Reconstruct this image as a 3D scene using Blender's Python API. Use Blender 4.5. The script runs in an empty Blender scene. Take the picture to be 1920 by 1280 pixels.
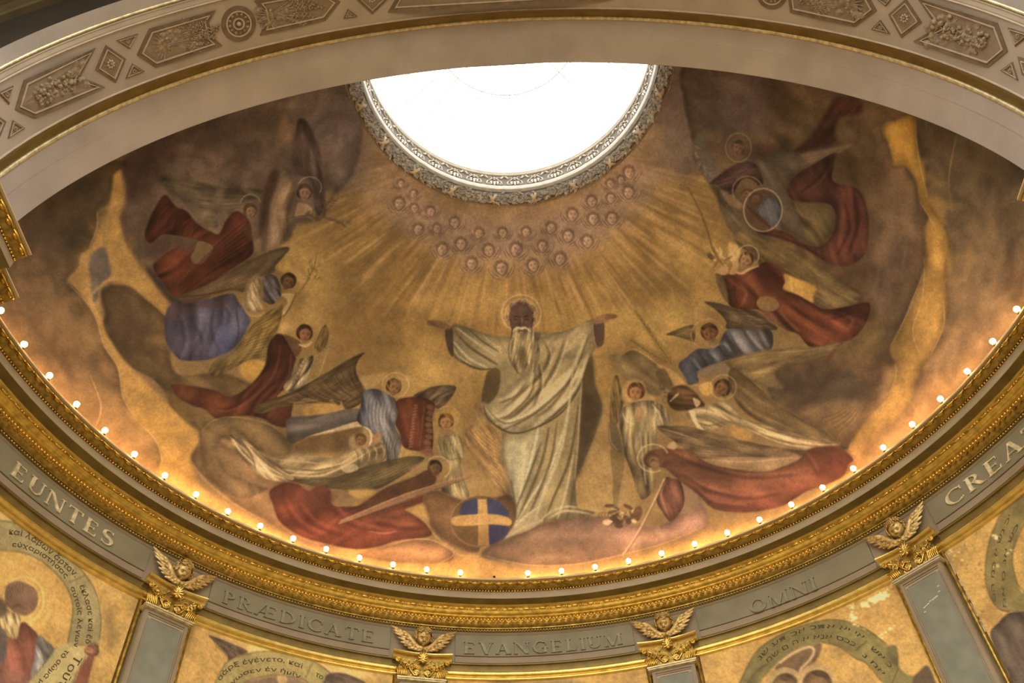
import bpy, bmesh, math, random
import numpy as np
from mathutils import Vector, Matrix

SC = bpy.context.scene
COL = SC.collection
R = math.radians

# ------------------------------------------------------------------ camera, world, lights, exposure
# metres; z = 0 is the row of bulbs on the cornice, the axis of the apse is x = y = 0, the nave lies towards -y
YAW, PITCH, ROLL = 0.0067212, 0.9002881, -0.0650762
CAM = np.array([-0.2250611, -4.3190659, -7.1057382])
FPX = 1718.186
def _rot(a, b, c):
    cy, sy, cp, sp, cr, sr = math.cos(a), math.sin(a), math.cos(b), math.sin(b), math.cos(c), math.sin(c)
    F = np.array([sy*cp, cy*cp, sp]); Rt = np.array([cy, -sy, 0.0]); U = np.cross(Rt, F)
    return np.array([Rt*cr + U*sr, U*cr - Rt*sr, F])
CM = _rot(YAW, PITCH, ROLL)
cam_data = bpy.data.cameras.new('camera'); cam = bpy.data.objects.new('camera', cam_data); COL.objects.link(cam)
cam_data.sensor_width = 36.0; cam_data.lens = FPX/1920*36.0; cam_data.clip_start = 0.05; cam_data.clip_end = 200
m = Matrix.Identity(4)
for i in range(3):
    m[i][0], m[i][1], m[i][2], m[i][3] = CM[0][i], CM[1][i], -CM[2][i], CAM[i]
cam.matrix_world = m
SC.camera = cam

SKY_UP = 4.6          # bright overcast above the roof
NAVE = 0.46           # dim church interior below the springing line
world = bpy.data.worlds.new('overcast'); SC.world = world; world.use_nodes = True
wn, wl = world.node_tree.nodes, world.node_tree.links
for n in list(wn): wn.remove(n)
w_out = wn.new('ShaderNodeOutputWorld'); w_bg = wn.new('ShaderNodeBackground')
w_tc = wn.new('ShaderNodeTexCoord'); w_sep = wn.new('ShaderNodeSeparateXYZ'); w_ramp = wn.new('ShaderNodeValToRGB')
wl.new(w_tc.outputs['Generated'], w_sep.inputs[0])
w_map = wn.new('ShaderNodeMapRange'); w_map.inputs[1].default_value = -1; w_map.inputs[2].default_value = 1
wl.new(w_sep.outputs['Z'], w_map.inputs[0]); wl.new(w_map.outputs[0], w_ramp.inputs[0])
cr_ = w_ramp.color_ramp
cr_.elements[0].position = 0.0; cr_.elements[0].color = (NAVE*0.55, NAVE*0.42, NAVE*0.25, 1)
cr_.elements[1].position = 1.0; cr_.elements[1].color = (SKY_UP*0.97, SKY_UP*0.99, SKY_UP, 1)
e = cr_.elements.new(0.50); e.color = (NAVE*1.2, NAVE*0.95, NAVE*0.62, 1)
e = cr_.elements.new(0.60); e.color = (SKY_UP*0.8, SKY_UP*0.82, SKY_UP*0.85, 1)
wl.new(w_ramp.outputs[0], w_bg.inputs[0]); wl.new(w_bg.outputs[0], w_out.inputs[0])

def area_lamp(name, loc, target, sx, sy, power, col):
    l = bpy.data.lights.new(name, 'AREA'); l.shape = 'RECTANGLE'; l.size = sx; l.size_y = sy; l.energy = power; l.color = col
    o = bpy.data.objects.new(name, l); COL.objects.link(o); o.location = loc
    o.rotation_euler = (Vector(target) - Vector(loc)).to_track_quat('-Z', 'Y').to_euler()
    return o
# warm fill lights added for the unseen nave, low behind the camera
area_lamp('nave_fill_light', (-5.0, -10.5, -5.8), (0, 3, 1.5), 5, 4, 270, (1.0, 0.80, 0.54))
area_lamp('nave_fill_light', (5.0, -10.5, -5.8), (0, 3, 1.5), 5, 4, 200, (1.0, 0.80, 0.54))
BULB_EMIT = 100.0

SC.view_settings.view_transform = 'Standard'; SC.view_settings.look = 'None'
SC.view_settings.gamma = 1.0; SC.view_settings.use_curve_mapping = False
SC.view_settings.exposure = 0.27
SC.render.film_transparent = False
try:
    SC.cycles.use_denoising = True; SC.cycles.max_bounces = 8; SC.cycles.transparent_max_bounces = 12
    SC.cycles.sample_clamp_indirect = 4.0; SC.cycles.blur_glossy = 1.0; SC.cycles.caustics_reflective = False
except Exception: pass

# ------------------------------------------------------------------ survey: picture points to places on the building and back
def to_px(P):
    q = (np.asarray(P, float) - CAM) @ CM.T
    return np.stack([960 + FPX*q[..., 0]/q[..., 2], 640 - FPX*q[..., 1]/q[..., 2]], -1)
def rays(px):
    px = np.asarray(px, float)
    return np.stack([(px[..., 0]-960)/FPX, -(px[..., 1]-640)/FPX, np.ones(px.shape[:-1])], -1) @ CM
def hit_cyl(px, r):
    d = rays(px); a = d[..., 0]**2 + d[..., 1]**2; b = 2*(CAM[0]*d[..., 0] + CAM[1]*d[..., 1]); c = CAM[0]**2+CAM[1]**2-r*r
    t = (-b + np.sqrt(np.maximum(b*b - 4*a*c, 0)))/(2*a)
    return CAM + d*t[..., None]
AX, AZ = -0.07, -0.40        # centre of the elliptical arch
def hit_arch(px, a, b):
    d = rays(px); cx = (CAM[0]-AX)/a; cz = (CAM[2]-AZ)/b; dx = d[..., 0]/a; dz = d[..., 2]/b
    A = dx*dx+dz*dz; B = 2*(cx*dx+cz*dz); Cc = cx*cx+cz*cz-1
    t = (-B + np.sqrt(np.maximum(B*B-4*A*Cc, 0)))/(2*A)
    return CAM + d*t[..., None]

# ------------------------------------------------------------------ mesh helpers
class MB:
    def __init__(s): s.v = []; s.f = []; s.n = 0
    def add(s, vs, fs):
        b = s.n; s.v.extend([tuple(map(float, v)) for v in vs]); s.n = len(s.v)
        s.f.extend([tuple(i+b for i in f) for f in fs])
    def box(s, c, d, rot=None):
        vs = [(x*d[0]/2, y*d[1]/2, z*d[2]/2) for x in (-1, 1) for y in (-1, 1) for z in (-1, 1)]
        if rot is not None: vs = [tuple(rot @ Vector(v)) for v in vs]
        s.add([(v[0]+c[0], v[1]+c[1], v[2]+c[2]) for v in vs],
              [(0, 1, 3, 2), (4, 6, 7, 5), (0, 4, 5, 1), (2, 3, 7, 6), (0, 2, 6, 4), (1, 5, 7, 3)])
    def grid(s, pts, nu, nv, cu=False, cv=False):
        fs = []
        for i in range(nu if cu else nu-1):
            for j in range(nv if cv else nv-1):
                a, b = i*nv+j, ((i+1) % nu)*nv+j; c, d = ((i+1) % nu)*nv+(j+1) % nv, i*nv+(j+1) % nv
                fs.append((a, b, c, d))
        s.add(pts, fs)
    def sphere(s, c, r, nu=8, nv=5, mat=None):
        r = (r, r, r) if np.isscalar(r) else r
        vs = [(0, 0, 1)] + [(math.sin(math.pi*j/nv)*math.cos(2*math.pi*i/nu), math.sin(math.pi*j/nv)*math.sin(2*math.pi*i/nu), math.cos(math.pi*j/nv))
              for j in range(1, nv) for i in range(nu)] + [(0, 0, -1)]
        vs = [Vector((v[0]*r[0], v[1]*r[1], v[2]*r[2])) for v in vs]
        if mat is not None: vs = [mat @ v for v in vs]
        fs = [(0, 1+i, 1+(i+1) % nu) for i in range(nu)]
        for j in range(nv-2):
            for i in range(nu):
                a = 1+j*nu+i; b = 1+j*nu+(i+1) % nu; fs.append((a, a+nu, b+nu, b))
        L = len(vs)-1; fs += [(L, L-nu+(i+1) % nu, L-nu+i) for i in range(nu)]
        s.add([(v[0]+c[0], v[1]+c[1], v[2]+c[2]) for v in vs], fs)
    def tube(s, pts, rad, n=6, cap=True):
        pts = [Vector(p) for p in pts]; k = len(pts)
        rad = [rad]*k if np.isscalar(rad) else rad
        ring = []; up = Vector((0.13, 0.97, 0.2))
        for i, p in enumerate(pts):
            t = (pts[min(i+1, k-1)]-pts[max(i-1, 0)]); t = t.normalized() if t.length > 1e-9 else Vector((0, 0, 1))
            a = t.cross(up); a = a.normalized() if a.length > 1e-4 else t.orthogonal().normalized(); b = t.cross(a)
            ring += [p + (a*math.cos(2*math.pi*j/n)+b*math.sin(2*math.pi*j/n))*rad[i] for j in range(n)]
        b0 = s.n; s.grid(ring, k, n, cv=True)
        if cap: s.f.append(tuple(b0+j for j in range(n))[::-1]); s.f.append(tuple(b0+(k-1)*n+j for j in range(n)))
    def prism(s, poly, fn, h0, h1):
        # flat outline poly[(u,v)] raised from h0 to h1 through fn(u, v, h)
        n = len(poly)
        s.add([fn(u, v, h1) for u, v in poly]+[fn(u, v, h0) for u, v in poly],
              [tuple(range(n))]+[(i, n+i, n+(i+1) % n, (i+1) % n) for i in range(n)])
    def mesh(s, name, mat, smooth=True):
        me = bpy.data.meshes.new(name); me.from_pydata(s.v, [], s.f); me.update()
        if mat: me.materials.append(mat)
        if smooth: me.shade_smooth()
        return me
    def build(s, name, mat, parent=None, smooth=True, **kw):
        return put(name, s.mesh(name, mat, smooth), parent, **kw)
def put(name, me, parent=None, mw=None, label=None, cat=None, group=None, kind=None):
    o = bpy.data.objects.new(name, me); COL.objects.link(o)
    if parent is not None:
        o.parent = parent
    if mw is not None: o.matrix_local = mw
    if label: o['label'] = label
    if cat: o['category'] = cat
    if group: o['group'] = group
    if kind: o['kind'] = kind
    return o
def empty(name, loc=(0, 0, 0), rz=0.0, **kw):
    o = put(name, None, **kw); o.location = loc; o.rotation_euler = (0, 0, rz); o.empty_display_size = 0.2
    return o
def auto_smooth(o, ang=35):
    try: o.data.set_sharp_from_angle(angle=R(ang))
    except Exception: pass
    return o
def revolve(prof, t0, t1, n):
    mb = MB(); ts = np.linspace(t0, t1, n)
    mb.grid([(r*math.sin(t), r*math.cos(t), z) for t in ts for r, z in prof], n, len(prof))
    return mb
def on_wall(t, r, z): return (r*math.sin(t), r*math.cos(t), z)
def wall_mw(t, r, z): return Matrix.Translation(on_wall(t, r, z)) @ Matrix.Rotation(-t, 4, 'Z')
def arc(t0, t1, n): return np.linspace(t0, t1, n)
ORD = ['first', 'second', 'third', 'fourth', 'fifth', 'sixth', 'seventh', 'eighth', 'ninth', 'tenth', 'eleventh', 'twelfth', 'thirteenth',
       'fourteenth', 'fifteenth', 'sixteenth', 'seventeenth', 'eighteenth', 'nineteenth', 'twentieth']

# ------------------------------------------------------------------ materials
def nodes(mat):
    mat.use_nodes = True; nt = mat.node_tree; return nt, nt.nodes['Principled BSDF']
def material(name, col, rough=0.6, metal=0.0, var=0.12, scale=9.0, bump=0.0, col2=None, emit=None, bscale=40.0, spec=0.4):
    mat = bpy.data.materials.new(name); nt, p = nodes(mat); N, L = nt.nodes, nt.links
    p.inputs['Roughness'].default_value = rough; p.inputs['Metallic'].default_value = metal
    p.inputs['Specular IOR Level'].default_value = spec
    tc = N.new('ShaderNodeTexCoord'); nz = N.new('ShaderNodeTexNoise'); nz.inputs['Scale'].default_value = scale; nz.inputs['Detail'].default_value = 5
    L.new(tc.outputs['Object'], nz.inputs['Vector'])
    rp = N.new('ShaderNodeValToRGB'); c = np.array(col[:3]); c2 = np.array(col2[:3]) if col2 else c*(1-var*2)
    rp.color_ramp.elements[0].position = 0.32; rp.color_ramp.elements[1].position = 0.68
    rp.color_ramp.elements[0].color = (*c2, 1); rp.color_ramp.elements[1].color = (*np.minimum(c*(1+var*0.5), 1), 1)
    L.new(nz.outputs['Fac'], rp.inputs[0]); L.new(rp.outputs[0], p.inputs['Base Color'])
    if bump:
        n2 = N.new('ShaderNodeTexNoise'); n2.inputs['Scale'].default_value = bscale; n2.inputs['Detail'].default_value = 4
        L.new(tc.outputs['Object'], n2.inputs['Vector'])
        b = N.new('ShaderNodeBump'); b.inputs['Strength'].default_value = bump; b.inputs['Distance'].default_value = 0.02
        L.new(n2.outputs['Fac'], b.inputs['Height']); L.new(b.outputs[0], p.inputs['Normal'])
    if emit:
        p.inputs['Emission Color'].default_value = (*emit[:3], 1); p.inputs['Emission Strength'].default_value = emit[3]
    return mat
M = dict(
    cherub=material('cherub_gilding', (0.74, 0.50, 0.17), 0.42, 0.45, 0.25, 22, 0.2, bscale=70),
    gold=material('gilding', (0.84, 0.53, 0.10), 0.33, 0.92, 0.2, 14, 0.09, bscale=50),
    gold_bright=material('burnished_gilding', (0.95, 0.66, 0.17), 0.28, 0.85, 0.12, 9, 0.1),
    gold_shade=material('shaded_gilding', (0.52, 0.33, 0.07), 0.42, 0.85, 0.25, 18, 0.16, bscale=60),  # darker copy of the gilding, crevice shade put into its colour
    gold_leaf=material('leaf_gilt_letters', (0.95, 0.78, 0.44), 0.42, 0.45, 0.2, 20),
    grey=material('grey_oil_paint', (0.25, 0.215, 0.122), 0.5, 0, 0.1, 3, 0.1, col2=(0.21, 0.176, 0.094)),
    mauve=material('mauve_grey_paint', (0.31, 0.235, 0.14), 0.5, 0, 0.1, 3, 0.1, col2=(0.27, 0.198, 0.11)),
    lip=material('bulb_lit_lip_paint', (0.72, 0.52, 0.25), 0.5, 0, 0.08, 6),  # yellowed and brightened so the bulbs' glow sits in the colour
    scroll_dark=material('umber_scroll_ground', (0.17, 0.13, 0.08), 0.7, 0, 0.1, 12),
    fascia=material('warm_grey_paint', (0.42, 0.325, 0.19), 0.5, 0, 0.08, 3, 0.08),
    olive=material('olive_gilt_shade_paint', (0.27, 0.19, 0.055), 0.42, 0.4, 0.15, 5, 0.1),  # shade under the cornice and in the recesses is painted into this olive
    blue_grey=material('blue_grey_panel_paint', (0.25, 0.245, 0.165), 0.5, 0, 0.1, 5, 0.1),
    arch=material('tan_arch_plaster', (0.48, 0.40, 0.31), 0.7, 0, 0.08, 2.5, 0.12),
    arch_brown=material('brown_grisaille_paint', (0.22, 0.155, 0.095), 0.75, 0, 0.15, 12, 0.1),
    arch_ground=material('panel_ground_paint', (0.31, 0.235, 0.155), 0.75, 0, 0.1, 12, 0.1),
    arch_light=material('pale_line_paint', (0.55, 0.45, 0.33), 0.6, 0, 0.08, 12),
    relief=material('grisaille_relief', (0.40, 0.31, 0.20), 0.7, 0, 0.25, 25, 0.2),
    soffit=material('grey_soffit_plaster', (0.52, 0.47, 0.425), 0.7, 0, 0.07, 2, 0.12, col2=(0.43, 0.385, 0.34)),
    dark=material('dark_brown_plaster', (0.030, 0.020, 0.009), 0.8, 0, 0.15, 3, 0.1),
    dark2=material('olive_brown_vault', (0.10, 0.07, 0.022), 0.8, 0, 0.15, 3, 0.1),
    cream=material('cream_stucco', (0.72, 0.66, 0.55), 0.55, 0, 0.08, 12, 0.1),
    buff=material('buff_stucco_ground', (0.36, 0.30, 0.20), 0.65, 0, 0.12, 12, 0.1),
    laurel=material('grey_green_laurel', (0.60, 0.60, 0.61), 0.65, 0, 0.3, 30, 0.2),
    laurel_bed=material('slate_garland_bed', (0.34, 0.32, 0.30), 0.7, 0, 0.15, 10, 0.1),
    ribbon=material('buff_ribbon', (0.78, 0.66, 0.50), 0.55, 0, 0.1, 20),
    iron=material('white_painted_iron_bar', (0.80, 0.80, 0.82), 0.5, 0.0, 0.1, 10),
    socket=material('dark_bulb_holder', (0.05, 0.035, 0.02), 0.5, 0.3, 0.1, 20),
    bulb=material('glowing_bulb', (1, 0.8, 0.5), 0.3, 0, 0.02, 5, emit=(1.0, 0.50, 0.15, BULB_EMIT)),
    plaster=material('bare_plaster', (0.66, 0.56, 0.38), 0.8, 0, 0.1, 30, 0.2),
    letter_unlit=material('unlit_letter_paint', (0.30, 0.262, 0.15), 0.5, 0.2, 0.15, 20),  # duller copy of the letter gilding, its lack of reflections put into the colour
    ink_faded=material('faded_lettering', (0.17, 0.135, 0.06), 0.8, 0, 0.3, 30),
    ink=material('brown_lettering', (0.10, 0.075, 0.035), 0.8, 0, 0.2, 20),
    shell=material('dome_shell_plaster', (0.3, 0.26, 0.2), 0.9, 0, 0.1, 3),
)
def frosted():
    mat = bpy.data.materials.new('frosted_skylight_glass'); mat.use_nodes = True; nt = mat.node_tree; N, L = nt.nodes, nt.links
    for n in list(N): N.remove(n)
    out = N.new('ShaderNodeOutputMaterial'); mx = N.new('ShaderNodeMixShader'); tr = N.new('ShaderNodeBsdfTransparent'); tl = N.new('ShaderNodeBsdfTranslucent')
    tr.inputs[0].default_value = (0.95, 0.97, 1, 1); tl.inputs[0].default_value = (0.93, 0.94, 0.95, 1)
    nz = N.new('ShaderNodeTexNoise'); nz.inputs['Scale'].default_value = 3
    rp = N.new('ShaderNodeMapRange'); rp.inputs[3].default_value = 0.36; rp.inputs[4].default_value = 0.46
    L.new(nz.outputs['Fac'], rp.inputs[0]); L.new(rp.outputs[0], mx.inputs[0])
    L.new(tr.outputs[0], mx.inputs[1]); L.new(tl.outputs[0], mx.inputs[2]); L.new(mx.outputs[0], out.inputs[0])
    return mat
M['glass'] = frosted()
def fresco_mat(name, rough):
    mat = bpy.data.materials.new(name); nt, p = nodes(mat); N, L = nt.nodes, nt.links
    at = N.new('ShaderNodeAttribute'); at.attribute_name = 'paint'
    tc = N.new('ShaderNodeTexCoord'); nz = N.new('ShaderNodeTexNoise'); nz.inputs['Scale'].default_value = 90; nz.inputs['Detail'].default_value = 6
    L.new(tc.outputs['Object'], nz.inputs['Vector'])
    mp = N.new('ShaderNodeMapRange'); mp.inputs[1].default_value = 0.3; mp.inputs[2].default_value = 0.7; mp.inputs[3].default_value = 0.93; mp.inputs[4].default_value = 1.07
    L.new(nz.outputs['Fac'], mp.inputs[0])
    mu = N.new('ShaderNodeVectorMath'); mu.operation = 'SCALE'; L.new(at.outputs['Color'], mu.inputs[0]); L.new(mp.outputs[0], mu.inputs['Scale'])
    L.new(mu.outputs[0], p.inputs['Base Color']); p.inputs['Roughness'].default_value = rough; p.inputs['Specular IOR Level'].default_value = 0.25
    return mat
M['fresco'] = fresco_mat('fresco_paint', 0.7)
M['panel_paint'] = fresco_mat('gilt_ground_wall_paint', 0.6)
# ------------------------------------------------------------------ the setting: dome shell, apse wall, arch, piers
DA, DB, DZ = 5.20, 4.42, -0.10            # half-ellipsoid of the vault
OCR, OCZ = 1.865, None
def dome(t, u):                            # u = 0 springing .. 1 apex
    s = u*math.pi/2
    return (DA*math.cos(s)*math.sin(t), DA*math.cos(s)*math.cos(t), DZ + DB*math.sin(s))
U_RING = math.acos(2.075/DA)/(math.pi/2)   # lower edge of the garland ring
TH = R(90.8)
mb = MB(); ts = arc(-TH, TH, 61); us = np.linspace(-0.02, U_RING, 21); k = 1.03
mb.grid([tuple(np.array(dome(t, u))*np.array([k, k, 1.02])) for t in ts for u in us], 61, 21)
mb.build('ceiling', M['shell'], kind='structure')

# entablature profile (r, z), swept round the apse and straight along the imposts
SEG = [   # name, material, profile, smooth
    ('cornice_lip', 'lip', [(5.30, -.06), (4.992, -.06), (4.984, -.063), (4.962, -.104), (4.962, -.110), (4.974, -.115), (4.99, -.116)]),
    ('ovolo_bed', 'gold_shade', [(4.99, -.112), (5.0, -.128), (5.018, -.15), (5.045, -.172), (5.075, -.182)]),
    ('fascia', 'fascia', [(5.09, -.178), (5.082, -.205), (5.080, -.21), (5.080, -.292), (5.084, -.298)]),
    ('cornice_soffit', 'olive', [(5.082, -.297), (5.10, -.300), (5.185, -.312)]),  # olive colour carries the shade of the underside
    ('gold_fillet', 'gold_bright', [(5.185, -.309), (5.181, -.313), (5.181, -.325), (5.19, -.33)]),
    ('cyma', 'gold', [(5.19, -.33), (5.215, -.345), (5.215, -.372), (5.222, -.378), (5.228, -.396), (5.243, -.41), (5.247, -.408), (5.262, -.418), (5.266, -.428), (5.285, -.436), (5.305, -.438)]),
    ('leaf_bed', 'gold_shade', [(5.30, -.44), (5.308, -.462), (5.318, -.49), (5.338, -.512), (5.36, -.52), (5.362, -.526), (5.362, -.534)]),
    ('shaded_gold_band', 'olive', [(5.362, -.533), (5.380, -.538), (5.380, -.565), (5.398, -.57), (5.398, -.60)]),  # shadow gap above the frieze, rendered as an olive tone
    ('frieze_bed', 'mauve', [(5.380, -.575), (5.404, -.602), (5.405, -.99)]),
    ('architrave_hollow', 'olive', [(5.398, -.985), (5.40, -.995), (5.425, -1.0), (5.447, -1.03), (5.45, -1.065)]),  # recess whose shadow is given by the olive colour
    ('gold_torus', 'gold_bright', [(5.45, -1.06)]+[(5.443-.030*math.sin(a), -1.094+.034*math.cos(a)) for a in np.linspace(.25, 2.9, 8)]+[(5.452, -1.135)]),
    ('gold_torus_small', 'gold_bright', [(5.452, -1.134)]+[(5.452-.018*math.sin(a), -1.154+.019*math.cos(a)) for a in np.linspace(.2, 2.9, 6)]+[(5.47, -1.176)]),
]
TE = R(85.6)
trim = empty('trim_1', (0, 0, 0), kind='structure')
trim['label'] = 'gilded cornice and grey lettered frieze running round the apse'
for nm, mt, pr in SEG:
    auto_smooth(revolve(pr, -TE, TE, 141).build(nm, M[mt], trim), 40)

# egg and dart, beads, reels, rope, leaves
def bead_row(name, r, z, rad, pitch, mt, t=TE, sq=1.0, stuff=True):
    mb = MB(); n = int(2*t*r/pitch)
    for i in range(n):
        a = -t + (i+.5)*2*t/n
        mb.sphere(on_wall(a, r, z), (rad*sq, rad, rad), 6, 4, Matrix.Rotation(-a, 3, 'Z'))
    return mb.build(name, M[mt], trim, kind='stuff')
n_egg = int(2*TE*5.01/0.146)
mb = MB(); mb.sphere((0, 0, 0), (.042, .026, .036), 10, 6)
mb2 = MB(); pts = [(.058*math.cos(a), -.012, .045*math.sin(a)-.002) for a in np.linspace(math.pi*1.0, 2*math.pi, 9)]; mb2.tube(pts, [.010]*9, 5)
egg_me = mb.mesh('egg', M['gold']); rim_me = mb2.mesh('egg_rim', M['gold'])
tilt = Matrix.Rotation(R(-38), 4, 'X')
mb3 = MB()
for i in range(n_egg):
    a = -TE + (i+.5)*2*TE/n_egg
    put('egg', egg_me, trim, wall_mw(a, 5.000, -.140) @ tilt)
    put('egg_rim', rim_me, trim, wall_mw(a, 5.000, -.140) @ tilt)
    if i:
        b = a - TE/n_egg; mw = wall_mw(b, 4.996, -.140) @ tilt
        vs = [mw @ Vector(v) for v in [(0, -.024, .036), (-.014, 0, .038), (.014, 0, .038), (0, -.012, -.05), (-.02, .004, -.02), (.02, .004, -.02)]]
        mb3.add(vs, [(0, 1, 4, 3), (0, 3, 5, 2), (0, 2, 1)])
mb3.build('dart', M['gold'], trim, smooth=False, kind='stuff')
bead_row('bead_row', 5.075, -.194, .0155, .036, 'gold')
bead_row('rope_moulding', 5.300, -.4465, .0145, .042, 'gold_bright', sq=1.3)
bead_row('lower_bead_row', 5.372, -.551, .0125, .036, 'gold')
mb = MB(); pit = .196; n = int(2*TE*5.2/pit)
for i in range(n):
    a = -TE+(i+.5)*2*TE/n
    mb.sphere(on_wall(a, 5.208, -.358), (.046, .0125, .0125), 8, 6, Matrix.Rotation(-a, 3, 'Z'))
    for dx in (-.066, -.098, .066, .098)[1:3]:
        b = a+dx/5.2; mb.sphere(on_wall(b, 5.208, -.358), .0135, 6, 4)
    b = a+.098/5.2; mb.sphere(on_wall(b, 5.208, -.358), .0135, 6, 4)
mb.build('bead_and_reel', M['gold_bright'], trim, kind='stuff')
mb = MB(); n = int(2*TE*5.32/.078)
for i in range(n):
    a = -TE+(i+.5)*2*TE/n; mw = wall_mw(a, 5.318, -.482) @ Matrix.Rotation(R(-28), 4, 'X')
    lf = [(-.033, 0, .03), (-.012, -.012, .034), (.030, -.002, .026), (.036, -.010, .0), (.02, -.022, -.012), (-.002, -.012, -.04), (-.03, -.004, -.01), (0, -.024, .01)]
    mb.add([mw @ Vector(v) for v in lf], [(7, 0, 1), (7, 1, 2), (7, 2, 3), (7, 3, 4), (7, 4, 5), (7, 5, 6), (7, 6, 0)])
    if i % 2 == 0: mb.sphere(mw @ Vector((.04, -.008, .018)), .013, 6, 4)
mb.build('leaf_and_dart', M['gold'], trim, kind='stuff')

# the curved wall below, then piers either side of the arch
mb = revolve([(5.47, -1.17), (5.47, -4.2)], -R(90), R(90), 121); mb.build('wall_back', M['olive'], kind='structure')
mb = revolve([(5.50, .3), (5.62, .28), (5.62, -4.2)], -R(92), R(92), 61); mb.build('light_seal_shell', M['shell'], kind='structure')  # unseen shell added behind the apse wall to stop light leaks

# arch: soffit of two orders, all on ellipses about one axis
def ell(ph, y, a, b): return (AX+a*math.cos(ph), y, AZ+b*math.sin(ph))
PH = np.linspace(R(1.0), R(179.0), 121)
def arch_sweep(prof, n=121):
    mb = MB(); ph = np.linspace(PH[0], PH[-1], n)
    mb.grid([ell(p_, y, a, b) for p_ in ph for y, a, b in prof], n, len(prof)); return mb
arch = empty('trim_2', (AX, -0.8, AZ), kind='structure'); arch['label'] = 'wide painted arch framing the apse, tan panels between gilt lines'
ARO = Matrix.Translation((-AX, 0.8, -AZ))
def apart(mb, name, mt, smooth=True, **kw):
    o = mb.build(name, M[mt], arch, smooth, mw=ARO, **kw); return o
auto_smooth(apart(arch_sweep([(-1.56, 4.66, 3.98), (-1.55, 4.66, 3.98), (-1.425, 4.66, 3.98), (-1.42, 4.668, 3.99)]), 'grey_band', 'soffit'))
apart(arch_sweep([(-1.425, 4.67, 3.99), (-1.422, 4.645, 3.962), (-1.402, 4.645, 3.962), (-1.398, 4.66, 3.975)]), 'gilt_line', 'gold_leaf')
auto_smooth(apart(arch_sweep([(-1.40, 4.66, 3.975), (-1.392, 4.645, 3.95), (-1.385, 4.638, 3.935), (-1.378, 4.638, 3.933), (-1.366, 4.612, 3.88), (-1.352, 4.603, 3.858), (-1.346, 4.603, 3.855)]), 'outer_moulding', 'mauve'))
auto_smooth(apart(arch_sweep([(-1.347, 4.606, 3.86), (-1.343, 4.590, 3.835), (-1.336, 4.590, 3.835), (-1.332, 4.604, 3.852)]), 'outer_bead', 'arch_light'))
BA = (4.604, 3.852); BB = (4.620, 3.864)
auto_smooth(apart(arch_sweep([(-1.333, *BA), (-1.05, 4.612, 3.858), (-.778, *BB)]), 'panel_band', 'arch'))
apart(arch_sweep([(-.780, 4.622, 3.866), (-.776, 4.604, 3.846), (-.764, 4.604, 3.846), (-.760, 4.622, 3.866)]), 'pale_bead', 'arch_light')
auto_smooth(apart(arch_sweep([(-.762, 4.622, 3.866), (-.752, 4.632, 3.885), (-.748, 4.626, 3.885), (-.735, 4.64, 3.91), (-.70, 4.675, 3.975), (-.65, 4.70, 4.025), (-.61, 4.708, 4.06), (-.60, 4.70, 4.06)]), 'hollow_moulding', 'olive'))
apart(arch_sweep([(-.612, 4.712, 4.08), (-.609, 4.688, 4.054), (-.572, 4.686, 4.054), (-.568, 4.70, 4.07)]), 'inner_gilt_line', 'gold_leaf')
auto_smooth(apart(arch_sweep([(-.572, 4.699, 4.068), (-.40, 4.713, 4.024), (-.385, 4.718, 4.012), (-.38, 4.722, 4.012), (-.11, 4.755, 3.942), (-.10, 4.757, 3.944)]), 'plain_soffit', 'soffit'), 3)
# faces of the arch wall, front and back, and the outer vault of the nave
mb = MB(); pts = []
for p_ in PH:
    x, _, z = ell(p_, 0, 4.755, 3.944); pts += [(x, -.10, z), (x*1.02, -.098, min(z+1.2, 5.6)), (x*1.1, -.098, 5.7)]
mb.grid(pts, len(PH), 3); mb.build('wall_arch', M['shell'], kind='structure')
mb = MB(); pts = []
for p_ in PH: pts += [ell(p_, -1.555, 4.66, 3.98), ell(p_, -1.56, 5.22, 4.46)]
mb.grid(pts, len(PH), 2); mb.build('wall_front', M['dark'], kind='structure')
auto_smooth(apart(arch_sweep([(-1.56, 5.21, 4.45), (-1.62, 5.21, 4.45), (-1.63, 5.25, 4.49), (-1.70, 5.27, 4.5)]), 'vault_edge_moulding', 'dark2'))
mb = arch_sweep([(-1.69, 5.26, 4.5), (-2.4, 5.27, 4.52), (-4.2, 5.3, 4.55)]); mb.build('ceiling_2', M['dark2'], kind='structure')
for sx, nm in ((-1, 'wall_left'), (1, 'wall_right')):
    mb = MB(); mb.box((sx*5.06, -1.05, -2.6), (.6, 1.9, 4.0)); mb.box((sx*5.25, .15, -2.6), (.5, .55, 4.0))
    mb.build(nm, M['grey'], smooth=False, kind='structure')

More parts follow.
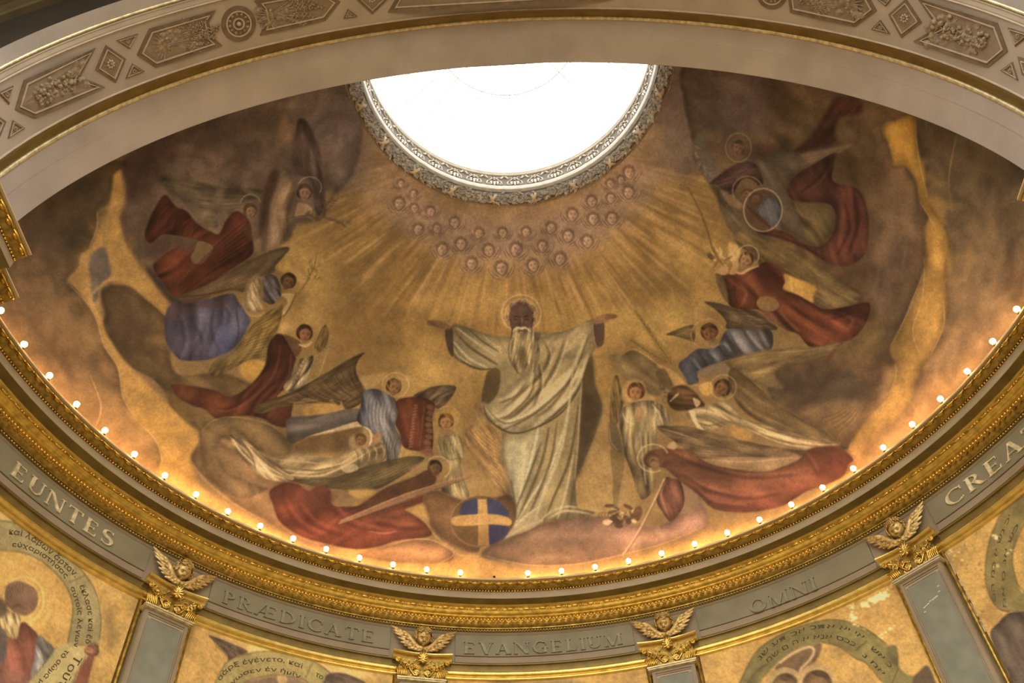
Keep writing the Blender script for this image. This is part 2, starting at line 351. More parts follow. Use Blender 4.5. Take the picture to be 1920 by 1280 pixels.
# imposts: the same cornice carried straight along the piers
def impost(sx, x_lip, y0, y1, name, label):
    root = empty(name, (sx*(x_lip+.3), (y0+y1)/2, -.3), label=label, cat='cornice')
    inv = Matrix.Translation(-root.location)
    off = lambda r: x_lip + (r-4.968)
    for nm, mt, pr in SEG[:8]:
        mb = MB(); n = len(pr)
        mb.grid([(sx*off(r), y, z) for y in (y0, y1) for r, z in pr], 2, n)
        # end return facing the apse
        mb.grid([(sx*off(r), y1, z) for r, z in pr]+[(sx*(x_lip+.62), y1, z) for r, z in pr], 2, n)
        auto_smooth(mb.build(nm, M[mt], root, mw=inv), 40)
    k = int((y1-y0)/.146)
    for i in range(k):
        y = y1-(i+.5)*.146
        mw = inv @ Matrix.Translation((sx*off(5.012), y, -.142)) @ Matrix.Rotation(R(-90*sx), 4, 'Z') @ tilt
        put('egg', egg_me, root, mw); put('egg_rim', rim_me, root, mw)
    mb = MB()
    for r, z, rad, pit in ((5.075, -.194, .0155, .036), (5.208, -.358, .0125, .05), (5.30, -.4465, .0145, .042), (5.372, -.551, .0125, .036)):
        for i in range(int((y1-y0)/pit)): mb.sphere((sx*off(r), y1-(i+.5)*pit, z), rad, 6, 4)
    mb.build('bead_row', M['gold'], root, mw=inv, kind='stuff')
    return root
impost(-1, 4.392, -2.3, -.07, 'impost_cornice', 'gilded cornice end on the left arch pier, larger and nearer of the two')
impost(-1, 4.672, -.03, .375, 'impost_cornice', 'short gilded cornice return beyond the left pier, just above the first bulbs')
impost(1, 4.385, -2.3, -.03, 'impost_cornice', 'gilded cornice end on the right arch pier, cut by the frame')
impost(1, 4.672, 0.0, .375, 'impost_cornice', 'short gilded cornice return beyond the right pier')

# ------------------------------------------------------------------ skylight in the oculus
win = empty('window_1', (0, 0, 4.6), kind='structure'); win['label'] = 'round skylight of frosted glass in a gilded stucco ring'
WO = Matrix.Translation((0, 0, -4.6))
HZ = R(92)
def ring(prof, name, mt, n=129, ang=40):
    return auto_smooth(revolve(prof, -HZ, HZ, n).build(name, M[mt], win, mw=WO), ang)
ring([(2.075, DZ+DB*math.sin(math.acos(2.075/DA))), (2.06, 3.93), (2.045, 3.925), (2.03, 3.94), (2.02, 3.965), (2.0, 3.975)], 'outer_ring_moulding', 'mauve')
ring([(2.0, 3.973), (1.96, 3.985), (1.90, 4.005), (1.895, 4.01)], 'garland_bed', 'laurel_bed')
ring([(1.897, 4.008), (1.885, 4.0), (1.87, 4.02), (1.862, 4.05)], 'inner_ring_moulding', 'buff')
ring([(1.862, 4.048), (1.858, 4.06), (1.858, 4.135), (1.868, 4.142)], 'white_rim', 'cream')
ring([(1.868, 4.14), (1.875, 4.15), (1.875, 4.43), (1.872, 4.44)], 'scroll_ground', 'scroll_dark')
ring([(1.872, 4.437), (1.858, 4.442), (1.850, 4.46), (1.858, 4.475), (1.885, 4.48), (1.885, 4.53), (1.872, 4.54), (1.872, 4.58), (1.90, 4.585)], 'upper_moulding', 'cream')
ring([(1.90, 4.583), (1.945, 4.62), (1.975, 4.93), (2.03, 4.95)], 'upper_drum', 'cream')
mb = MB(); mb.add([(-2.1, -.03, 3.7), (2.1, -.03, 3.7), (2.1, -.03, 5.6), (-2.1, -.03, 5.6)], [(0, 1, 2, 3)]); mb.build('drum_back_wall', M['cream'], win, False, mw=WO)
# pierced anthemion scrolls round the drum
def spiral(cx, cz, r0, r1, a0, a1, n=14):
    return [(cx+(r0+(r1-r0)*i/(n-1))*math.cos(a0+(a1-a0)*i/(n-1)), 0, cz+(r0+(r1-r0)*i/(n-1))*math.sin(a0+(a1-a0)*i/(n-1))) for i in range(n)]
mb = MB()
for sx in (-1, 1):
    c1 = [(sx*x, y, z) for x, y, z in spiral(.036, .085, .010, .036, R(200), R(-160), 14)]
    c2 = [(sx*.02, 0, .052), (sx*.034, 0, .02), (sx*.058, 0, -.02), (sx*.066, 0, -.06)]
    c3 = [(sx*x, y, z) for x, y, z in spiral(.040, -.085, .030, .008, R(60), R(-420), 14)]
    mb.tube(c1+c2, [.0042]*10+[.0065]*8, 5); mb.tube(c3, [.006]*8+[.0045]*6, 5)
    mb.tube([(sx*.012, 0, -.01), (sx*.03, -.004, -.05), (sx*.024, 0, -.1)], [.004, .012, .004], 5)
    mb.tube([(sx*.085, 0, .13), (sx*.075, -.004, .095), (sx*.062, 0, .07)], [.004, .013, .004], 5)
mb.tube([(0, 0, -.125), (0, -.008, -.07), (0, 0, -.015)], [.006, .014, .004], 6)
mb.sphere((0, -.006, .052), (.016, .012, .02), 6, 4); mb.sphere((0, -.006, .015), (.013, .010, .015), 6, 4)
scroll_me = mb.mesh('scroll_ornament', M['cream'])
ns = 21
for i in range(ns):
    a = -HZ+(i+.5)*2*HZ/ns
    put('scroll_ornament', scroll_me, win, WO @ wall_mw(a, 1.868, 4.288) @ Matrix.Diagonal((1.6, 1.6, 1.0, 1)))
# ribs and panes
mb = MB()
def gl(r): return 5.42 - .21*r
for nm, r in (('glazing_ring', 1.0), ('glazing_ring', 2.0)):
    mb = MB(); mb.tube([(r*math.sin(t), r*math.cos(t), gl(r)-.02) for t in arc(-HZ, HZ, 65)], .0075, 6); mb.build(nm, M['iron'], win, mw=WO)
for i in range(-8, 9):
    a = R(11.25*i); r0 = .12 if i % 2 == 0 else 1.0
    mb = MB(); mb.tube([(r*math.sin(a), r*math.cos(a), gl(r)-.02) for r in (r0, 2.0)], .0062, 6); mb.build('glazing_bar', M['iron'], win, mw=WO)
    if i < 8:
        for q0, q1 in ((.12, 1.0), (1.0, 2.0)):
            b = R(11.25*(i+1)); mb = MB(); pts = []
            for h in (0, .012):
                for r in (q0, q1):
                    for t in (a, (a+b)/2, b): pts.append((r*math.sin(t), r*math.cos(t), gl(r)+h))
            mb.add(pts, [(0, 1, 4, 3), (1, 2, 5, 4), (6, 9, 10, 7), (7, 10, 11, 8), (0, 3, 9, 6), (2, 8, 11, 5), (3, 4, 10, 9), (4, 5, 11, 10), (0, 6, 7, 1), (1, 7, 8, 2)])
            mb.build('pane', M['glass'], win, False, mw=WO)

# laurel garland round the oculus, crossed by ribbons
gar = empty('laurel_garland', (0, 1.0, 3.98), label='grey-green laurel garland with crossed buff ribbons, circling the bright skylight', cat='garland')
GO = Matrix.Translation((0, -1.0, -3.98)); rnd = random.Random(3)
leaf = [(0, 0, 0), (-.024, .035, .008), (0, .03, .022), (.024, .035, .008), (0, .085, .006)]; lfc = [(0, 1, 2), (0, 2, 3), (1, 4, 2), (2, 4, 3)]
mb = MB(); mb2 = MB(); rib_t = [R(7.2+16.7*i) for i in range(-5, 6)]
nrm = Matrix.Rotation(R(-28), 4, 'X')
def gar_mw(a, r, h=0.0): return wall_mw(a, r, 3.968+(1.96-r)*.35-h)
for i in range(1500):
    a = rnd.uniform(-HZ, HZ); r = rnd.uniform(1.905, 2.005)
    mw = gar_mw(a, r, rnd.uniform(.0, .035)) @ Matrix.Rotation(R(180), 4, 'Y') @ Matrix.Rotation(rnd.uniform(-.9, .9)+(math.pi/2 if a < 0 else -math.pi/2), 4, 'Z') @ Matrix.Rotation(rnd.uniform(-.3, .5), 4, 'X')
    mb.add([mw @ Vector(v) for v in leaf], lfc)
    if i % 5 == 0: mb2.sphere(gar_mw(a, r, .035) @ Vector((0, 0, 0)), .013, 6, 4)
mb.build('laurel_leaves', M['laurel'], gar, False, mw=GO, kind='stuff')
mb2.build('laurel_berries', M['laurel'], gar, mw=GO, kind='stuff')
mb = MB(); pts = []
for t in arc(-HZ, HZ, 97):
    for q in np.linspace(0, math.pi, 6): pts.append(on_wall(t, 1.955+.052*math.cos(q), 3.972-.03*math.sin(q)+(.018*-math.cos(q))))
mb.grid(pts, 97, 6); mb.build('garland_core', M['laurel_bed'], gar, mw=GO)
for a in rib_t:
    for s in (-1, 1):
        mb = MB(); pts = []
        for w in (-.022, .022):
            for q in np.linspace(-1, 1, 7):
                aa = a + (s*q*.040 + w)/1.955; r = 1.955+q*.055
                pts.append(gar_mw(aa, r, .078-.040*q*q).translation)
        mb.grid(pts, 2, 7); o = mb.build('ribbon', M['ribbon'], gar, mw=GO)
        so = o.modifiers.new('thickness', 'SOLIDIFY'); so.thickness = .006
# ------------------------------------------------------------------ bulbs along the cornice
L0, LD = -0.114312, 0.0836761
mb = MB()
prof = [(.0, -.036), (.012, -.034), (.016, -.022), (.026, -.006), (.031, .010), (.028, .026), (.016, .038), (.0, .041)]
mb.grid([(r*math.cos(t), r*math.sin(t), z) for t in np.linspace(0, 2*math.pi, 10, endpoint=False) for r, z in prof], 10, len(prof), cu=True)
bulb_me = mb.mesh('glass_bulb', M['bulb'])
mb = MB(); prof = [(.0, -.064), (.024, -.064), (.024, -.056), (.015, -.052), (.015, -.030), (.0, -.030)]
mb.grid([(r*math.cos(t), r*math.sin(t), z) for t in np.linspace(0, 2*math.pi, 10, endpoint=False) for r, z in prof], 10, len(prof), cu=True)
sock_me = mb.mesh('socket', M['socket'])
cnt = 0
for i in range(-16, 20):
    a = L0+i*LD; loc = on_wall(a, 5.0, 0)
    if i == 0:
        o = empty('empty_bulb_holder', loc, -a, label='dark empty bulb holder at the one gap in the row of lights', cat='bulb holder')
        put('socket', sock_me, o, Matrix.Identity(4)); continue
    if i < 0: lab = 'small glowing bulb on the cornice left of the gap, %s one left of the gap' % ORD[-i-1]
    else: lab = 'small glowing bulb on the cornice right of the gap, %s one right of the gap' % ORD[i-1]
    o = empty('light_bulb', loc, -a, label=lab, cat='light bulb', group='bulbs along the cornice')
    put('glass_bulb', bulb_me, o, Matrix.Identity(4)); put('socket', sock_me, o, Matrix.Identity(4))

# ------------------------------------------------------------------ serif lettering of the frieze
def _ell(cx, cy, rx, ry, a0, a1, n=14): return [(cx+rx*math.cos(R(a0+(a1-a0)*i/n)), cy+ry*math.sin(R(a0+(a1-a0)*i/n))) for i in range(n+1)]
def _band(cx, cy, rx, ry, th, tv, a0, a1, n=14): return _ell(cx, cy, rx, ry, a0, a1, n)+_ell(cx, cy, rx-th, ry-tv, a1, a0, n)
def _r(x0, y0, x1, y1): return [(x0, y0), (x1, y0), (x1, y1), (x0, y1)]
def _st(x, w=.15, y0=0, y1=1, s=.055): return [_r(x, y0, x+w, y1)]+([_r(x-s, 0, x+w+s, .05)] if y0 == 0 else [])+([_r(x-s, .95, x+w+s, 1)] if y1 == 1 else [])
def _dg(x0, y0, x1, y1, w): return [(x0, y0), (x0+w, y0), (x1+w, y1), (x1, y1)]
GL = {}
GL['I'] = (_st(.06), .27)
GL['E'] = (_st(.06)+[_r(.2, 0, .56, .055), [(.5, 0), (.56, 0), (.585, .22), (.545, .22)], _r(.2, .945, .53, 1), [(.49, 1), (.53, 1), (.545, .8), (.505, .8)], _r(.2, .47, .42, .525), _r(.4, .4, .44, .6)], .66)
GL['L'] = (_st(.06)+[_r(.2, 0, .52, .055), [(.46, 0), (.52, 0), (.55, .24), (.51, .24)]], .62)
GL['T'] = (_st(.28)+[_r(.02, .945, .69, 1), [(.02, 1), (.02, .78), (.06, .78), (.10, 1)], [(.69, 1), (.69, .78), (.65, .78), (.61, 1)]], .72)
GL['U'] = ([_r(.07, .3, .22, 1), _r(.0, .95, .29, 1), _r(.58, .3, .64, 1), _r(.5, .95, .72, 1), _band(.355, .3, .285, .31, .10, .07, 180, 360)], .74)
GL['N'] = ([_r(.07, 0, .13, 1), _r(.0, 0, .2, .05), _r(.0, .95, .14, 1), _dg(.6, 0, .07, 1, .17), _r(.69, 0, .75, 1), _r(.62, .95, .82, 1)], .84)
GL['P'] = (_st(.06)+[_band(.2, .725, .36, .275, .14, .055, -90, 90)], .62)
GL['R'] = (_st(.06)+[_band(.2, .735, .34, .265, .14, .055, -90, 90), _dg(.5, 0, .24, .48, .18), _r(.48, 0, .74, .05)], .74)
GL['D'] = (_st(.06)+[_band(.18, .5, .56, .5, .15, .055, -90, 90, 18)], .80)
GL['C'] = ([_band(.43, .5, .41, .5, .15, .055, 52, 308, 20), [(.66, .88), (.70, .98), (.73, .98), (.73, .66), (.70, .66)], _r(.66, .1, .70, .2)], .78)
GL['G'] = ([_band(.43, .5, .41, .5, .15, .055, 52, 305, 20), [(.66, .88), (.70, .98), (.73, .98), (.73, .68), (.70, .68)], _r(.60, .05, .74, .44), _r(.53, .41, .80, .455)], .84)
GL['O'] = ([_band(.43, .5, .41, .5, .15, .05, 0, 180, 18), _band(.43, .5, .41, .5, .15, .05, 180, 360, 18)], .86)
GL['A'] = ([_dg(.04, 0, .33, 1, .055), _dg(.55, 0, .31, 1, .17), _r(.17, .3, .6, .35), _r(-.03, 0, .17, .05), _r(.48, 0, .80, .05)], .80)
GL['V'] = ([_dg(.31, 0, .05, 1, .17), _dg(.37, 0, .64, 1, .055), _r(-.02, .95, .28, 1), _r(.56, .95, .77, 1)], .76)
GL['M'] = ([_r(.07, 0, .125, 1), _r(.0, 0, .2, .05), _dg(.36, 0, .06, 1, .16), _dg(.42, 0, .70, 1, .06), _r(.72, 0, .87, 1), _r(.66, 0, .93, .05), _r(.72, .95, .93, 1), _r(.0, .95, .12, 1)], .96)
GL['S'] = ([], .60)
def _s():
    cl = _ell(.28, .74, .20, .235, 35, 250, 12)+_ell(.28, .265, .215, .24, 75, -150, 12)
    wd = [.05]*3+[.06, .075, .09, .11, .13, .15, .17, .18, .185, .185]+[.185, .18, .17, .16, .14, .11, .09, .075, .06, .05, .05, .05, .05]
    return cl, wd
def stroke_poly(pts, wd):
    L, Rr = [], []
    for i, p in enumerate(pts):
        a = pts[max(i-1, 0)]; b = pts[min(i+1, len(pts)-1)]; dx, dy = b[0]-a[0], b[1]-a[1]; d = math.hypot(dx, dy) or 1
        n = (-dy/d*wd[i]/2, dx/d*wd[i]/2); L.append((p[0]+n[0], p[1]+n[1])); Rr.append((p[0]-n[0], p[1]-n[1]))
    return L+Rr[::-1]
_c, _w = _s(); GL['S'] = ([stroke_poly(_c, _w), _r(.44, .8, .475, 1), _r(.06, .02, .095, .24)], .60)
GL['Æ'] = ([_dg(.02, 0, .42, 1, .055), _r(.2, .3, .5, .35), _r(-.05, 0, .15, .05)]+[[(x+.42, y) for x, y in p] for p in GL['E'][0]], 1.08)
def word(txt, a0, a1, z0, z1, gilt):
    gap = .13; tot = sum(GL[c][1] for c in txt)+gap*(len(txt)-1); h = z1-z0
    root = empty('inscription_word', on_wall((a0+a1)/2, 5.37, z0), -(a0+a1)/2, label='raised serif letters reading %s on the grey frieze' % txt, cat='inscription')
    inv = (Matrix.Translation(on_wall((a0+a1)/2, 5.37, z0)) @ Matrix.Rotation(-(a0+a1)/2, 4, 'Z')).inverted()
    x = 0
    for c in txt:
        mb = MB()
        for kk, poly in enumerate(GL[c][0]):
            mb.prism(poly, lambda u, v, hh: on_wall(a0+(a1-a0)*(x+u)/tot, 5.3765-hh, z0+(.006*kk+v*(1-.012*kk))*h), -.004, .0145-.0006*kk)
        mb.build('letter', gilt, root, False, mw=inv); x += GL[c][1]+gap
    return root
word('EUNTES', R(-69.6), R(-55.6), -.86, -.69, M['gold_leaf'])
word('PRÆDICATE', R(-41.2), R(-21.7), -.86, -.70, M['letter_unlit'])
word('EVANGELIUM', R(-10.4), R(9.9), -.875, -.715, M['letter_unlit'])
word('OMNI', R(26.3), R(35.0), -.905, -.74, M['letter_unlit'])
word('CREATU', R(53.0), R(69.5), -.845, -.675, M['gold_leaf'])
# frieze tablets and the purple-grey band under them
PIL = [R(-46.95), R(-15.65), R(15.45), R(46.65)]
edges = [R(-79)]+PIL+[R(79)]
for i in range(5):
    t0 = edges[i]+R(4.15); t1 = edges[i+1]-R(4.15)
    mb = MB(); n = 25; pr = [(5.406, -.612), (5.384, -.612), (5.380, -.616), (5.380, -.893), (5.384, -.897), (5.406, -.897)]
    mb.grid([on_wall(t, r, z) for t in arc(t0, t1, n) for r, z in pr], n, 6)
    for t in (t0, t1): b = mb.n; mb.add([on_wall(t, r, z) for r, z in pr], [(0, 1, 2, 3, 4, 5)])
    auto_smooth(mb.build('frieze_tablet', M['grey'], trim), 30)
    mb = MB(); pr = [(5.406, -.899), (5.392, -.902), (5.392, -.915), (5.386, -.92), (5.386, -.982), (5.406, -.988)]
    mb.grid([on_wall(t, r, z) for t in arc(t0, t1, n) for r, z in pr], n, 6)
    for t in (t0, t1): mb.add([on_wall(t, r, z) for r, z in pr], [(0, 1, 2, 3, 4, 5)])
    auto_smooth(mb.build('frieze_band', M['mauve'], trim), 30)

# ------------------------------------------------------------------ gilded cherub heads (local frame: x along the wall, y into it, z up)
def cherub_meshes():
    out = []
    mb = MB(); nu, nv = 44, 40; pts = []
    def g(x, z, cx, cz, sx, sz): return math.exp(-((x-cx)/sx)**2-((z-cz)/sz)**2)
    for j in range(nv+1):
        ph = math.pi*j/nv
        for i in range(nu):
            th = 2*math.pi*i/nu; x = math.sin(ph)*math.sin(th); y = -math.sin(ph)*math.cos(th); z = math.cos(ph)
            w = 1.0 if z > 0 else 1-.22*(z*z); d = 0
            if y < 0:
                d = .22*g(x, z, 0, -.14, .11, .15) - .16*g(x, z, .34, .06, .16, .11) - .16*g(x, z, -.34, .06, .16, .11) \
                    + .10*g(x, z, .42, -.34, .25, .22) + .10*g(x, z, -.42, -.34, .25, .22) + .11*g(x, z, 0, -.47, .19, .05) - .10*g(x, z, 0, -.55, .2, .035) \
                    + .10*g(x, z, 0, -.62, .16, .05) + .10*g(x, z, 0, -.82, .22, .13) + .07*g(x, z, 0, .3, .5, .12) - .05*g(x, z, 0, -.34, .05, .05)
            pts.append((x*w*.092, y*.088-d*.13, z*.112))
    mb.grid(pts, nv+1, nu, cv=True)
    for sx in (-1, 1):      # eyes and ears
        mb.sphere((sx*.032, -.071, .006), (.0145, .009, .0085), 8, 5); mb.sphere((sx*.093, -.01, -.015), (.014, .022, .028), 6, 5)
    out.append(('head', mb.mesh('head', M['cherub'])))
    mb = MB(); rn = random.Random(5)
    mb.grid([(.101*math.sin(q)*math.cos(t), .012+.095*math.sin(q)*math.sin(t), .004+.122*math.cos(q)) for q in np.linspace(0, 2.0, 9) for t in np.linspace(-.35, math.pi+.35, 15)], 9, 15)
    for k in range(90):
        a = rn.uniform(-math.pi*.62, math.pi*.62); el = rn.uniform(-.25, 1.45); y_ = -math.cos(a)*math.cos(el)
        x = math.sin(a)*math.cos(el)*.1; y = y_*.095; z = math.sin(el)*.12
        if y < -.045 and z < .066: continue
        q = rn.uniform(0, 6.28); c = Vector((x*1.04, y*1.04+.008, z)); nn = Vector((x, y, z*.8)).normalized(); u = nn.orthogonal().normalized(); v = nn.cross(u)
        mb.tube([c+(u*math.cos(q+s*.75)+v*math.sin(q+s*.75))*(.022-.0022*s)+nn*.003*s for s in range(8)], [.009-.0006*s for s in range(8)], 5)
    out.append(('hair', mb.mesh('hair', M['cherub'])))
    for sx in (-1, 1):
        mb = MB(); ar = [(.0, -.150), (.06, -.145), (.12, -.10), (.17, -.02), (.20, .025)]
        mb.tube([(sx*x, -.028, z) for x, z in ar], [.020, .030, .036, .034, .018], 7)
        wing = mb.mesh('wing', M['cherub']); fe = []
        for row, (n, ln, w, yo) in enumerate(((9, .22, .020, -.012), (8, .135, .019, -.024), (7, .075, .017, -.036))):
            for k in range(n):
                f = k/(n-1); i = f*(len(ar)-1.001); i0 = int(i); q = i-i0
                bx = ar[i0][0]*(1-q)+ar[i0+1][0]*q; bz = ar[i0][1]*(1-q)+ar[i0+1][1]*q
                an = R(-14+42*f) if row == 0 else R(-26+50*f); l = ln*(.42+.58*f) if row == 0 else ln*(.6+.4*f)
                dx, dz = math.cos(an), math.sin(an); mb = MB(); pp = []
                for s, ww in ((0, .55), (.3, 1), (.65, .95), (.88, .6), (1, .05)):
                    for e_ in (-1, 0, 1): pp.append((sx*(bx+dx*l*s-dz*w*ww*e_), yo-.012*(1-abs(e_))-.01*s*(1-s)*4, bz+dz*l*s+dx*w*ww*e_))
                mb.grid(pp, 5, 3); fe.append(mb.mesh('feather', M['cherub']))
        out.append(('wing', wing, fe))
    mb = MB(); mb.tube([(0, -.02, -.155), (.004, -.024, -.17), (-.002, -.03, -.185), (0, -.03, -.20)], [.022, .016, .014, .010], 6)
    for sx in (-1, 1): mb.tube([(0, -.03, -.165), (sx*.03, -.035, -.178), (sx*.022, -.03, -.20)], [.010, .012, .004], 5)
    out.append(('knot', mb.mesh('knot', M['gold_shade'])))
    return out
CH = cherub_meshes()
between = ['EUNTES and PRÆDICATE', 'PRÆDICATE and EVANGELIUM', 'EVANGELIUM and OMNI', 'OMNI and CREATU']
turn = [R(5), R(3), R(-3), R(-6)]
for i, a in enumerate(PIL):
    o = empty('cherub_head', on_wall(a, 5.335, -.735), -a, label='gilded winged cherub head on the frieze between the words %s' % between[i], cat='cherub', group='winged cherub heads over the pilasters')
    for part in CH:
        mw = Matrix.Identity(4)
        if part[0] in ('head', 'hair'): mw = Matrix.Rotation(turn[i], 4, 'Z') @ Matrix.Rotation(R(36), 4, 'X')
        c = put(part[0], part[1], o, mw)
        if len(part) > 2:
            for f in part[2]: put('feather', f, c, Matrix.Identity(4))

# ------------------------------------------------------------------ pilasters with gilded capitals
def vol(cx, cz, r0, turns, sx, y): return [(cx+sx*(r0*(1-i/22))*math.cos(i*turns*2*math.pi/20), y-.004*i/20, cz+(r0*(1-i/22))*math.sin(i*turns*2*math.pi/20)) for i in range(21)]
def pilaster_meshes(worn):
    P = []; HW = .27
    mb = MB(); n = 13; pr = [(0, -.028, 0), (.0, -.028, .014), (-.004, -.0, .020), (.006, .018, .030), (.016, .030, .036), (.018, .034, .052), (.03, .04, .056), (.03, .05, .066), (.0, .06, .07)]
    pts = []                     # abacus: concave front, moulded
    for i in range(n):
        x = -1+2*i/(n-1); yc = -.085+.045*(1-x*x)
        for d, o, z in pr: pts.append((x*(.345-.0*o), yc+o, -.01-z*1.15))
    mb.grid(pts, n, len(pr))
    for i in (0, n-1):
        k = [pts[i*len(pr)+j] for j in range(len(pr))]; mb.add(k+[(k[0][0], .09, -.01), (k[0][0], .09, -.10)], [tuple(range(len(pr)))+(len(pr)+1, len(pr))])
    mb.add([pts[i*len(pr)] for i in range(n)]+[(.345, .09, -.01), (-.345, .09, -.01)], [tuple(range(n+2))])
    P.append(('abacus', mb.mesh('abacus', M['gold_bright'])))
    mb = MB(); mb.box((0, .02, -.205), (.54, .12, .25)); P.append(('bell', mb.mesh('bell', M['gold_shade'], False)))
    mb = MB()
    for k in range(9):
        an = R(90+(k-4)*21); l = .105-.006*abs(k-4); bx, bz = .012*(k-4), -.165
        bz = -.135; l *= 1.2; tip = (bx+l*math.cos(an), -.125+.01*abs(k-4), bz+l*math.sin(an)*1.05)
        mb.tube([(bx*.4, -.09, bz), ((bx+tip[0])/2*.9, -.112, (bz+tip[2])/2), tip, (tip[0]*1.07, tip[1]-.012, tip[2]-.012)], [.006, .011, .013, .004], 6)
    mb.sphere((0, -.095, -.142), (.02, .015, .016), 8, 5); P.append(('palmette', mb.mesh('palmette', M['gold_bright'])))
    for sx in (-1, 1):
        mb = MB(); v = vol(sx*.058, -.262, .036, 2.1, sx, -.058)
        mb.tube([(sx*.262, -.052, -.11), (sx*.20, -.05, -.15), (sx*.15, -.05, -.21), (sx*.11, -.053, -.265), (sx*.09, -.056, -.292)]+[(sx*.06, -.058, -.298)]+v[15:16]+v, [.009]*7+[.008]*21, 5)
        P.append(('scroll', mb.mesh('scroll', M['gold_bright'])))
        mb = MB(); mb.tube(vol(sx*.285, -.125, .032, 1.9, -sx, -.075), [.009]*21, 5); P.append(('scroll', mb.mesh('scroll', M['gold'])))
        mb = MB(); rn = random.Random(7)
        for k in range(15):
            f = k/14; bx = sx*(.10+.16*f); bz = -.175+.05*f*f+rn.uniform(-.03, .02)
            mb.tube([(bx, -.045, bz), (bx+sx*rn.uniform(-.02, .03), -.062, bz-.02), (bx+sx*rn.uniform(-.01, .04), -.055, bz-.045)], [.005, .011, .004], 5)
        for k in range(6):
            bx = sx*(.17+.02*k); mb.tube([(bx, -.042, -.325), (bx+sx*.006, -.055, -.27), (bx+sx*.022, -.066, -.225), (bx+sx*.034, -.058, -.235)], [.008, .011, .010, .005], 5)
        for k in range(5): mb.sphere((sx*(.03+.018*k), -.05, -.215+.008*k), (.012, .01, .014), 6, 4)
        P.append(('acanthus_leaf', mb.mesh('acanthus_leaf', M['gold'])))
        mb = MB()
        for k in range(26):
            bx, bz = sx*rn.uniform(.02, .25), rn.uniform(-.32, -.10); q = rn.uniform(0, 6.28); l = rn.uniform(.015, .03)
            mb.tube([(bx, -.040, bz), (bx+l*.6*math.cos(q), -.054, bz+l*.6*math.sin(q)), (bx+l*1.3*math.cos(q+.5), -.046, bz+l*1.3*math.sin(q+.5))], [.006, .009, .003], 5)
        P.append(('foliage', mb.mesh('foliage', M['gold'])))
    mb = MB(); mb.box((0, -.005, -.338), (.575, .15, .014)); mb.box((0, .0, -.352), (.56, .13, .016)); P.append(('necking', mb.mesh('necking', M['gold_leaf'] if not worn else M['plaster'], False)))
    zb = -3.3; zt = -.36; zc = (zb+zt)/2; h = zt-zb
    mb = MB(); mb.box((0, .035, zc), (.50, .10, h)); P.append(('shaft', mb.mesh('shaft', M['fascia'], False)))
    mb = MB(); mb.box((0, -.0165, zc-.04), (.375, .004, h-.11)); P.append(('panel', mb.mesh('panel', M['blue_grey'], False)))
    mb = MB()
    for sx in (-1, 1):
        mb.box((sx*.228, -.020, zc), (.036, .014, h)); mb.box((sx*.196, -.018, zc-.04), (.010, .012, h-.10)); mb.box((sx*.165, -.0185, zc-.06), (.005, .004, h-.17))
    mb.box((0, -.020, zt-.018), (.42, .014, .036)); mb.box((0, -.018, zt-.055), (.40, .012, .010)); mb.box((0, -.0185, zt-.086), (.335, .004, .005))
    P.append(('panel_frame', mb.mesh('panel_frame', M['mauve'], False)))
    for sx in (-1, 1):
        mb = MB(); mb.tube([(sx*.285, .062, zb), (sx*.285, .062, -.16)], .020, 8); mb.tube([(sx*.318, .085, zb), (sx*.318, .085, -.16)], .014, 8); mb.box((sx*.30, .10, (zb-.16)/2), (.085, .03, -.16-zb))
        P.append(('gilt_strip', mb.mesh('gilt_strip', M['gold_shade'])))
    if worn:
        mb = MB(); rn = random.Random(11)
        for k in range(34):
            z = -.22-rn.random()**1.1*1.05; x = .318+rn.uniform(-.016, .016); l = rn.uniform(.02, .07)
            mb.prism([(x-rn.uniform(.005, .015), z-l), (x+rn.uniform(.004, .013), z-l*.4), (x+rn.uniform(.004, .012), z+l*.6), (x-rn.uniform(.004, .012), z+l)], lambda u, v, hh: (u, .072-hh, v), 0, .004)
        P.append(('bare_plaster', mb.mesh('bare_plaster', M['plaster'], False)))
        mb = MB()
        for k, (x, z) in enumerate([(-.10, -.73), (-.075, -.722), (-.05, -.716), (-.02, -.70), (.01, -.70), (.035, -.695), (.06, -.69), (.105, -.655), (-.115, -.775), (.12, -.60)]):
            mb.prism([(x-.014, z-.008), (x+.012, z-.006), (x+.016, z+.006), (x-.010, z+.007)], lambda u, v, hh: (u, -.019-hh, v), 0, .002)
        P.append(('paint_chip', mb.mesh('paint_chip', M['plaster'], False)))
    return P
plain, wornp = pilaster_meshes(False), pilaster_meshes(True)
words = ['left of the word PRÆDICATE', 'between the words PRÆDICATE and EVANGELIUM', 'between the words EVANGELIUM and OMNI', 'right of the word OMNI, its paint flaking']
for i, a in enumerate(PIL):
    o = empty('pilaster', on_wall(a, 5.385, -.93), -a, label='grey panelled pilaster with gilded scroll capital, '+words[i], cat='pilaster', group='pilasters of the apse wall')
    for nm, me in (wornp if i == 3 else plain):
        c = put(nm, me, o, Matrix.Identity(4))
        if nm == 'bare_plaster': c['label'] = 'pale flaked plaster along the right edge'

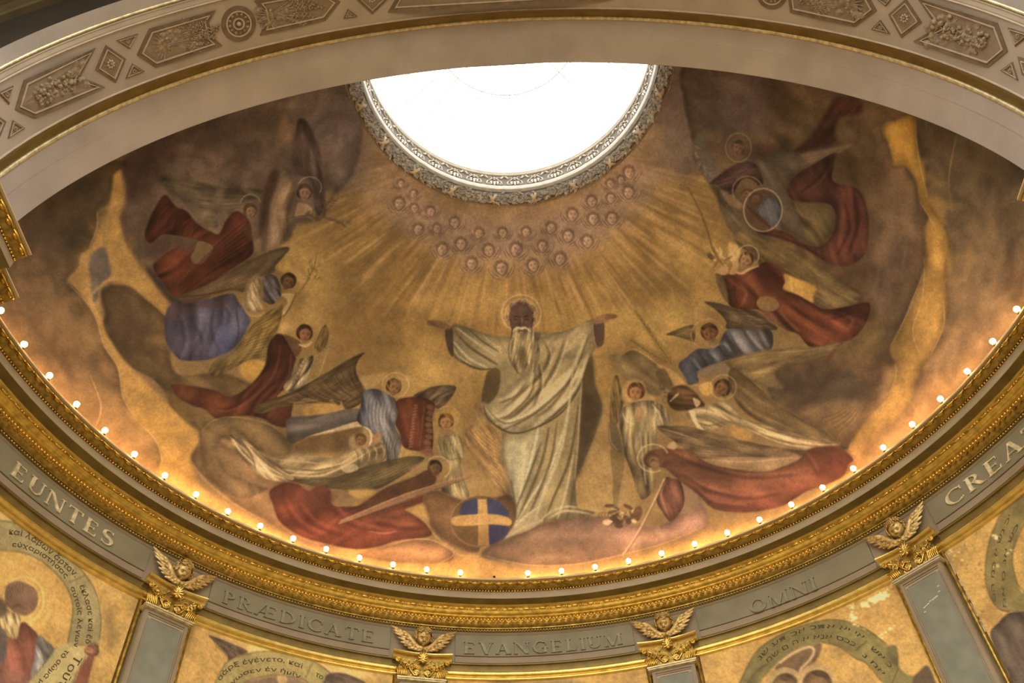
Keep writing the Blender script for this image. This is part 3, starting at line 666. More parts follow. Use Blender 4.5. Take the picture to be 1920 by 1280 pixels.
# ------------------------------------------------------------------ painted and modelled panels of the arch band
def band_fn(px):
    P = hit_arch(px, 4.612, 3.858); ph = np.arctan2((P[..., 2]-AZ)/3.858, (P[..., 0]-AX)/4.612)
    return np.stack([ph, P[..., 1]], -1)
def band_pt(ph, y, h):
    f = (y+1.333)/(1.333-.778); a = BA[0]+(BB[0]-BA[0])*f-h; b = BA[1]+(BB[1]-BA[1])*f-h
    return ell(ph, y, a, b)
def inset(poly, d):
    # polygon in (s, y) metres moved inwards by d
    n = len(poly); A = sum(poly[i][0]*poly[(i+1) % n][1]-poly[(i+1) % n][0]*poly[i][1] for i in range(n)); sg = 1 if A > 0 else -1; out = []
    for i in range(n):
        p0, p1, p2 = (np.array(poly[(i+k-1) % n], float) for k in range(3))
        e1 = (p1-p0)/(np.linalg.norm(p1-p0)+1e-9); e2 = (p2-p1)/(np.linalg.norm(p2-p1)+1e-9)
        n1 = sg*np.array([-e1[1], e1[0]]); n2 = sg*np.array([-e2[1], e2[0]]); m_ = n1+n2; q = max(m_@m_/2, .35)
        out.append(tuple(p1+m_*d/q))
    return out
SR = 4.3       # metres per radian along the band, nominal
def sy(pxs): q = band_fn(np.array(pxs, float)); return [(float(p*SR), float(y)) for p, y in q]
def bp(s, y, h): return band_pt(s/SR, y, h)
def strip(mb, outer, inner, h0, h1):
    n = len(outer)
    vs = [bp(*p, h0) for p in outer]+[bp(*p, h1) for p in outer]+[bp(*p, h1) for p in inner]+[bp(*p, h0) for p in inner]
    fs = []
    for i in range(n):
        j = (i+1) % n
        for k in range(3): fs.append((k*n+i, k*n+j, (k+1)*n+j, (k+1)*n+i))
    mb.add(vs, fs)
def panel(pxs, name, label, wid=.042, deco=None):
    pl = sy(pxs) if isinstance(pxs[0][0], int) or pxs[0][0] > 20 or pxs[0][0] < -20 else pxs; c = np.mean(pl, 0); root = empty(name, bp(c[0], c[1], 0), label=label, cat='ornament panel')
    inv = Matrix.Translation(-root.location)
    mb = MB(); strip(mb, pl, inset(pl, wid), .0, .009); mb.build('frame', M['arch_brown'], root, False, mw=inv)
    mb = MB(); strip(mb, inset(pl, wid*.92), inset(pl, wid*1.22), .0, .018); mb.build('pale_fillet', M['arch_light'], root, False, mw=inv)
    gp = inset(pl, wid*1.15); mb = MB(); mb.add([bp(*p, .003) for p in gp], [tuple(range(len(gp)))]); mb.build('ground', M['arch_ground'], root, False, mw=inv)
    if deco: deco(root, inv, c, pl)
    return root
def lump(mb, s, y, h, r, n=6): mb.sphere(bp(s, y, h), r, n, 4)
def stemline(mb, pts, h, rad): mb.tube([bp(s, y, h) for s, y in pts], rad, 5)
def leafblob(mb, s, y, ang, l, w, h=.006):
    c, sn = math.cos(ang), math.sin(ang)
    q = [(0, 0, 0), (.35, .5, .2), (.7, .42, .3), (1, 0, .1), (.7, -.42, .3), (.35, -.5, .2), (.5, 0, 1)]
    mb.add([bp(s+u*l*c-v*w*sn, y+u*l*sn+v*w*c, h+k*.016) for u, v, k in q], [(0, 6, 1), (1, 6, 2), (2, 6, 3), (3, 6, 4), (4, 6, 5), (5, 6, 0)])
def fruit(dirn, seed):
    def f(root, inv, c, pl):
        rn = random.Random(seed); q = np.array(pl); Ls = np.ptp(q[:, 0]); Hy = .40; mb = MB()
        for k in range(120):
            u = rn.random(); s = c[0]+dirn*Ls*(-.28+.44*u); y = c[1]+rn.gauss(0, .3)*Hy*.42*(.75+.25*u)
            lump(mb, s, max(min(y, c[1]+.17), c[1]-.17), rn.uniform(.008, .028), rn.uniform(.015, .026))
        mb.build('grape_cluster', M['relief'], root, mw=inv, kind='stuff')
        for k in range(20):
            mb = MB(); s = c[0]+dirn*Ls*rn.uniform(-.10, .30); y = c[1]+rn.uniform(-.15, .15); leafblob(mb, s, y, rn.uniform(0, 6.28), rn.uniform(.10, .15), rn.uniform(.08, .12), .012); mb.build('leaf', M['relief'], root, False, mw=inv)
        for k in range(4):
            mb = MB(); lump(mb, c[0]+dirn*Ls*rn.uniform(.12, .30), c[1]+rn.uniform(-.10, .10), .02, .030, 9); mb.build('pear', M['relief'], root, mw=inv)
    return f
def wheat(dirn, seed, ln=.5):
    def f(root, inv, c, pl):
        rn = random.Random(seed); q = np.array(pl); Ls = np.ptp(q[:, 0]); s0 = c[0]-dirn*Ls*.22; y0 = c[1]; mb = MB()
        for k in range(17):
            an = (k-8)*.105+rn.uniform(-.04, .04); l = Ls*.66*rn.uniform(.65, 1.0)*(1-.2*abs(an)); s1 = s0+dirn*l*math.cos(an); y1 = y0+min(l*.8, .24)*math.sin(an)
            stemline(mb, [(s0, y0+.02*an), ((s0+s1)/2, y0+(y1-y0)*.42), (s1, y1)], .014, .0065)
            for q_ in range(8):
                f_ = .62+.38*q_/7; s = s0+(s1-s0)*f_; y = y0+(y1-y0)*(f_*.9+.1*f_*f_); lump(mb, s, y+.011*(-1)**q_, .014, .013, 5)
        mb.build('wheat_ears', M['relief'], root, mw=inv, kind='stuff')
        mb = MB()
        for k in range(9):
            an = math.pi+(k-4)*.25; stemline(mb, [(s0, y0), (s0+dirn*.16*math.cos(an), y0+.15*math.sin(an)*1.2)], .012, .007)
        for k in range(5): lump(mb, s0, y0-.05+.024*k, .02, .024)
        mb.build('sheaf_knot', M['relief'], root, mw=inv)
        for k in range(10):
            mb = MB(); leafblob(mb, s0+dirn*rn.uniform(-.12, .16), y0+rn.uniform(-.14, .14), rn.uniform(0, 6.28), .12, .07, .012); mb.build('leaf', M['relief'], root, False, mw=inv)
    return f
def rosette(r):
    def f(root, inv, c, pl):
        for k in range(8):
            mb = MB(); a = k*math.pi/4; leafblob(mb, c[0]+.25*r*math.cos(a), c[1]+.25*r*math.sin(a), a, r*.75, r*.5, .005); mb.build('petal', M['arch_light'], root, False, mw=inv)
        mb = MB(); lump(mb, c[0], c[1], .014, r*.27, 8); mb.build('boss', M['relief'], root, mw=inv)
        mb = MB()
        for k in range(10): a = k*.628; lump(mb, c[0]+r*1.25*math.cos(a), c[1]+r*1.25*math.sin(a), .006, r*.13)
        mb.build('ring_of_dots', M['relief'], root, mw=inv)
    return f
LP = 'left end of the arch'; RP = 'right end of the arch'
panel([(43, 150), (27.5, 205), (65, 222), (197, 163), (150, 143.5), (178, 89.5)], 'fruit_panel', 'arch panel of grapes and leaves with a notched right end, at the arch\'s left end', deco=fruit(-1, 2))
panel([(197, 84), (178, 130.6), (217.4, 155.6), (235.5, 110)], 'diamond_panel', 'diamond arch panel with a rosette between the left grape and wheat panels', .03, rosette(.05))
panel([(216.6, 75.6), (242.4, 92), (257.8, 62.7)], 'triangle_panel', 'small triangle with rosette above right of the left diamond panel', .014, rosette(.026))
panel([(247.5, 118.6), (235.5, 147.8), (271.6, 134)], 'triangle_panel', 'small triangle with rosette below right of the left diamond panel', .014, rosette(.026))
panel([(278.5, 53.3), (256, 103), (292, 127), (417, 85.5), (398, 69), (391, 42), (404, 18.5)], 'wheat_panel', 'arch panel with a wheat sheaf, left of the left roundel', deco=wheat(-1, 4, .42))
panel([(475, 1), (490, 19), (496, 42), (487.5, 66.7), (610, 38.5), (638, 3), (600, -22)], 'wheat_panel', 'arch panel with a wheat sheaf, right of the left roundel', deco=wheat(-1, 5, .42))
panel([(652, 16.7), (644, 35), (671, 31)], 'triangle_panel', 'small triangle with rosette left of the diamond tip near the arch\'s top', .014, rosette(.026))
panel([(667, -2), (698, 27), (728, -2), (694, -34)], 'diamond_panel', 'diamond arch panel mostly cut by the top of the frame', .03, rosette(.05))
_sl = sy([(727, 23)])[0]; _sr = math.pi*SR-_sl[0]
panel([(_sl[0], _sl[1]), (_sr, _sl[1]), (_sr+.13, -1.05), (_sr, -1.26), (_sl[0], -1.26), (_sl[0]-.13, -1.05)], 'fruit_panel', 'long arch panel at the crown, almost wholly cut by the frame', deco=None)
panel([(23, 160), (-6, 174), (16, 196)], 'triangle_panel', 'small triangle with rosette above left of the left grape panel', .014, rosette(.026))
panel([(23.5, 225), (15, 260), (47, 240)], 'triangle_panel', 'small triangle with rosette below left of the left grape panel', .014, rosette(.026))
panel([(-30, 200), (-52, 252), (-12, 285), (11, 228)], 'diamond_panel', 'diamond arch panel cut by the left frame edge', .03, rosette(.05))
panel([(1481.6, 23.5), (1604, 50.4), (1644.6, 20), (1618, -30), (1500, -52), (1476, -20)], 'wheat_panel', 'arch panel with a wheat sheaf on the right half of the arch', deco=wheat(1, 6, .42))
panel([(1651, 37), (1633, 55), (1669, 64)], 'triangle_panel', 'small triangle with rosette below left of the right diamond panel', .014, rosette(.026))
panel([(1646, -1), (1662, 12), (1671, 1), (1676, -16)], 'triangle_panel', 'small triangle with rosette above left of the right diamond panel', .014, rosette(.026))
panel([(1700, -3), (1729, 41.6), (1690, 71), (1666, 27)], 'diamond_panel', 'diamond arch panel with a rosette beside the right grape panel', .03, rosette(.05))
panel([(1722, -3), (1758, 51), (1712, 77.7), (1852, 127), (1890.5, 96), (1872, 42.7)], 'fruit_panel', 'arch panel of grapes and leaves with a notched left end, at the arch\'s right end', deco=fruit(1, 9))
panel([(1891.6, 51), (1904.7, 87.5), (1934, 64)], 'triangle_panel', 'small triangle with rosette above right of the right grape panel', .014, rosette(.026))
panel([(1899, 116), (1876, 132), (1909, 151)], 'triangle_panel', 'small triangle with rosette below right of the right grape panel', .014, rosette(.026))
panel([(1909, 106), (1917, 140), (1958, 168), (1962, 120)], 'diamond_panel', 'diamond arch panel cut by the right frame edge', .03, rosette(.05))
def roundel(px, rx, label):
    q = sy([px])[0]; e1 = sy([(px[0]+rx, px[1]-rx*.33)])[0]; rad = abs(e1[0]-q[0])
    root = empty('roundel', bp(q[0], q[1], 0), label=label, cat='ornament panel'); inv = Matrix.Translation(-root.location)
    def ringp(r, n=36): return [(q[0]+r*math.cos(2*math.pi*k/n), q[1]+r*math.sin(2*math.pi*k/n)) for k in range(n)]
    mb = MB(); strip(mb, ringp(rad), ringp(rad*.74), 0, .010); mb.build('outer_ring', M['arch_brown'], root, False, mw=inv)
    mb = MB(); strip(mb, ringp(rad*.74), ringp(rad*.66), 0, .016); mb.build('pale_ring', M['arch_light'], root, False, mw=inv)
    mb = MB(); mb.add([bp(*p, .004) for p in ringp(rad*.66)], [tuple(range(36))]); mb.build('ground', M['arch_brown'], root, False, mw=inv)
    mb = MB(); strip(mb, ringp(rad*.34), ringp(rad*.26), 0, .014); mb.build('pale_ring', M['arch_light'], root, False, mw=inv)
    for k in range(12):
        mb = MB(); a = k*math.pi/6; leafblob(mb, q[0]+rad*.42*math.cos(a), q[1]+rad*.42*math.sin(a), a, rad*.24, rad*.16); mb.build('petal', M['relief'], root, False, mw=inv)
    mb = MB(); lump(mb, q[0], q[1], .012, rad*.14, 8); mb.build('boss', M['arch_light'], root, mw=inv)
roundel((447, 44.5), 31, 'round arch ornament with concentric rings and petals between two wheat panels, left of the crown')
roundel((1448, -13), 31, 'round arch ornament right of the crown, mostly cut by the frame')
# ------------------------------------------------------------------ the painter: flat wall painting composed as shapes, then laid on the vault as pigment
OX, OY, PW, PHH = -90, -60, 2100, 1420
rng = np.random.default_rng(12)
def vnoise(sc, seed):
    r = np.random.default_rng(seed); gy, gx = int(PHH/sc)+3, int(PW/sc)+3; g = r.uniform(-1, 1, (gy, gx)).astype(np.float32)
    y = np.arange(PHH)/sc; x = np.arange(PW)/sc; yi, xi = y.astype(int), x.astype(int); fy, fx = (y-yi), (x-xi); fy = fy*fy*(3-2*fy); fx = fx*fx*(3-2*fx)
    a = g[yi][:, xi]*(1-fx)+g[yi][:, xi+1]*fx; b = g[yi+1][:, xi]*(1-fx)+g[yi+1][:, xi+1]*fx
    return (a*(1-fy)[:, None]+b*fy[:, None]).astype(np.float32)
N1, N2, N3, N4 = vnoise(75, 1), vnoise(26, 2), vnoise(9, 3), vnoise(3.2, 4)
NF = (N1*.5+N2*.3+N3*.2)
YY, XX = np.mgrid[0:PHH, 0:PW].astype(np.float32); XX += OX; YY += OY
CV = np.zeros((PHH, PW, 3), np.float32); ID = np.zeros((PHH, PW), np.int16); TAGS = {0: None}
def crom(p, closed, n=7):
    p = np.array(p, float); k = len(p)
    if k < 3: return p
    idx = np.arange(k if closed else k-1); t = np.linspace(0, 1, n, endpoint=False)[None, :, None]
    g = (lambda i: p[i % k]) if closed else (lambda i: p[np.clip(i, 0, k-1)])
    p0, p1, p2, p3 = g(idx-1)[:, None], g(idx)[:, None], g(idx+1)[:, None], g(idx+2)[:, None]
    q = .5*(2*p1+(p2-p0)*t+(2*p0-5*p1+4*p2-p3)*t*t+(3*p1-p0-3*p2+p3)*t**3); q = q.reshape(-1, 2)
    return q if closed else np.vstack([q, p[-1]])
def blur(m, r):
    if r < .35: return m
    for ax in (0, 1):
        for w in ((max(1, int(round(r*1.2)))*2+1,)*2 if r > 1 else (3,)):
            h = w//2; pad = [(0, 0), (0, 0)]; pad[ax] = (h+1, h); c = np.cumsum(np.pad(m, pad, mode='edge'), axis=ax, dtype=np.float64)
            n = m.shape[ax]; m = ((np.take(c, range(w, w+n), ax)-np.take(c, range(0, n), ax))/w).astype(np.float32)
    return m
def fillmask(p, soft):
    pad = int(3*soft)+3; x0 = max(int(p[:, 0].min())-pad-OX, 0); x1 = min(int(p[:, 0].max())+pad-OX, PW); y0 = max(int(p[:, 1].min())-pad-OY, 0); y1 = min(int(p[:, 1].max())+pad-OY, PHH)
    if x1 <= x0+1 or y1 <= y0+1: return None
    S = 2; W, H = (x1-x0)*S, (y1-y0)*S
    q = (p-np.array([x0+OX, y0+OY]))*S; a = q; b = np.roll(q, -1, 0); T = np.zeros((H, W+1), np.int32)
    for (ax_, ay), (bx, by) in zip(a, b):
        if ay == by: continue
        lo, hi = (ay, by) if ay < by else (by, ay); r0 = max(int(math.ceil(lo-.5)), 0); r1 = min(int(math.ceil(hi-.5)), H)
        if r1 <= r0: continue
        rr = np.arange(r0, r1); xc = ax_+(rr+.5-ay)*(bx-ax_)/(by-ay); np.add.at(T, (rr, np.clip(np.ceil(xc-.5), 0, W).astype(int)), 1)
    m = (np.cumsum(T, 1)[:, :W] & 1).astype(np.float32).reshape(H//S, S, W//S, S).mean((1, 3))
    return slice(y0, y1), slice(x0, x1), blur(m, soft)
STK = np.random.default_rng(77).uniform(-1, 1, (256, 256)).astype(np.float32)
def streak(u, v):
    ui, vi = np.floor(u).astype(int), np.floor(v).astype(int); fu, fv = u-ui, v-vi; fu = fu*fu*(3-2*fu); fv = fv*fv*(3-2*fv)
    g = lambda a, b: STK[a % 256, b % 256]
    return (g(ui, vi)*(1-fu)+g(ui+1, vi)*fu)*(1-fv)+(g(ui, vi+1)*(1-fu)+g(ui+1, vi+1)*fu)*fv
CLIP = None
def P(pts, col, a=1.0, soft=1.05, tag=None, sm=True, drape=None, grad=None, nz=.10, n=7):
    p = crom(pts, True, n) if sm else np.array(pts, float); r = fillmask(p, soft)
    if r is None: return
    sy_, sx_, m = r
    if CLIP is not None: m = m*CLIP[sy_, sx_]
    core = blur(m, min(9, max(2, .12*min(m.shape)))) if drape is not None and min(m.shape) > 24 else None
    m = m*a*(.95 if a > .9 else 1); c = np.array(col, np.float32)[None, None, :]
    x, y = XX[sy_, sx_], YY[sy_, sx_]
    if grad is not None:      # (x0, y0, x1, y1, colour2)
        gx0, gy0, gx1, gy1, c2 = grad; d2 = (gx1-gx0)**2+(gy1-gy0)**2
        t = np.clip(((x-gx0)*(gx1-gx0)+(y-gy0)*(gy1-gy0))/d2+N2[sy_, sx_]*.08, 0, 1)[..., None]; c = c*(1-t)+np.array(c2, np.float32)*t
    f = 1+nz*(N1[sy_, sx_]*.5+N2[sy_, sx_]*.8+N3[sy_, sx_]*.5)
    if drape is not None:     # (angle of folds, spacing, strength)
        an, per, am = drape; u = -x*math.sin(R(an))+y*math.cos(R(an))+N1[sy_, sx_]*per*.5; v = x*math.cos(R(an))+y*math.sin(R(an))
        f = f+am*(1.9*streak(u/per*1.7, v/per/2.6)+1.0*streak(u/per*4.1+31, v/per/1.7))
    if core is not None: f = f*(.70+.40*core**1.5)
    CV[sy_, sx_] = CV[sy_, sx_]*(1-m[..., None])+np.clip(c*f[..., None], 0, 255)*m[..., None]
    if tag:
        if tag not in TAGS.values(): TAGS[len(TAGS)] = tag
        k = [i for i, v in TAGS.items() if v == tag][0]; ID[sy_, sx_][m > .5*min(a, 1)] = k
def S(pts, w, col, a=.75, soft=.7, prof='both', sm=True):
    p = crom(pts, False, 6) if sm and len(pts) > 2 else np.array(pts, float); k = len(p)
    if len(p) == 2: p = np.array([p[0]+(p[1]-p[0])*t for t in np.linspace(0, 1, 5)]); k = 5
    t = np.linspace(0, 1, k); ww = {'both': np.sin(np.pi*np.clip(t*.94+.03, 0, 1))**.6, 'out': 1-t*.9, 'in': .1+t*.9, 'flat': np.ones(k)}[prof]*w/2
    d = np.gradient(p, axis=0); d /= (np.linalg.norm(d, axis=1)[:, None]+1e-6); nn = np.stack([-d[:, 1], d[:, 0]], 1)*ww[:, None]
    P(np.vstack([p+nn, (p-nn)[::-1]]), col, a, soft, None, False, nz=.05)
def EL(cx, cy, rx, ry, rot=0, a0=0, a1=360, n=22):
    c, s = math.cos(R(rot)), math.sin(R(rot)); q = [R(a0+(a1-a0)*i/n) for i in range(n+1 if a1-a0 < 360 else n)]
    return [(cx+rx*math.cos(t)*c-ry*math.sin(t)*s, cy+rx*math.cos(t)*s+ry*math.sin(t)*c) for t in q]
def lerp2(A, B, t, s):
    A, B = np.array(A, float), np.array(B, float)
    def at(Q, u): u = u*(len(Q)-1); i = min(int(u), len(Q)-2); return Q[i]+(Q[i+1]-Q[i])*(u-i)
    return at(A, t)*(1-s)+at(B, t)*s
def feathers(A, B, n, dark, light=None, w=2.0, a=.55, bow=4):
    for i in range(n):
        t = (i+.5)/n; p, q = lerp2(A, B, t, 0), lerp2(A, B, t, 1); d = q-p; nn = np.array([-d[1], d[0]])/(np.linalg.norm(d)+1e-6); mid = (p+q)/2+nn*bow
        S([p, mid, q], w, dark, a)
        if light: S([p+nn*w*1.1, mid+nn*w*1.1, q+nn*w*1.1], w*.7, light, a*.7)
def halo(cx, cy, rx, ry, col=(190, 160, 105), fill=None, a=.7, w=1.6, rot=0, a0=0, a1=360):
    if fill: P(EL(cx, cy, rx, ry, rot), fill, .5, 1.2)
    S(EL(cx, cy, rx, ry, rot, a0, a1-.01, 40), w, col, a, .5, 'flat')
def head(cx, cy, r, rot=0, skin=(150, 108, 70), hair=(72, 48, 24), look=0, tag=None, beard=None, hs=1.0, det=1.0):
    r *= .93; skin = tuple(min(255, v*1.09) for v in skin); c, s = math.cos(R(rot)), math.sin(R(rot)); T = lambda x, y: (cx+(x*c*.9-y*s)*r, cy+(x*s*.9+y*c)*r)
    P([T(-.95*hs, .25), T(-1.0*hs, -.4), T(-.6*hs, -.98*hs), T(-.05, -1.12*hs), T(.58*hs, -1.0*hs), T(1.0*hs, -.4), T(.95*hs, .25), T(.5, .6), T(-.5, .6)], hair, .95, .7, tag, drape=(rot+50, r*.5, .22) if r > 14 else None)
    o = look*.18
    P([T(-.62+o, -.35), T(-.2+o, -.62), T(.25+o, -.62), T(.66+o, -.3), T(.62+o, .25), T(.32+o, .78), T(0+o, .95), T(-.32+o, .78), T(-.62+o, .25)], skin, .95, .7, tag, grad=(*T(-.7, -.3), *T(.8, .5), tuple(v*.72 for v in skin)))
    dk = tuple(v*.52 for v in skin); lt = tuple(min(255, v*1.22) for v in skin)
    if r*det > 7:
        for sx in (-1, 1):
            ex = sx*.30+o*1.4; S([T(ex-.17, -.16), T(ex, -.22), T(ex+.17, -.15)], r*.10, dk, .8, .5); S([T(ex-.13, .0), T(ex, -.05), T(ex+.13, .01)], r*.13, dk, .75, .5)
        S([T(.04+o*1.6, -.12), T(.10+o*1.9, .22), T(-.06+o*1.6, .30)], r*.09, dk, .65, .5); S([T(-.01+o*1.6, -.1), T(.02+o*1.8, .22)], r*.09, lt, .6, .5)
        S([T(-.18+o*1.5, .52), T(0+o*1.5, .49), T(.18+o*1.5, .53)], r*.11, dk, .7, .5); S([T(-.16+o, .80), T(.1+o, .78)], r*.08, lt, .4, .6)
        for sx in (-1, 1): P(EL(*T(sx*.34+o, .28), r*.17, r*.15), (min(255, skin[0]*1.12), skin[1]*.9, skin[2]*.85), .35, r*.07)
    else:
        for sx in (-1, 1): P(EL(*T(sx*.30+o, -.02), r*.12, r*.07), dk, .6, .5)
        S([T(-.14+o, .55), T(.14+o, .55)], r*.1, dk, .5, .4); S([T(0+o*1.5, .0), T(.05+o*1.5, .28)], r*.08, dk, .35, .4)
    if beard: P([T(-.6, .2), T(-.3, .45), T(.3, .45), T(.6, .2), T(.6, .9), T(.2, 1.6), T(-.2, 1.7), T(-.6, 1.0)], beard, .9, .8, tag, drape=(rot+90, r*.4, .25))

# ---- ground: gold field, darker to the sides
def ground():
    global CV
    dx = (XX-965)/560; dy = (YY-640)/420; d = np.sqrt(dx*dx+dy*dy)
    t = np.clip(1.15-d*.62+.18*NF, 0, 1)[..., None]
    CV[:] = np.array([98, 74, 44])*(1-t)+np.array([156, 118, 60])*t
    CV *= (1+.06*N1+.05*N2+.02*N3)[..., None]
    # rays out of the oculus
    an = np.arctan2(YY-240, XX-958); rr = np.hypot(XX-958, (YY-240)*1.15)
    k = an*52; i0 = np.floor(k).astype(int); f = k-i0; tab = np.random.default_rng(8).uniform(-1, 1, 1000).astype(np.float32)
    v = tab[i0 % 997]*(1-f)+tab[(i0+1) % 997]*f; k2 = an*130+rr*.004; j0 = np.floor(k2).astype(int); v2 = tab[(j0*7) % 991]
    w = np.exp(-((rr-300)/150)**2)*(YY > 300); w2 = np.clip((XX-350)/250, 0, 1)*np.clip((1560-XX)/250, 0, 1)
    CV *= (1+(.09*v+.04*v2)*w*w2)[..., None]
    for _ in range(90):      # blotchy ground
        x, y, w = rng.uniform(560, 1380), rng.uniform(430, 1000), rng.uniform(14, 60)
        P(EL(x, y, w, w*rng.uniform(.4, .9), rng.uniform(-50, 50)), [(126, 96, 46), (178, 140, 68), (116, 84, 42), (170, 122, 66)][rng.integers(4)], rng.uniform(.12, .34), w*.45)
    for x, y, w, h in ((605, 520, 46, 60), (560, 470, 60, 22), (575, 600, 40, 30), (1290, 470, 60, 50), (1250, 600, 60, 50), (930, 560, 30, 26), (1030, 575, 36, 26), (850, 570, 40, 26), (1180, 600, 40, 40), (890, 690, 30, 40), (1130, 900, 40, 60), (800, 700, 50, 30)):
        P(EL(x, y, w, h), (186, 148, 74), .45, 16)
    for x, y, w, h in ((700, 600, 70, 60), (640, 560, 30, 60), (760, 520, 50, 40), (1230, 540, 50, 40)): P(EL(x, y, w, h, 20), (122, 92, 46), .4, 22)
    for _ in range(430):
        a = rng.uniform(.28, math.pi-.28); r0 = rng.uniform(190, 330); l = rng.uniform(30, 130); c, s = math.cos(a), math.sin(a)
        p0 = (958+r0*c*1.12, 240+r0*s); p1 = (958+(r0+l)*c*1.15, 240+(r0+l)*s)
        S([p0, p1], rng.uniform(1.2, 6), [(205, 162, 98), (196, 146, 92), (112, 80, 42), (128, 88, 50)][rng.integers(4)], rng.uniform(.15, .5), 1.3)
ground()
# grey-rose ground of the painted cherubs, the skylight's veil mixed into the colour
P([(720, 330), (760, 420), (850, 480), (960, 505), (1080, 480), (1160, 420), (1215, 300), (1240, 180), (1100, 330), (950, 385), (800, 350), (690, 200)], (164, 128, 100), .75, 22)
P([(640, 150), (690, 300), (800, 385), (950, 420), (1100, 395), (1210, 290), (1262, 130), (1340, 130), (1260, 330), (1100, 460), (950, 480), (780, 440), (640, 330), (560, 150)], (138, 112, 94), .55, 18)
for p0, p1, w in [((905, 560), (960, 505), 14), ((1000, 560), (985, 505), 12), ((850, 600), (880, 540), 12), ((1060, 600), (1050, 545), 14), ((1150, 560), (1110, 520), 12), ((800, 575), (850, 500), 14), ((930, 570), (950, 530), 8), ((1100, 590), (1080, 540), 8)]:
    S([p0, p1], w, (180, 138, 76), .35, 3, 'out')

def smoky(x0, y0, x1, y1, n, amp=.16, clip=None):
    global CLIP
    if clip is not None:
        r = fillmask(crom(clip, True), 1.5); CLIP = np.zeros((PHH, PW), np.float32); CLIP[r[0], r[1]] = r[2]
    for _ in range(n):
        x, y = rng.uniform(x0, x1), rng.uniform(y0, y1); a = math.atan2((y-470)/.55, x-960)+math.pi/2+rng.normal()*.45; l = rng.uniform(18, 75); w = rng.uniform(5, 22)
        iy, ix = int(y-OY), int(x-OX); c = CV[iy, ix]*(1+amp*rng.choice([-1, 1])*rng.uniform(.5, 1.3)); d = np.array([math.cos(a)*l, math.sin(a)*l*.7]); q = np.array([x, y]); b = np.array([-d[1], d[0]])*rng.normal()*.25
        S([q-d, q+b, q+d], w, c, .5, 4)
    CLIP = None
# upper left mass of shadowed angels
ul = [(228, 330), (240, 290), (330, 235), (450, 190), (560, 160), (660, 140), (680, 240), (660, 330), (612, 380), (604, 412), (556, 420), (540, 450), (480, 480), (440, 520), (380, 560), (330, 572), (296, 545), (269, 500), (242, 464), (230, 430), (223, 403), (225, 370)]
P([(560, 150), (655, 140), (690, 220), (700, 300), (640, 360), (590, 380), (560, 300)], (104, 86, 74), .8, 14)
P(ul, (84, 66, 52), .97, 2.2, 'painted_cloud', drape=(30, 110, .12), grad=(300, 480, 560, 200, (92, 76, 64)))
P([(560, 190), (640, 140), (676, 200), (668, 250), (620, 260), (580, 235)], (104, 90, 84), .7, 10)
P([(228, 330), (250, 286), (320, 250), (330, 300), (290, 350), (240, 380)], (78, 54, 44), .7, 6)
S([(332, 300), (344, 322), (354, 338)], 8, (124, 100, 70), .6, 2); S([(352, 310), (362, 335)], 4, (140, 116, 84), .5, 1.2)
P([(528, 214), (540, 220), (548, 250), (550, 272), (536, 270), (526, 250)], (150, 112, 78), .85, 3)
P([(291, 331), (350, 336), (419, 351), (491, 357), (486, 371), (451, 382), (420, 416), (398, 428), (371, 408), (350, 384), (318, 358)], (88, 76, 56), .9, 1.6, 'painted_angel_upper_left', drape=(12, 16, .14))
feathers([(300, 335), (340, 350), (380, 400)], [(420, 356), (470, 366), (450, 392)], 9, (62, 52, 38), (116, 100, 74), 2.2, .5)
P([(346, 378), (360, 392), (366, 412), (386, 432), (404, 434), (398, 410), (376, 392)], (120, 98, 70), .75, 2)
# ---- clouds of the outer sides
cl_l = [(-120, 300), (215, 300), (213, 330), (205, 378), (183, 396), (182, 430), (168, 462), (150, 476), (146, 500), (124, 528), (136, 536), (162, 566), (182, 600), (196, 648), (222, 690), (233, 750), (266, 798), (290, 822), (303, 852), (306, 900), (420, 960), (380, 1000), (100, 900), (-120, 620)]
gold = (172, 128, 62)
P([(215, 300), (236, 360), (226, 420), (250, 480), (300, 545), (318, 570), (312, 600), (270, 560), (215, 530), (190, 545), (200, 620), (250, 690), (320, 760), (372, 815), (376, 850), (360, 860), (380, 920), (470, 985), (560, 1030), (400, 1010), (280, 900), (180, 700), (140, 560), (120, 480), (180, 360)], gold, .92, 3, grad=(200, 350, 330, 820, (168, 118, 46)))
P(cl_l, (88, 66, 40), .96, 1.6, 'painted_cloud', grad=(120, 420, 200, 800, (112, 80, 42)), drape=(60, 150, .10))
smoky(-40, 330, 310, 960, 230, clip=cl_l)
P([(60, 380), (180, 330), (205, 378), (182, 430), (168, 462), (130, 476), (90, 470), (40, 440)], (70, 58, 38), .6, 5)
for q in ([(124, 528), (162, 566), (182, 600), (196, 648), (222, 690), (233, 750), (266, 798)], [(266, 798), (290, 822), (302, 850), (304, 872)], [(183, 396), (182, 430), (168, 462)], [(168, 700), (190, 760), (180, 800)]): S(q, 2.2, (196, 150, 86), .6, .9)
P([(191, 463), (168, 487), (171, 531), (173, 562), (182, 565), (191, 531), (206, 521), (208, 507), (202, 478)], (100, 88, 76), .9, 1.3)
S([(190, 600), (170, 560), (192, 534), (214, 522), (236, 528)], 5, (190, 142, 72), .6, 1.5)
icl = [(191, 545), (203, 538), (215, 536), (244, 538), (270, 558), (303, 585), (318, 610), (330, 700), (420, 700), (500, 740), (560, 800), (520, 850), (378, 806), (353, 792), (322, 762), (312, 736), (285, 709), (249, 689), (222, 658), (203, 628), (195, 605), (198, 588), (191, 560)]
P(icl, (86, 62, 36), .96, 1.4, 'painted_cloud', drape=(40, 120, .10), grad=(220, 560, 420, 760, (104, 78, 40)))
smoky(190, 540, 540, 840, 120, clip=icl)
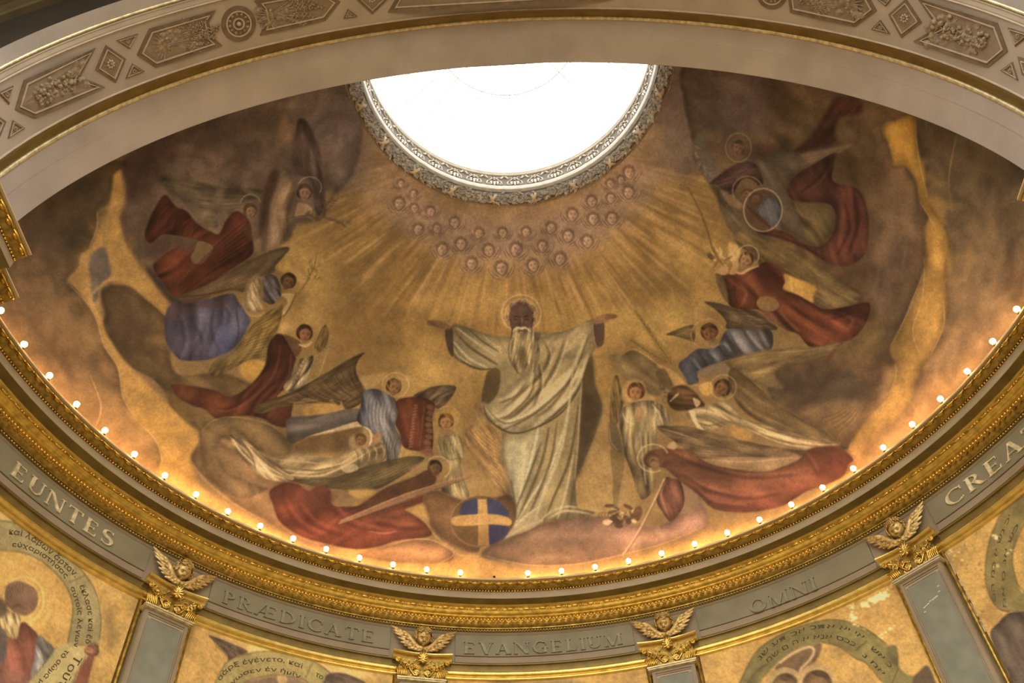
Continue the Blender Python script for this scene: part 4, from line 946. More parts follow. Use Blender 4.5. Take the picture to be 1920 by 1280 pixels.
S([(270, 558), (290, 572), (318, 600)], 2, (180, 132, 76), .5, .8)
smoky(230, 180, 640, 560, 190, .14, ul)
# red angel, upper left
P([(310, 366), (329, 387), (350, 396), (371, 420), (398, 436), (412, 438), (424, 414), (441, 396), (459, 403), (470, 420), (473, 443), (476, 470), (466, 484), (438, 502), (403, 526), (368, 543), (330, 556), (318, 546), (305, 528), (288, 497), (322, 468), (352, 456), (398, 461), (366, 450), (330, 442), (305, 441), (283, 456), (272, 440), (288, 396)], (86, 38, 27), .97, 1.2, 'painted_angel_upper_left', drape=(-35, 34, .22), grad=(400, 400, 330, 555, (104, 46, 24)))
P([(300, 444), (345, 446), (398, 462), (372, 466), (352, 474), (322, 466), (292, 490), (284, 470)], (92, 66, 50), .85, 2)
P([(372, 453), (386, 455), (400, 464), (392, 480), (380, 494), (364, 494), (358, 482), (366, 468)], (120, 96, 60), .9, 1); feathers([(372, 455), (398, 464)], [(366, 490), (382, 492)], 5, (80, 60, 36), (160, 130, 84), 1.3)
feathers([(318, 380), (350, 405), (400, 445)], [(290, 420), (330, 440), (390, 455)], 6, (60, 26, 18), (126, 62, 40), 3, .4); feathers([(460, 410), (470, 470)], [(330, 540), (345, 552)], 7, (62, 24, 14), (134, 66, 40), 4, .4)
head(469, 397, 15, 12, (142, 108, 76), (84, 60, 34), .8, 'painted_angel_upper_left'); halo(470, 383, 19, 18, (170, 145, 104), a0=185, a1=345)
S([(473, 418), (476, 440)], 4, (136, 108, 78), .7)
P([(458, 428), (480, 418), (486, 440), (470, 452)], (96, 66, 44), .5, 2)
# brown winged angel with olive branch
P([(523, 344), (507, 380), (499, 426), (488, 465), (502, 476), (523, 465), (538, 440), (552, 416), (557, 390), (553, 350), (545, 320), (532, 318)], (124, 98, 72), .95, 1.5, 'painted_angel_olive_branch', drape=(100, 26, .14))
P([(508, 322), (524, 318), (520, 345), (506, 380), (498, 425), (486, 448), (488, 400), (496, 355)], (70, 46, 34), .85, 2.4)
P([(560, 225), (578, 232), (600, 285), (604, 330), (611, 386), (606, 406), (594, 402), (588, 370), (584, 340), (566, 330), (548, 325), (552, 270)], (82, 64, 56), .9, 1.8, 'painted_angel_olive_branch', drape=(75, 14, .12))
head(571, 363, 17, 5, (142, 106, 84), (78, 54, 42), .3, 'painted_angel_olive_branch'); halo(581, 352, 22, 20, (176, 150, 116), a0=200, a1=390)
P([(560, 380), (579, 385), (588, 398), (570, 404), (553, 408), (556, 392)], (152, 118, 84), .95, 1.2, 'painted_angel_olive_branch')
S([(530, 412), (575, 404), (612, 408), (652, 426)], 2, (84, 66, 44), .8)
for i in range(34):
    t = i/33; p = np.array([568+84*t, 404+2*math.sin(6*t)+20*t*t]); a = R(rng.uniform(-120, 60)); l = rng.uniform(8, 15); S([p, p+l*.6*np.array([math.cos(a), math.sin(a)])+(0, 1), p+l*np.array([math.cos(a), math.sin(a)])], 4, (94, 76, 48) if i % 3 else (128, 102, 66), .75)
for i in range(10):
    t = i/9; p = np.array([604+18*t, 396-20*t]); a = R(-60+70*(i % 2)); S([p, p+11*np.array([math.cos(a), math.sin(a)])], 4, (90, 72, 50), .7)

# ---- wing above and blue angel, left
P([(334, 557), (382, 539), (438, 507), (475, 485), (513, 469), (536, 463), (543, 468), (528, 486), (516, 500), (514, 510), (486, 522), (462, 547), (433, 545), (391, 557), (349, 565)], (112, 86, 54), .97, 1.1, 'painted_angel_blue_left', grad=(400, 540, 530, 470, (80, 66, 42)), drape=(-28, 18, .10))
feathers([(360, 552), (420, 545), (462, 540)], [(470, 490), (510, 476), (524, 486)], 8, (72, 56, 34), (132, 106, 68), 1.8, .4)
S([(334, 558), (390, 552), (440, 540)], 3, (80, 44, 26), .7)
P([(486, 598), (527, 572), (530, 584), (524, 614), (513, 632), (508, 673), (500, 681), (480, 674), (456, 681), (414, 702), (391, 701), (405, 674), (440, 648)], (122, 94, 42), .97, 1.0, 'painted_angel_blue_left', drape=(-50, 9, .12), grad=(520, 590, 430, 690, (116, 92, 46)))
feathers([(520, 580), (512, 630), (505, 670)], [(440, 640), (420, 670), (405, 695)], 13, (78, 58, 26), (156, 124, 58), 1.8, .5)
P([(456, 681), (480, 673), (502, 682), (497, 702), (472, 716), (452, 700)], (170, 122, 48), .9, 2)
P([(335, 566), (349, 570), (391, 561), (435, 551), (450, 570), (466, 593), (470, 602), (460, 625), (440, 652), (410, 668), (398, 673), (372, 676), (344, 676), (330, 668), (314, 645), (309, 619), (312, 585), (323, 570)], (62, 58, 70), .98, 1.2, 'painted_angel_blue_left', drape=(105, 30, .20), grad=(340, 640, 440, 600, (70, 72, 92)))
P(EL(426, 634, 17, 34, 18), (84, 90, 120), .75, 6); P(EL(446, 600, 9, 30, 20), (112, 112, 126), .5, 4); S([(442, 575), (448, 620), (440, 650)], 3, (52, 48, 56), .6)
for q in ([(360, 600), (380, 640), (372, 672)], [(400, 580), (396, 620), (412, 660)], [(335, 590), (345, 630), (340, 665)], [(415, 570), (430, 590), (424, 612)]): S(q, 5, (54, 48, 54), .5, 1.5); S([(x+8, y) for x, y in q], 4, (112, 106, 118), .35, 1.5)
P([(330, 566), (400, 561), (440, 552), (420, 575), (360, 585), (325, 600), (312, 610), (316, 580)], (84, 54, 44), .55, 5)
P([(493, 522), (506, 514), (521, 523), (528, 551), (518, 566), (508, 571), (492, 561), (488, 540)], (80, 76, 78), .97, 1, 'painted_angel_blue_left', drape=(60, 12, .25)); feathers([(505, 525), (525, 550)], [(500, 560), (515, 568)], 6, (54, 48, 50), (140, 130, 124), 1.5)
P(EL(476, 552, 18, 36, 12), (126, 102, 66), .9, 1.5); P([(472, 530), (486, 523), (490, 540), (487, 562), (494, 576), (488, 585), (474, 583), (464, 570), (464, 548)], (158, 132, 88), .97, 1, 'painted_angel_blue_left', drape=(70, 9, .16)); S([(455, 560), (462, 585), (480, 594), (498, 586)], 2, (170, 140, 92), .6)
P([(520, 505), (546, 500), (566, 514), (577, 530), (566, 534), (556, 520), (540, 508)], (178, 140, 78), .7, 2)
P([(520, 500), (541, 490), (545, 503), (534, 513)], (176, 134, 58), .7, 2)
head(540, 529, 17, 30, (112, 76, 46), (66, 44, 26), .5, 'painted_angel_blue_left')
P([(528, 552), (548, 550), (554, 558), (546, 576), (534, 590), (530, 584), (540, 566)], (166, 134, 84), .95, .9, 'painted_angel_blue_left'); S([(556, 548), (545, 575), (530, 596)], 3, (80, 58, 30), .7)
S([(548, 566), (575, 530), (590, 500), (594, 475)], 2, (96, 72, 36), .75)
for i in range(26): a = R(rng.uniform(-150, -20)); p = np.array([rng.uniform(572, 600), rng.uniform(486, 526)]); S([p, p+rng.uniform(8, 15)*np.array([math.cos(a), math.sin(a)])], 2.2, (104, 80, 42) if i % 3 else (182, 146, 82), .6)

# ---- red angel with a scroll and blade, left centre
P([(515, 630), (524, 626), (533, 630), (545, 650), (555, 670), (552, 684), (545, 710), (533, 730), (520, 745), (548, 754), (547, 773), (538, 800), (514, 797), (487, 783), (447, 780), (410, 787), (383, 767), (363, 761), (336, 746), (321, 722), (353, 723), (403, 732), (433, 744), (470, 722), (497, 686), (503, 650)], (94, 42, 27), .98, 1.1, 'painted_angel_red_left', drape=(-55, 36, .2), grad=(530, 650, 430, 790, (92, 44, 22)))
for q in ([(520, 640), (512, 690), (480, 735), (440, 765)], [(540, 660), (535, 700), (505, 745)], [(500, 700), (470, 740), (420, 768), (370, 750)]): S(q, 5, (60, 24, 14), .5, 1.5); S([(x+6, y+3) for x, y in q], 3.5, (144, 74, 46), .4, 1.2)
P([(533, 628), (548, 632), (562, 640), (566, 655), (556, 668), (545, 650)], (98, 66, 40), .95, 1, 'painted_angel_red_left')
P([(526, 605), (545, 610), (535, 622), (524, 626)], (182, 146, 82), .45, 2)
head(571, 627, 18, 10, (146, 96, 54), (70, 42, 20), .7, 'painted_angel_red_left'); S([(560, 646), (574, 649), (586, 641)], 5, (190, 148, 100), .85)
P([(612, 609), (617, 622), (614, 642), (601, 662), (590, 653), (597, 632), (604, 616)], (104, 80, 42), .97, .8, 'painted_angel_red_left', drape=(-65, 7, .15))
P([(590, 653), (602, 661), (622, 636), (618, 660), (600, 702), (586, 722), (568, 724), (580, 690)], (136, 108, 58), .96, 1, 'painted_angel_red_left'); S([(620, 640), (604, 690), (592, 718)], 1.6, (182, 146, 88), .6)
P([(560, 677), (578, 670), (588, 668), (582, 696), (568, 724), (555, 731), (540, 734), (532, 724), (548, 704)], (142, 120, 82), .96, 1, 'painted_angel_red_left', drape=(-60, 10, .28)); feathers([(560, 680), (582, 680)], [(536, 724), (564, 724)], 6, (84, 64, 38), (190, 164, 116), 1.5, .6)
for i in range(6): S(EL(570-3*i+rng.uniform(-3, 3), 678+8*i, 6, 4, 40, 0, 300, 12), 1.3, (84, 62, 36), .6, .5)

# ---- blue angel with red banner, wings
P([(577, 762), (615, 752), (647, 768), (675, 757), (660, 790), (615, 778), (577, 782), (566, 770)], (168, 124, 56), .9, 1.6)
P([(683, 661), (650, 675), (610, 700), (567, 725), (517, 747), (480, 762), (485, 776), (535, 762), (577, 746), (614, 754), (620, 748), (636, 760), (640, 752), (650, 768), (676, 757), (686, 732), (673, 710), (668, 692), (672, 676)], (98, 74, 42), .97, .9, 'painted_angel_blue_banner', drape=(-28, 10, .12), grad=(500, 760, 660, 690, (84, 64, 40)))
feathers([(500, 762), (580, 735), (672, 690)], [(620, 745), (650, 760), (684, 735)], 6, (60, 42, 24), (132, 100, 60), 2.4, .5); feathers([(668, 680), (600, 715), (530, 750)], [(680, 720), (640, 745), (560, 752)], 12, (64, 46, 26), (138, 106, 64), 2, .55)
S([(683, 661), (650, 675), (610, 700)], 2, (160, 124, 76), .5)
P([(540, 785), (580, 780), (610, 776), (660, 766), (686, 770), (676, 788), (650, 796), (585, 816), (545, 832), (538, 808)], (84, 76, 66), .97, 1.2, 'painted_angel_blue_banner', drape=(-12, 24, .12))
P([(546, 832), (585, 816), (650, 800), (680, 800), (660, 842), (600, 850), (545, 850), (536, 840)], (98, 70, 36), .85, 3)
P([(580, 818), (620, 806), (650, 796), (672, 791), (692, 797), (662, 803), (625, 811)], (176, 148, 104), .9, .8, 'painted_angel_blue_banner'); S([(582, 818), (630, 809), (690, 797)], 1.2, (90, 66, 36), .6)
P([(682, 734), (700, 729), (720, 734), (742, 750), (746, 776), (741, 800), (753, 826), (748, 856), (740, 872), (726, 867), (722, 836), (698, 812), (671, 790), (676, 764)], (80, 82, 88), .98, 1, 'painted_angel_blue_banner', drape=(75, 18, .22), grad=(690, 760, 740, 860, (104, 98, 86)))
P([(702, 765), (716, 762), (724, 780), (716, 792), (700, 785)], (146, 138, 120), .6, 3); feathers([(690, 740), (740, 760)], [(690, 800), (735, 800)], 7, (58, 54, 50), (140, 132, 114), 2, .5, 3); feathers([(718, 815), (750, 820)], [(724, 862), (744, 868)], 5, (58, 52, 46), (140, 130, 112), 2, .5)
P([(677, 708), (700, 701), (730, 698), (772, 706), (762, 716), (720, 714), (700, 726), (684, 730)], (178, 138, 78), .6, 2)
halo(742, 722, 25, 23, (186, 156, 98), fill=(158, 122, 66), a0=180, a1=440); head(738, 727, 17, 20, (138, 98, 58), (96, 68, 34), .8, 'painted_angel_blue_banner')
P([(776, 742), (795, 732), (810, 725), (842, 722), (856, 727), (843, 750), (823, 766), (808, 758), (790, 748)], (90, 72, 52), .97, .9, 'painted_angel_blue_banner', drape=(-30, 8, .14)); S([(790, 735), (812, 725), (842, 722), (856, 727)], 1.4, (150, 120, 78), .5)
P([(745, 751), (785, 744), (815, 757), (811, 785), (813, 822), (808, 848), (783, 846), (757, 838), (750, 813), (742, 795), (746, 775)], (98, 44, 27), .98, .9, 'painted_red_banner', drape=(85, 22, .10))
for i in range(8): P(EL(807-.6*i+rng.uniform(-2, 2), 764+11*i, 7, 5, 20), (124, 82, 50), .8, 1)
P([(785, 846), (800, 842), (814, 846), (810, 856), (795, 854)], (134, 84, 54), .8, 1.2)
S([(796, 760), (792, 800), (787, 840)], 1.4, (168, 110, 64), .55)
for i in range(15): y = 761+5.6*i; x = 781-.75*i; S([(x-6+rng.uniform(-1, 1), y), (x+4, y-1.5)], 1.5, (188, 142, 96), .6, .4); S([(x-5, y), (x-4+rng.uniform(0, 8), y+4)], 1.2, (180, 132, 88), .5, .4)

# ---- child in white beside it, and the great tan wing
P([(893, 756), (906, 775), (924, 800), (940, 822), (945, 852), (952, 882), (956, 930), (930, 916), (906, 884), (886, 852), (870, 832), (872, 812), (888, 790)], (146, 108, 58), .92, 1.6, 'painted_child_white', drape=(60, 12, .12)); feathers([(895, 770), (875, 815), (880, 840)], [(935, 820), (945, 870), (950, 925)], 14, (108, 78, 40), (180, 140, 82), 2, .45)
P([(896, 758), (905, 776), (920, 790), (905, 800), (886, 812), (892, 780)], (162, 126, 70), .6, 2)
P([(823, 820), (840, 815), (862, 818), (871, 842), (864, 872), (872, 900), (881, 930), (862, 934), (837, 925), (827, 917), (846, 886), (838, 864), (822, 846)], (146, 126, 78), .97, 1, 'painted_child_white', drape=(75, 14, .2)); feathers([(830, 822), (862, 822)], [(838, 860), (862, 860)], 5, (100, 80, 42), (180, 158, 108), 1.8, .5); feathers([(846, 880), (866, 880)], [(836, 920), (876, 926)], 6, (98, 78, 42), (178, 154, 104), 1.8, .5)
S([(826, 850), (845, 862), (862, 858)], 2.2, (96, 74, 40), .6)
halo(840, 782, 22, 20, (176, 138, 70), fill=(170, 126, 56), a=.5); head(837, 793, 17, -6, (162, 112, 64), (108, 70, 28), -.4, 'painted_child_white'); P([(826, 806), (848, 806), (850, 816), (828, 816)], (130, 96, 56), .7, 1)

# ---- the great figure with open arms
GT = 'painted_robed_elder'
rad = [(978+r*math.cos(a), 588+r*math.sin(a)) for i in range(44) for a in [math.pi*2*i/44] for r in [(46 if i % 2 else 36)]]
P(rad, (180, 140, 80), .35, 1.5, sm=False)
robe = [(847, 611), (874, 613), (912, 627), (942, 631), (962, 630), (1000, 622), (1013, 623), (1047, 623), (1065, 619), (1090, 608), (1111, 599), (1116, 604), (1118, 648), (1111, 669), (1116, 719), (1129, 759), (1125, 787), (1108, 835), (1094, 868), (1081, 898), (1080, 922), (1084, 952), (1105, 957), (1113, 964), (1042, 977), (1016, 984), (994, 995), (968, 1006), (946, 1011), (955, 994), (962, 970), (956, 922), (953, 889), (943, 852), (942, 824), (938, 804), (920, 789), (912, 778), (903, 752), (909, 717), (916, 696), (897, 694), (872, 684), (849, 663)]
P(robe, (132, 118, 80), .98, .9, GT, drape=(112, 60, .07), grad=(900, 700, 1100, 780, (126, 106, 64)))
P([(1088, 700), (1100, 680), (1112, 668), (1117, 719), (1129, 759), (1125, 787), (1108, 835), (1081, 900), (1082, 850), (1086, 790), (1090, 740)], (82, 64, 37), .92, 2.5)
P([(1098, 735), (1116, 760), (1122, 780), (1108, 815), (1092, 842), (1088, 800)], (68, 53, 31), .6, 5)
P([(916, 696), (936, 692), (938, 720), (930, 744), (912, 760), (904, 750), (909, 717)], (92, 74, 42), .95, 1.2)
P([(942, 830), (975, 815), (1010, 800), (1018, 835), (1000, 880), (985, 925), (972, 970), (963, 975), (957, 925), (953, 889), (944, 852)], (144, 132, 90), .8, 3, drape=(100, 26, .10)); P([(950, 850), (972, 836), (984, 860), (970, 900), (962, 890)], (160, 154, 116), .5, 6)
# mantle, thrown across from the right shoulder
mant = [(1000, 640), (1040, 628), (1066, 620), (1110, 602), (1108, 650), (1092, 712), (1070, 750), (1040, 780), (1000, 800), (972, 812), (950, 812), (936, 800), (914, 790), (904, 754), (920, 756), (950, 730), (980, 700)]
P(mant, (142, 124, 84), .92, 1.2, drape=(128, 26, .10))
for q, w, d in [([(1100, 625), (1070, 700), (1030, 745), (985, 780), (940, 802)], 7, 1), ([(1104, 660), (1080, 725), (1040, 770), (1000, 800)], 6, 1), ([(1060, 635), (1040, 690), (1010, 735), (960, 782), (925, 790)], 6, -1), ([(1040, 650), (1015, 700), (985, 730), (940, 770)], 5, -1), ([(1000, 690), (990, 735), (950, 775), (922, 782)], 5, 1), ([(1010, 680), (1014, 720), (1000, 762)], 5, -1), ([(904, 755), (925, 780), (950, 790), (990, 775)], 5, 1), ([(985, 712), (960, 740), (930, 752)], 4, 1), ([(1080, 680), (1066, 720), (1030, 765), (1004, 782)], 4, -1), ([(1020, 640), (1030, 660), (1025, 690)], 4, -1)]:
    S(q, w, (198, 180, 134) if d > 0 else (76, 60, 32), .75, 1.3); S([(x+5, y+4) for x, y in q], w*.7, (78, 62, 34) if d > 0 else (188, 168, 122), .6, 1.2)
S([(906, 752), (912, 778), (922, 791), (936, 802), (960, 812), (990, 808), (1040, 784), (1072, 752), (1094, 712)], 3.5, (72, 55, 28), .75)
# left sleeve folds
for q, w, c_ in [([(852, 620), (880, 650), (920, 676), (934, 684)], 5, (92, 80, 48)), ([(850, 640), (880, 672), (915, 690)], 5, (178, 166, 124)), ([(856, 614), (890, 640), (930, 668)], 4, (176, 162, 118)), ([(880, 618), (905, 640), (936, 660)], 4, (94, 80, 46)), ([(905, 628), (925, 645), (945, 655)], 3, (172, 156, 110)), ([(850, 655), (872, 680), (900, 692), (932, 691)], 3, (76, 60, 32)), ([(850, 650), (860, 668), (885, 684)], 4, (168, 152, 108))]: S(q, w, c_, .8, 1.0)
# skirts
for q, w, c_ in [([(1075, 690), (1062, 790), (1030, 880), (985, 950), (952, 1006)], 6, (180, 164, 118)), ([(1066, 780), (1050, 850), (1022, 920), (1000, 985)], 7, (172, 156, 108)), ([(1085, 760), (1075, 830), (1062, 880), (1040, 930), (1020, 980)], 5, (84, 68, 36)), ([(1030, 800), (1018, 860), (995, 920), (970, 975)], 6, (92, 76, 42)), ([(1045, 790), (1034, 860), (1008, 930), (985, 980)], 5, (96, 78, 44)), ([(1010, 800), (1000, 850), (985, 900)], 6, (178, 166, 126)), ([(1076, 850), (1062, 920), (1045, 975)], 5, (170, 150, 102)), ([(1078, 900), (1070, 950), (1062, 972)], 4, (88, 70, 38)), ([(958, 900), (965, 940), (966, 975)], 4, (88, 72, 40)), ([(1084, 952), (1060, 950), (1030, 962), (1000, 990)], 4, (170, 150, 104)), ([(1110, 964), (1060, 958), (1030, 972)], 4, (178, 154, 106)), ([(950, 1008), (990, 985), (1020, 975)], 5, (182, 160, 110)), ([(955, 996), (985, 970), (1010, 950)], 6, (176, 158, 112)), ([(965, 960), (990, 900), (1015, 830)], 4, (86, 72, 42)), ([(1092, 700), (1088, 760), (1084, 830), (1078, 900)], 3, (176, 156, 110))]: S(q, w, c_, .78, 1.1)
P([(946, 1011), (955, 994), (985, 970), (1016, 962), (1010, 984), (985, 998)], (158, 136, 90), .7, 2); S([(946, 1012), (985, 1000), (1016, 986), (1060, 976), (1112, 966)], 2.4, (84, 62, 34), .6)
# hands, head, beard
P([(836, 616), (848, 613), (850, 640), (850, 668), (842, 660), (836, 638)], (78, 58, 46), .95, .8, GT); P([(801, 602), (815, 600), (832, 603), (848, 613), (838, 618), (826, 616), (812, 611), (804, 607)], (132, 92, 56), .96, .6, GT)
for k in range(4): S([(820, 606+2*k), (808, 602.5+2.4*k), (801, 601.5+2.2*k)], 1.4, (86, 56, 34), .7, .4)
S([(822, 601), (838, 606), (848, 613)], 2, (172, 126, 80), .5)
P([(1113, 605), (1132, 604), (1133, 640), (1126, 651), (1117, 648)], (82, 60, 50), .96, .8, GT); S([(1112, 604), (1114, 630), (1118, 648), (1127, 652)], 1.6, (178, 156, 112), .7)
P([(1111, 601), (1124, 592), (1140, 588), (1156, 590), (1158, 595), (1146, 599), (1138, 604), (1124, 607), (1114, 608)], (134, 94, 58), .96, .6, GT)
for k in range(4): S([(1134, 592+2.6*k), (1146, 590.5+2.2*k), (1157, 591+1.6*k)], 1.4, (88, 58, 36), .7, .4)
halo(978, 588, 37, 35, (196, 162, 104), fill=(168, 132, 82), a=.8); halo(978, 588, 33, 31, (108, 78, 44), a=.5, w=1.2)
P([(958, 612), (955, 592), (959, 575), (969, 567), (980, 566), (992, 570), (1000, 581), (1001, 598), (998, 616), (990, 626), (967, 626)], (94, 64, 57), .98, .8, GT)
for i in range(30):
    a = R(rng.uniform(150, 390)); p = np.array([978+25*math.cos(a), 592+26*math.sin(a)]); S(EL(p[0], p[1], 3.5, 2.6, rng.uniform(0, 180), 0, 260, 10), 1.3, (158, 136, 112) if i % 2 else (70, 48, 42), .7, .4)
for sx in (-1, 1): S([(978+sx*4, 596), (978+sx*9, 593), (978+sx*15, 596)], 2, (56, 36, 32), .85, .5); S([(978+sx*6, 600), (978+sx*10, 599), (978+sx*14, 601)], 2, (48, 30, 28), .8, .5); S([(978+sx*6, 603), (978+sx*13, 603)], 1, (140, 108, 90), .6, .4)
S([(978, 594), (976, 606), (973, 612), (979, 614)], 2.2, (60, 38, 34), .6, .5); S([(979, 592), (979, 608)], 2, (146, 114, 98), .6, .5); P(EL(978, 580, 10, 5), (124, 92, 80), .5, 2)
P([(960, 618), (972, 612), (978, 614), (986, 612), (1000, 618), (1006, 640), (1011, 657), (1006, 682), (1001, 698), (994, 684), (988, 686), (978, 702), (970, 698), (962, 684), (955, 664), (958, 636)], (146, 126, 86), .97, .8, GT, drape=(95, 8, .2))
feathers([(964, 618), (1000, 618)], [(958, 672), (1006, 680)], 14, (104, 86, 54), (180, 160, 116), 1.5, .4, 3); P([(974, 655), (980, 648), (988, 660), (986, 682), (978, 694), (972, 676)], (96, 78, 46), .7, 2)
S([(962, 622), (970, 615), (978, 616), (986, 615), (996, 622)], 4, (206, 184, 144), .85, .6); S([(970, 622), (978, 620), (986, 622)], 2, (74, 46, 38), .8, .5)
S([(958, 632), (954, 662), (962, 686), (976, 704)], 2.4, (98, 78, 48), .7); S([(1004, 632), (1012, 658), (1006, 684), (1000, 700)], 2.4, (98, 78, 48), .7)
P([(1002, 624), (1014, 626), (1010, 640), (1003, 634)], (86, 66, 42), .6, 1.2)

# ---- orb and clouds at its feet
P([(795, 926), (821, 920), (860, 936), (905, 940), (960, 930), (962, 990), (905, 1023), (895, 1036), (865, 1031), (821, 1002), (804, 978), (795, 955)], (100, 66, 36), .95, 1.4, 'painted_cloud', drape=(30, 60, .1))
P(EL(902, 977, 56, 48), (108, 76, 36), .97, 1, 'painted_orb', grad=(860, 940, 950, 1010, (96, 66, 32)))
P([(868, 944), (880, 938), (896, 936), (897, 963), (870, 966), (862, 962)], (56, 58, 84), .97, .8, 'painted_orb'); P([(914, 936), (932, 939), (948, 952), (955, 969), (935, 966), (916, 964)], (58, 60, 88), .97, .8, 'painted_orb'); P([(919, 985), (954, 988), (946, 1010), (930, 1020), (918, 1022)], (54, 54, 80), .97, .8, 'painted_orb')
P([(896, 936), (913, 936), (916, 980), (918, 1023), (897, 1023), (897, 980)], (176, 132, 66), .95, .8, 'painted_orb', sm=False, grad=(905, 936, 905, 1023, (146, 100, 48))); P([(850, 970), (880, 965), (925, 964), (956, 972), (956, 985), (920, 983), (880, 986), (850, 984)], (170, 124, 60), .95, .8, 'painted_orb')
S(EL(902, 977, 56, 48, 0, 20, 300, 30), 1.5, (176, 132, 78), .5)
P([(700, 1010), (760, 1005), (850, 1020), (880, 1045), (870, 1070), (700, 1075), (600, 1050)], (166, 116, 54), .6, 6)
cr2 = [(902, 1038), (920, 1023), (946, 1012), (984, 998), (1020, 983), (1086, 970), (1130, 969), (1190, 985), (1240, 985), (1280, 960), (1312, 946), (1326, 964), (1328, 984), (1302, 1001), (1250, 1017), (1198, 1030), (1162, 1041), (1120, 1050), (1060, 1059), (1000, 1060), (944, 1052), (911, 1047)]
P([(880, 1040), (1000, 1075), (1150, 1060), (1330, 1005), (1480, 960), (1600, 880), (1640, 890), (1450, 1040), (1150, 1100), (850, 1110), (560, 1050), (420, 990), (300, 900), (330, 890), (560, 1020), (760, 1075)], (180, 126, 58), .8, 5)
P(cr2, (122, 88, 60), .96, 1.4, 'painted_cloud', drape=(-8, 70, .08), grad=(1000, 1000, 1280, 1000, (130, 92, 70))); S([(904, 1040), (940, 1050), (1000, 1060), (1080, 1058), (1162, 1041), (1250, 1017), (1326, 984)], 2, (188, 138, 84), .5, 1)
P([(675, 1043), (700, 1030), (734, 1022), (763, 1013), (807, 1012), (840, 1026), (851, 1040), (845, 1051), (821, 1055), (748, 1055)], (138, 92, 54), .94, 1.4, 'painted_cloud', drape=(-10, 40, .08)); S([(734, 1022), (763, 1013), (807, 1012), (845, 1030), (850, 1042), (826, 1055)], 2.4, (196, 150, 88), .6, 1)
S([(800, 985), (822, 1010), (850, 1030), (866, 1042), (900, 1042)], 3, (184, 136, 80), .6, 1.2)

# ---- clouds and drapery at lower left
lw = [(358, 857), (370, 880), (398, 905), (442, 943), (492, 972), (540, 1000), (600, 1026), (640, 990), (600, 920), (540, 880), (480, 850), (430, 840), (378, 803), (373, 830)]
P(lw, (106, 78, 44), .96, 1.6, 'painted_cloud', drape=(35, 90, .08), grad=(420, 860, 560, 1000, (140, 96, 58)))
P([(378, 803), (398, 789), (428, 784), (457, 783), (503, 795), (538, 821), (545, 848), (520, 858), (497, 850), (471, 832), (452, 816), (430, 808), (407, 838), (419, 873), (436, 891), (480, 908), (503, 917), (452, 934), (412, 912), (380, 872)], (108, 82, 46), .9, 2, drape=(50, 50, .1))
S([(376, 812), (398, 790), (440, 782), (503, 795), (538, 821)], 2, (168, 128, 76), .5, 1); S([(358, 862), (385, 900), (440, 945), (500, 978)], 2, (190, 134, 80), .45, 1.2)
wd = [(550, 897), (597, 894), (632, 894), (690, 873), (748, 859), (776, 855), (797, 860), (778, 877), (745, 898), (705, 918), (646, 918), (602, 914), (550, 903), (532, 898)]
P(wd, (94, 76, 42), .97, 1, 'painted_angel_white_left', drape=(-14, 12, .1)); feathers([(560, 898), (640, 905), (700, 912)], [(700, 874), (760, 862), (790, 866)], 9, (66, 52, 28), (128, 106, 64), 1.8, .45)
w1 = [(430, 808), (440, 814), (457, 824), (474, 836), (497, 859), (527, 880), (552, 898), (527, 903), (492, 895), (465, 871), (448, 853), (436, 832)]
w2 = [(515, 860), (545, 852), (573, 849), (602, 856), (632, 859), (655, 845), (684, 838), (707, 826), (722, 840), (720, 863), (684, 874), (646, 886), (617, 895), (567, 898), (550, 894), (527, 874)]
P(w2, (136, 112, 68), .98, .9, 'painted_angel_white_left', drape=(-20, 20, .16)); P(w1, (162, 132, 82), .98, .8, 'painted_angel_white_left', drape=(42, 16, .22))
for q, c_ in [([(436, 822), (455, 850), (490, 880), (535, 898)], (200, 168, 112)), ([(447, 820), (470, 850), (480, 880)], (98, 72, 38)), ([(456, 826), (490, 865), (530, 890)], (194, 160, 106)), ([(470, 838), (505, 872), (545, 896)], (110, 82, 44)), ([(530, 880), (580, 886), (630, 874), (670, 850)], (182, 150, 98)), ([(540, 890), (600, 892), (650, 872), (690, 848)], (196, 164, 110)), ([(520, 862), (570, 866), (620, 872)], (170, 138, 88)), ([(560, 880), (600, 882), (640, 872)], (92, 70, 36))]: S(q, 4, c_, .65, 1)
for k in range(8): S([(664+7*k, 842-1.6*k), (672+7*k, 854-1.2*k), (670+7*k, 870-1.4*k)], 2.2, (186, 156, 104) if k % 2 else (98, 74, 38), .7, .7)
P([(640, 878), (664, 870), (672, 880), (652, 887)], (184, 156, 110), .7, 1)
head(676, 826, 13, 20, (130, 86, 50), (88, 60, 28), .3, 'painted_angel_white_left'); S([(682, 800), (694, 808), (697, 824), (692, 836)], 4, (206, 176, 126), .85, .7); P([(698, 820), (712, 810), (716, 818), (704, 832)], (146, 100, 60), .8, 1); P([(655, 825), (664, 816), (668, 838), (658, 842)], (146, 118, 74), .7, 1.4)
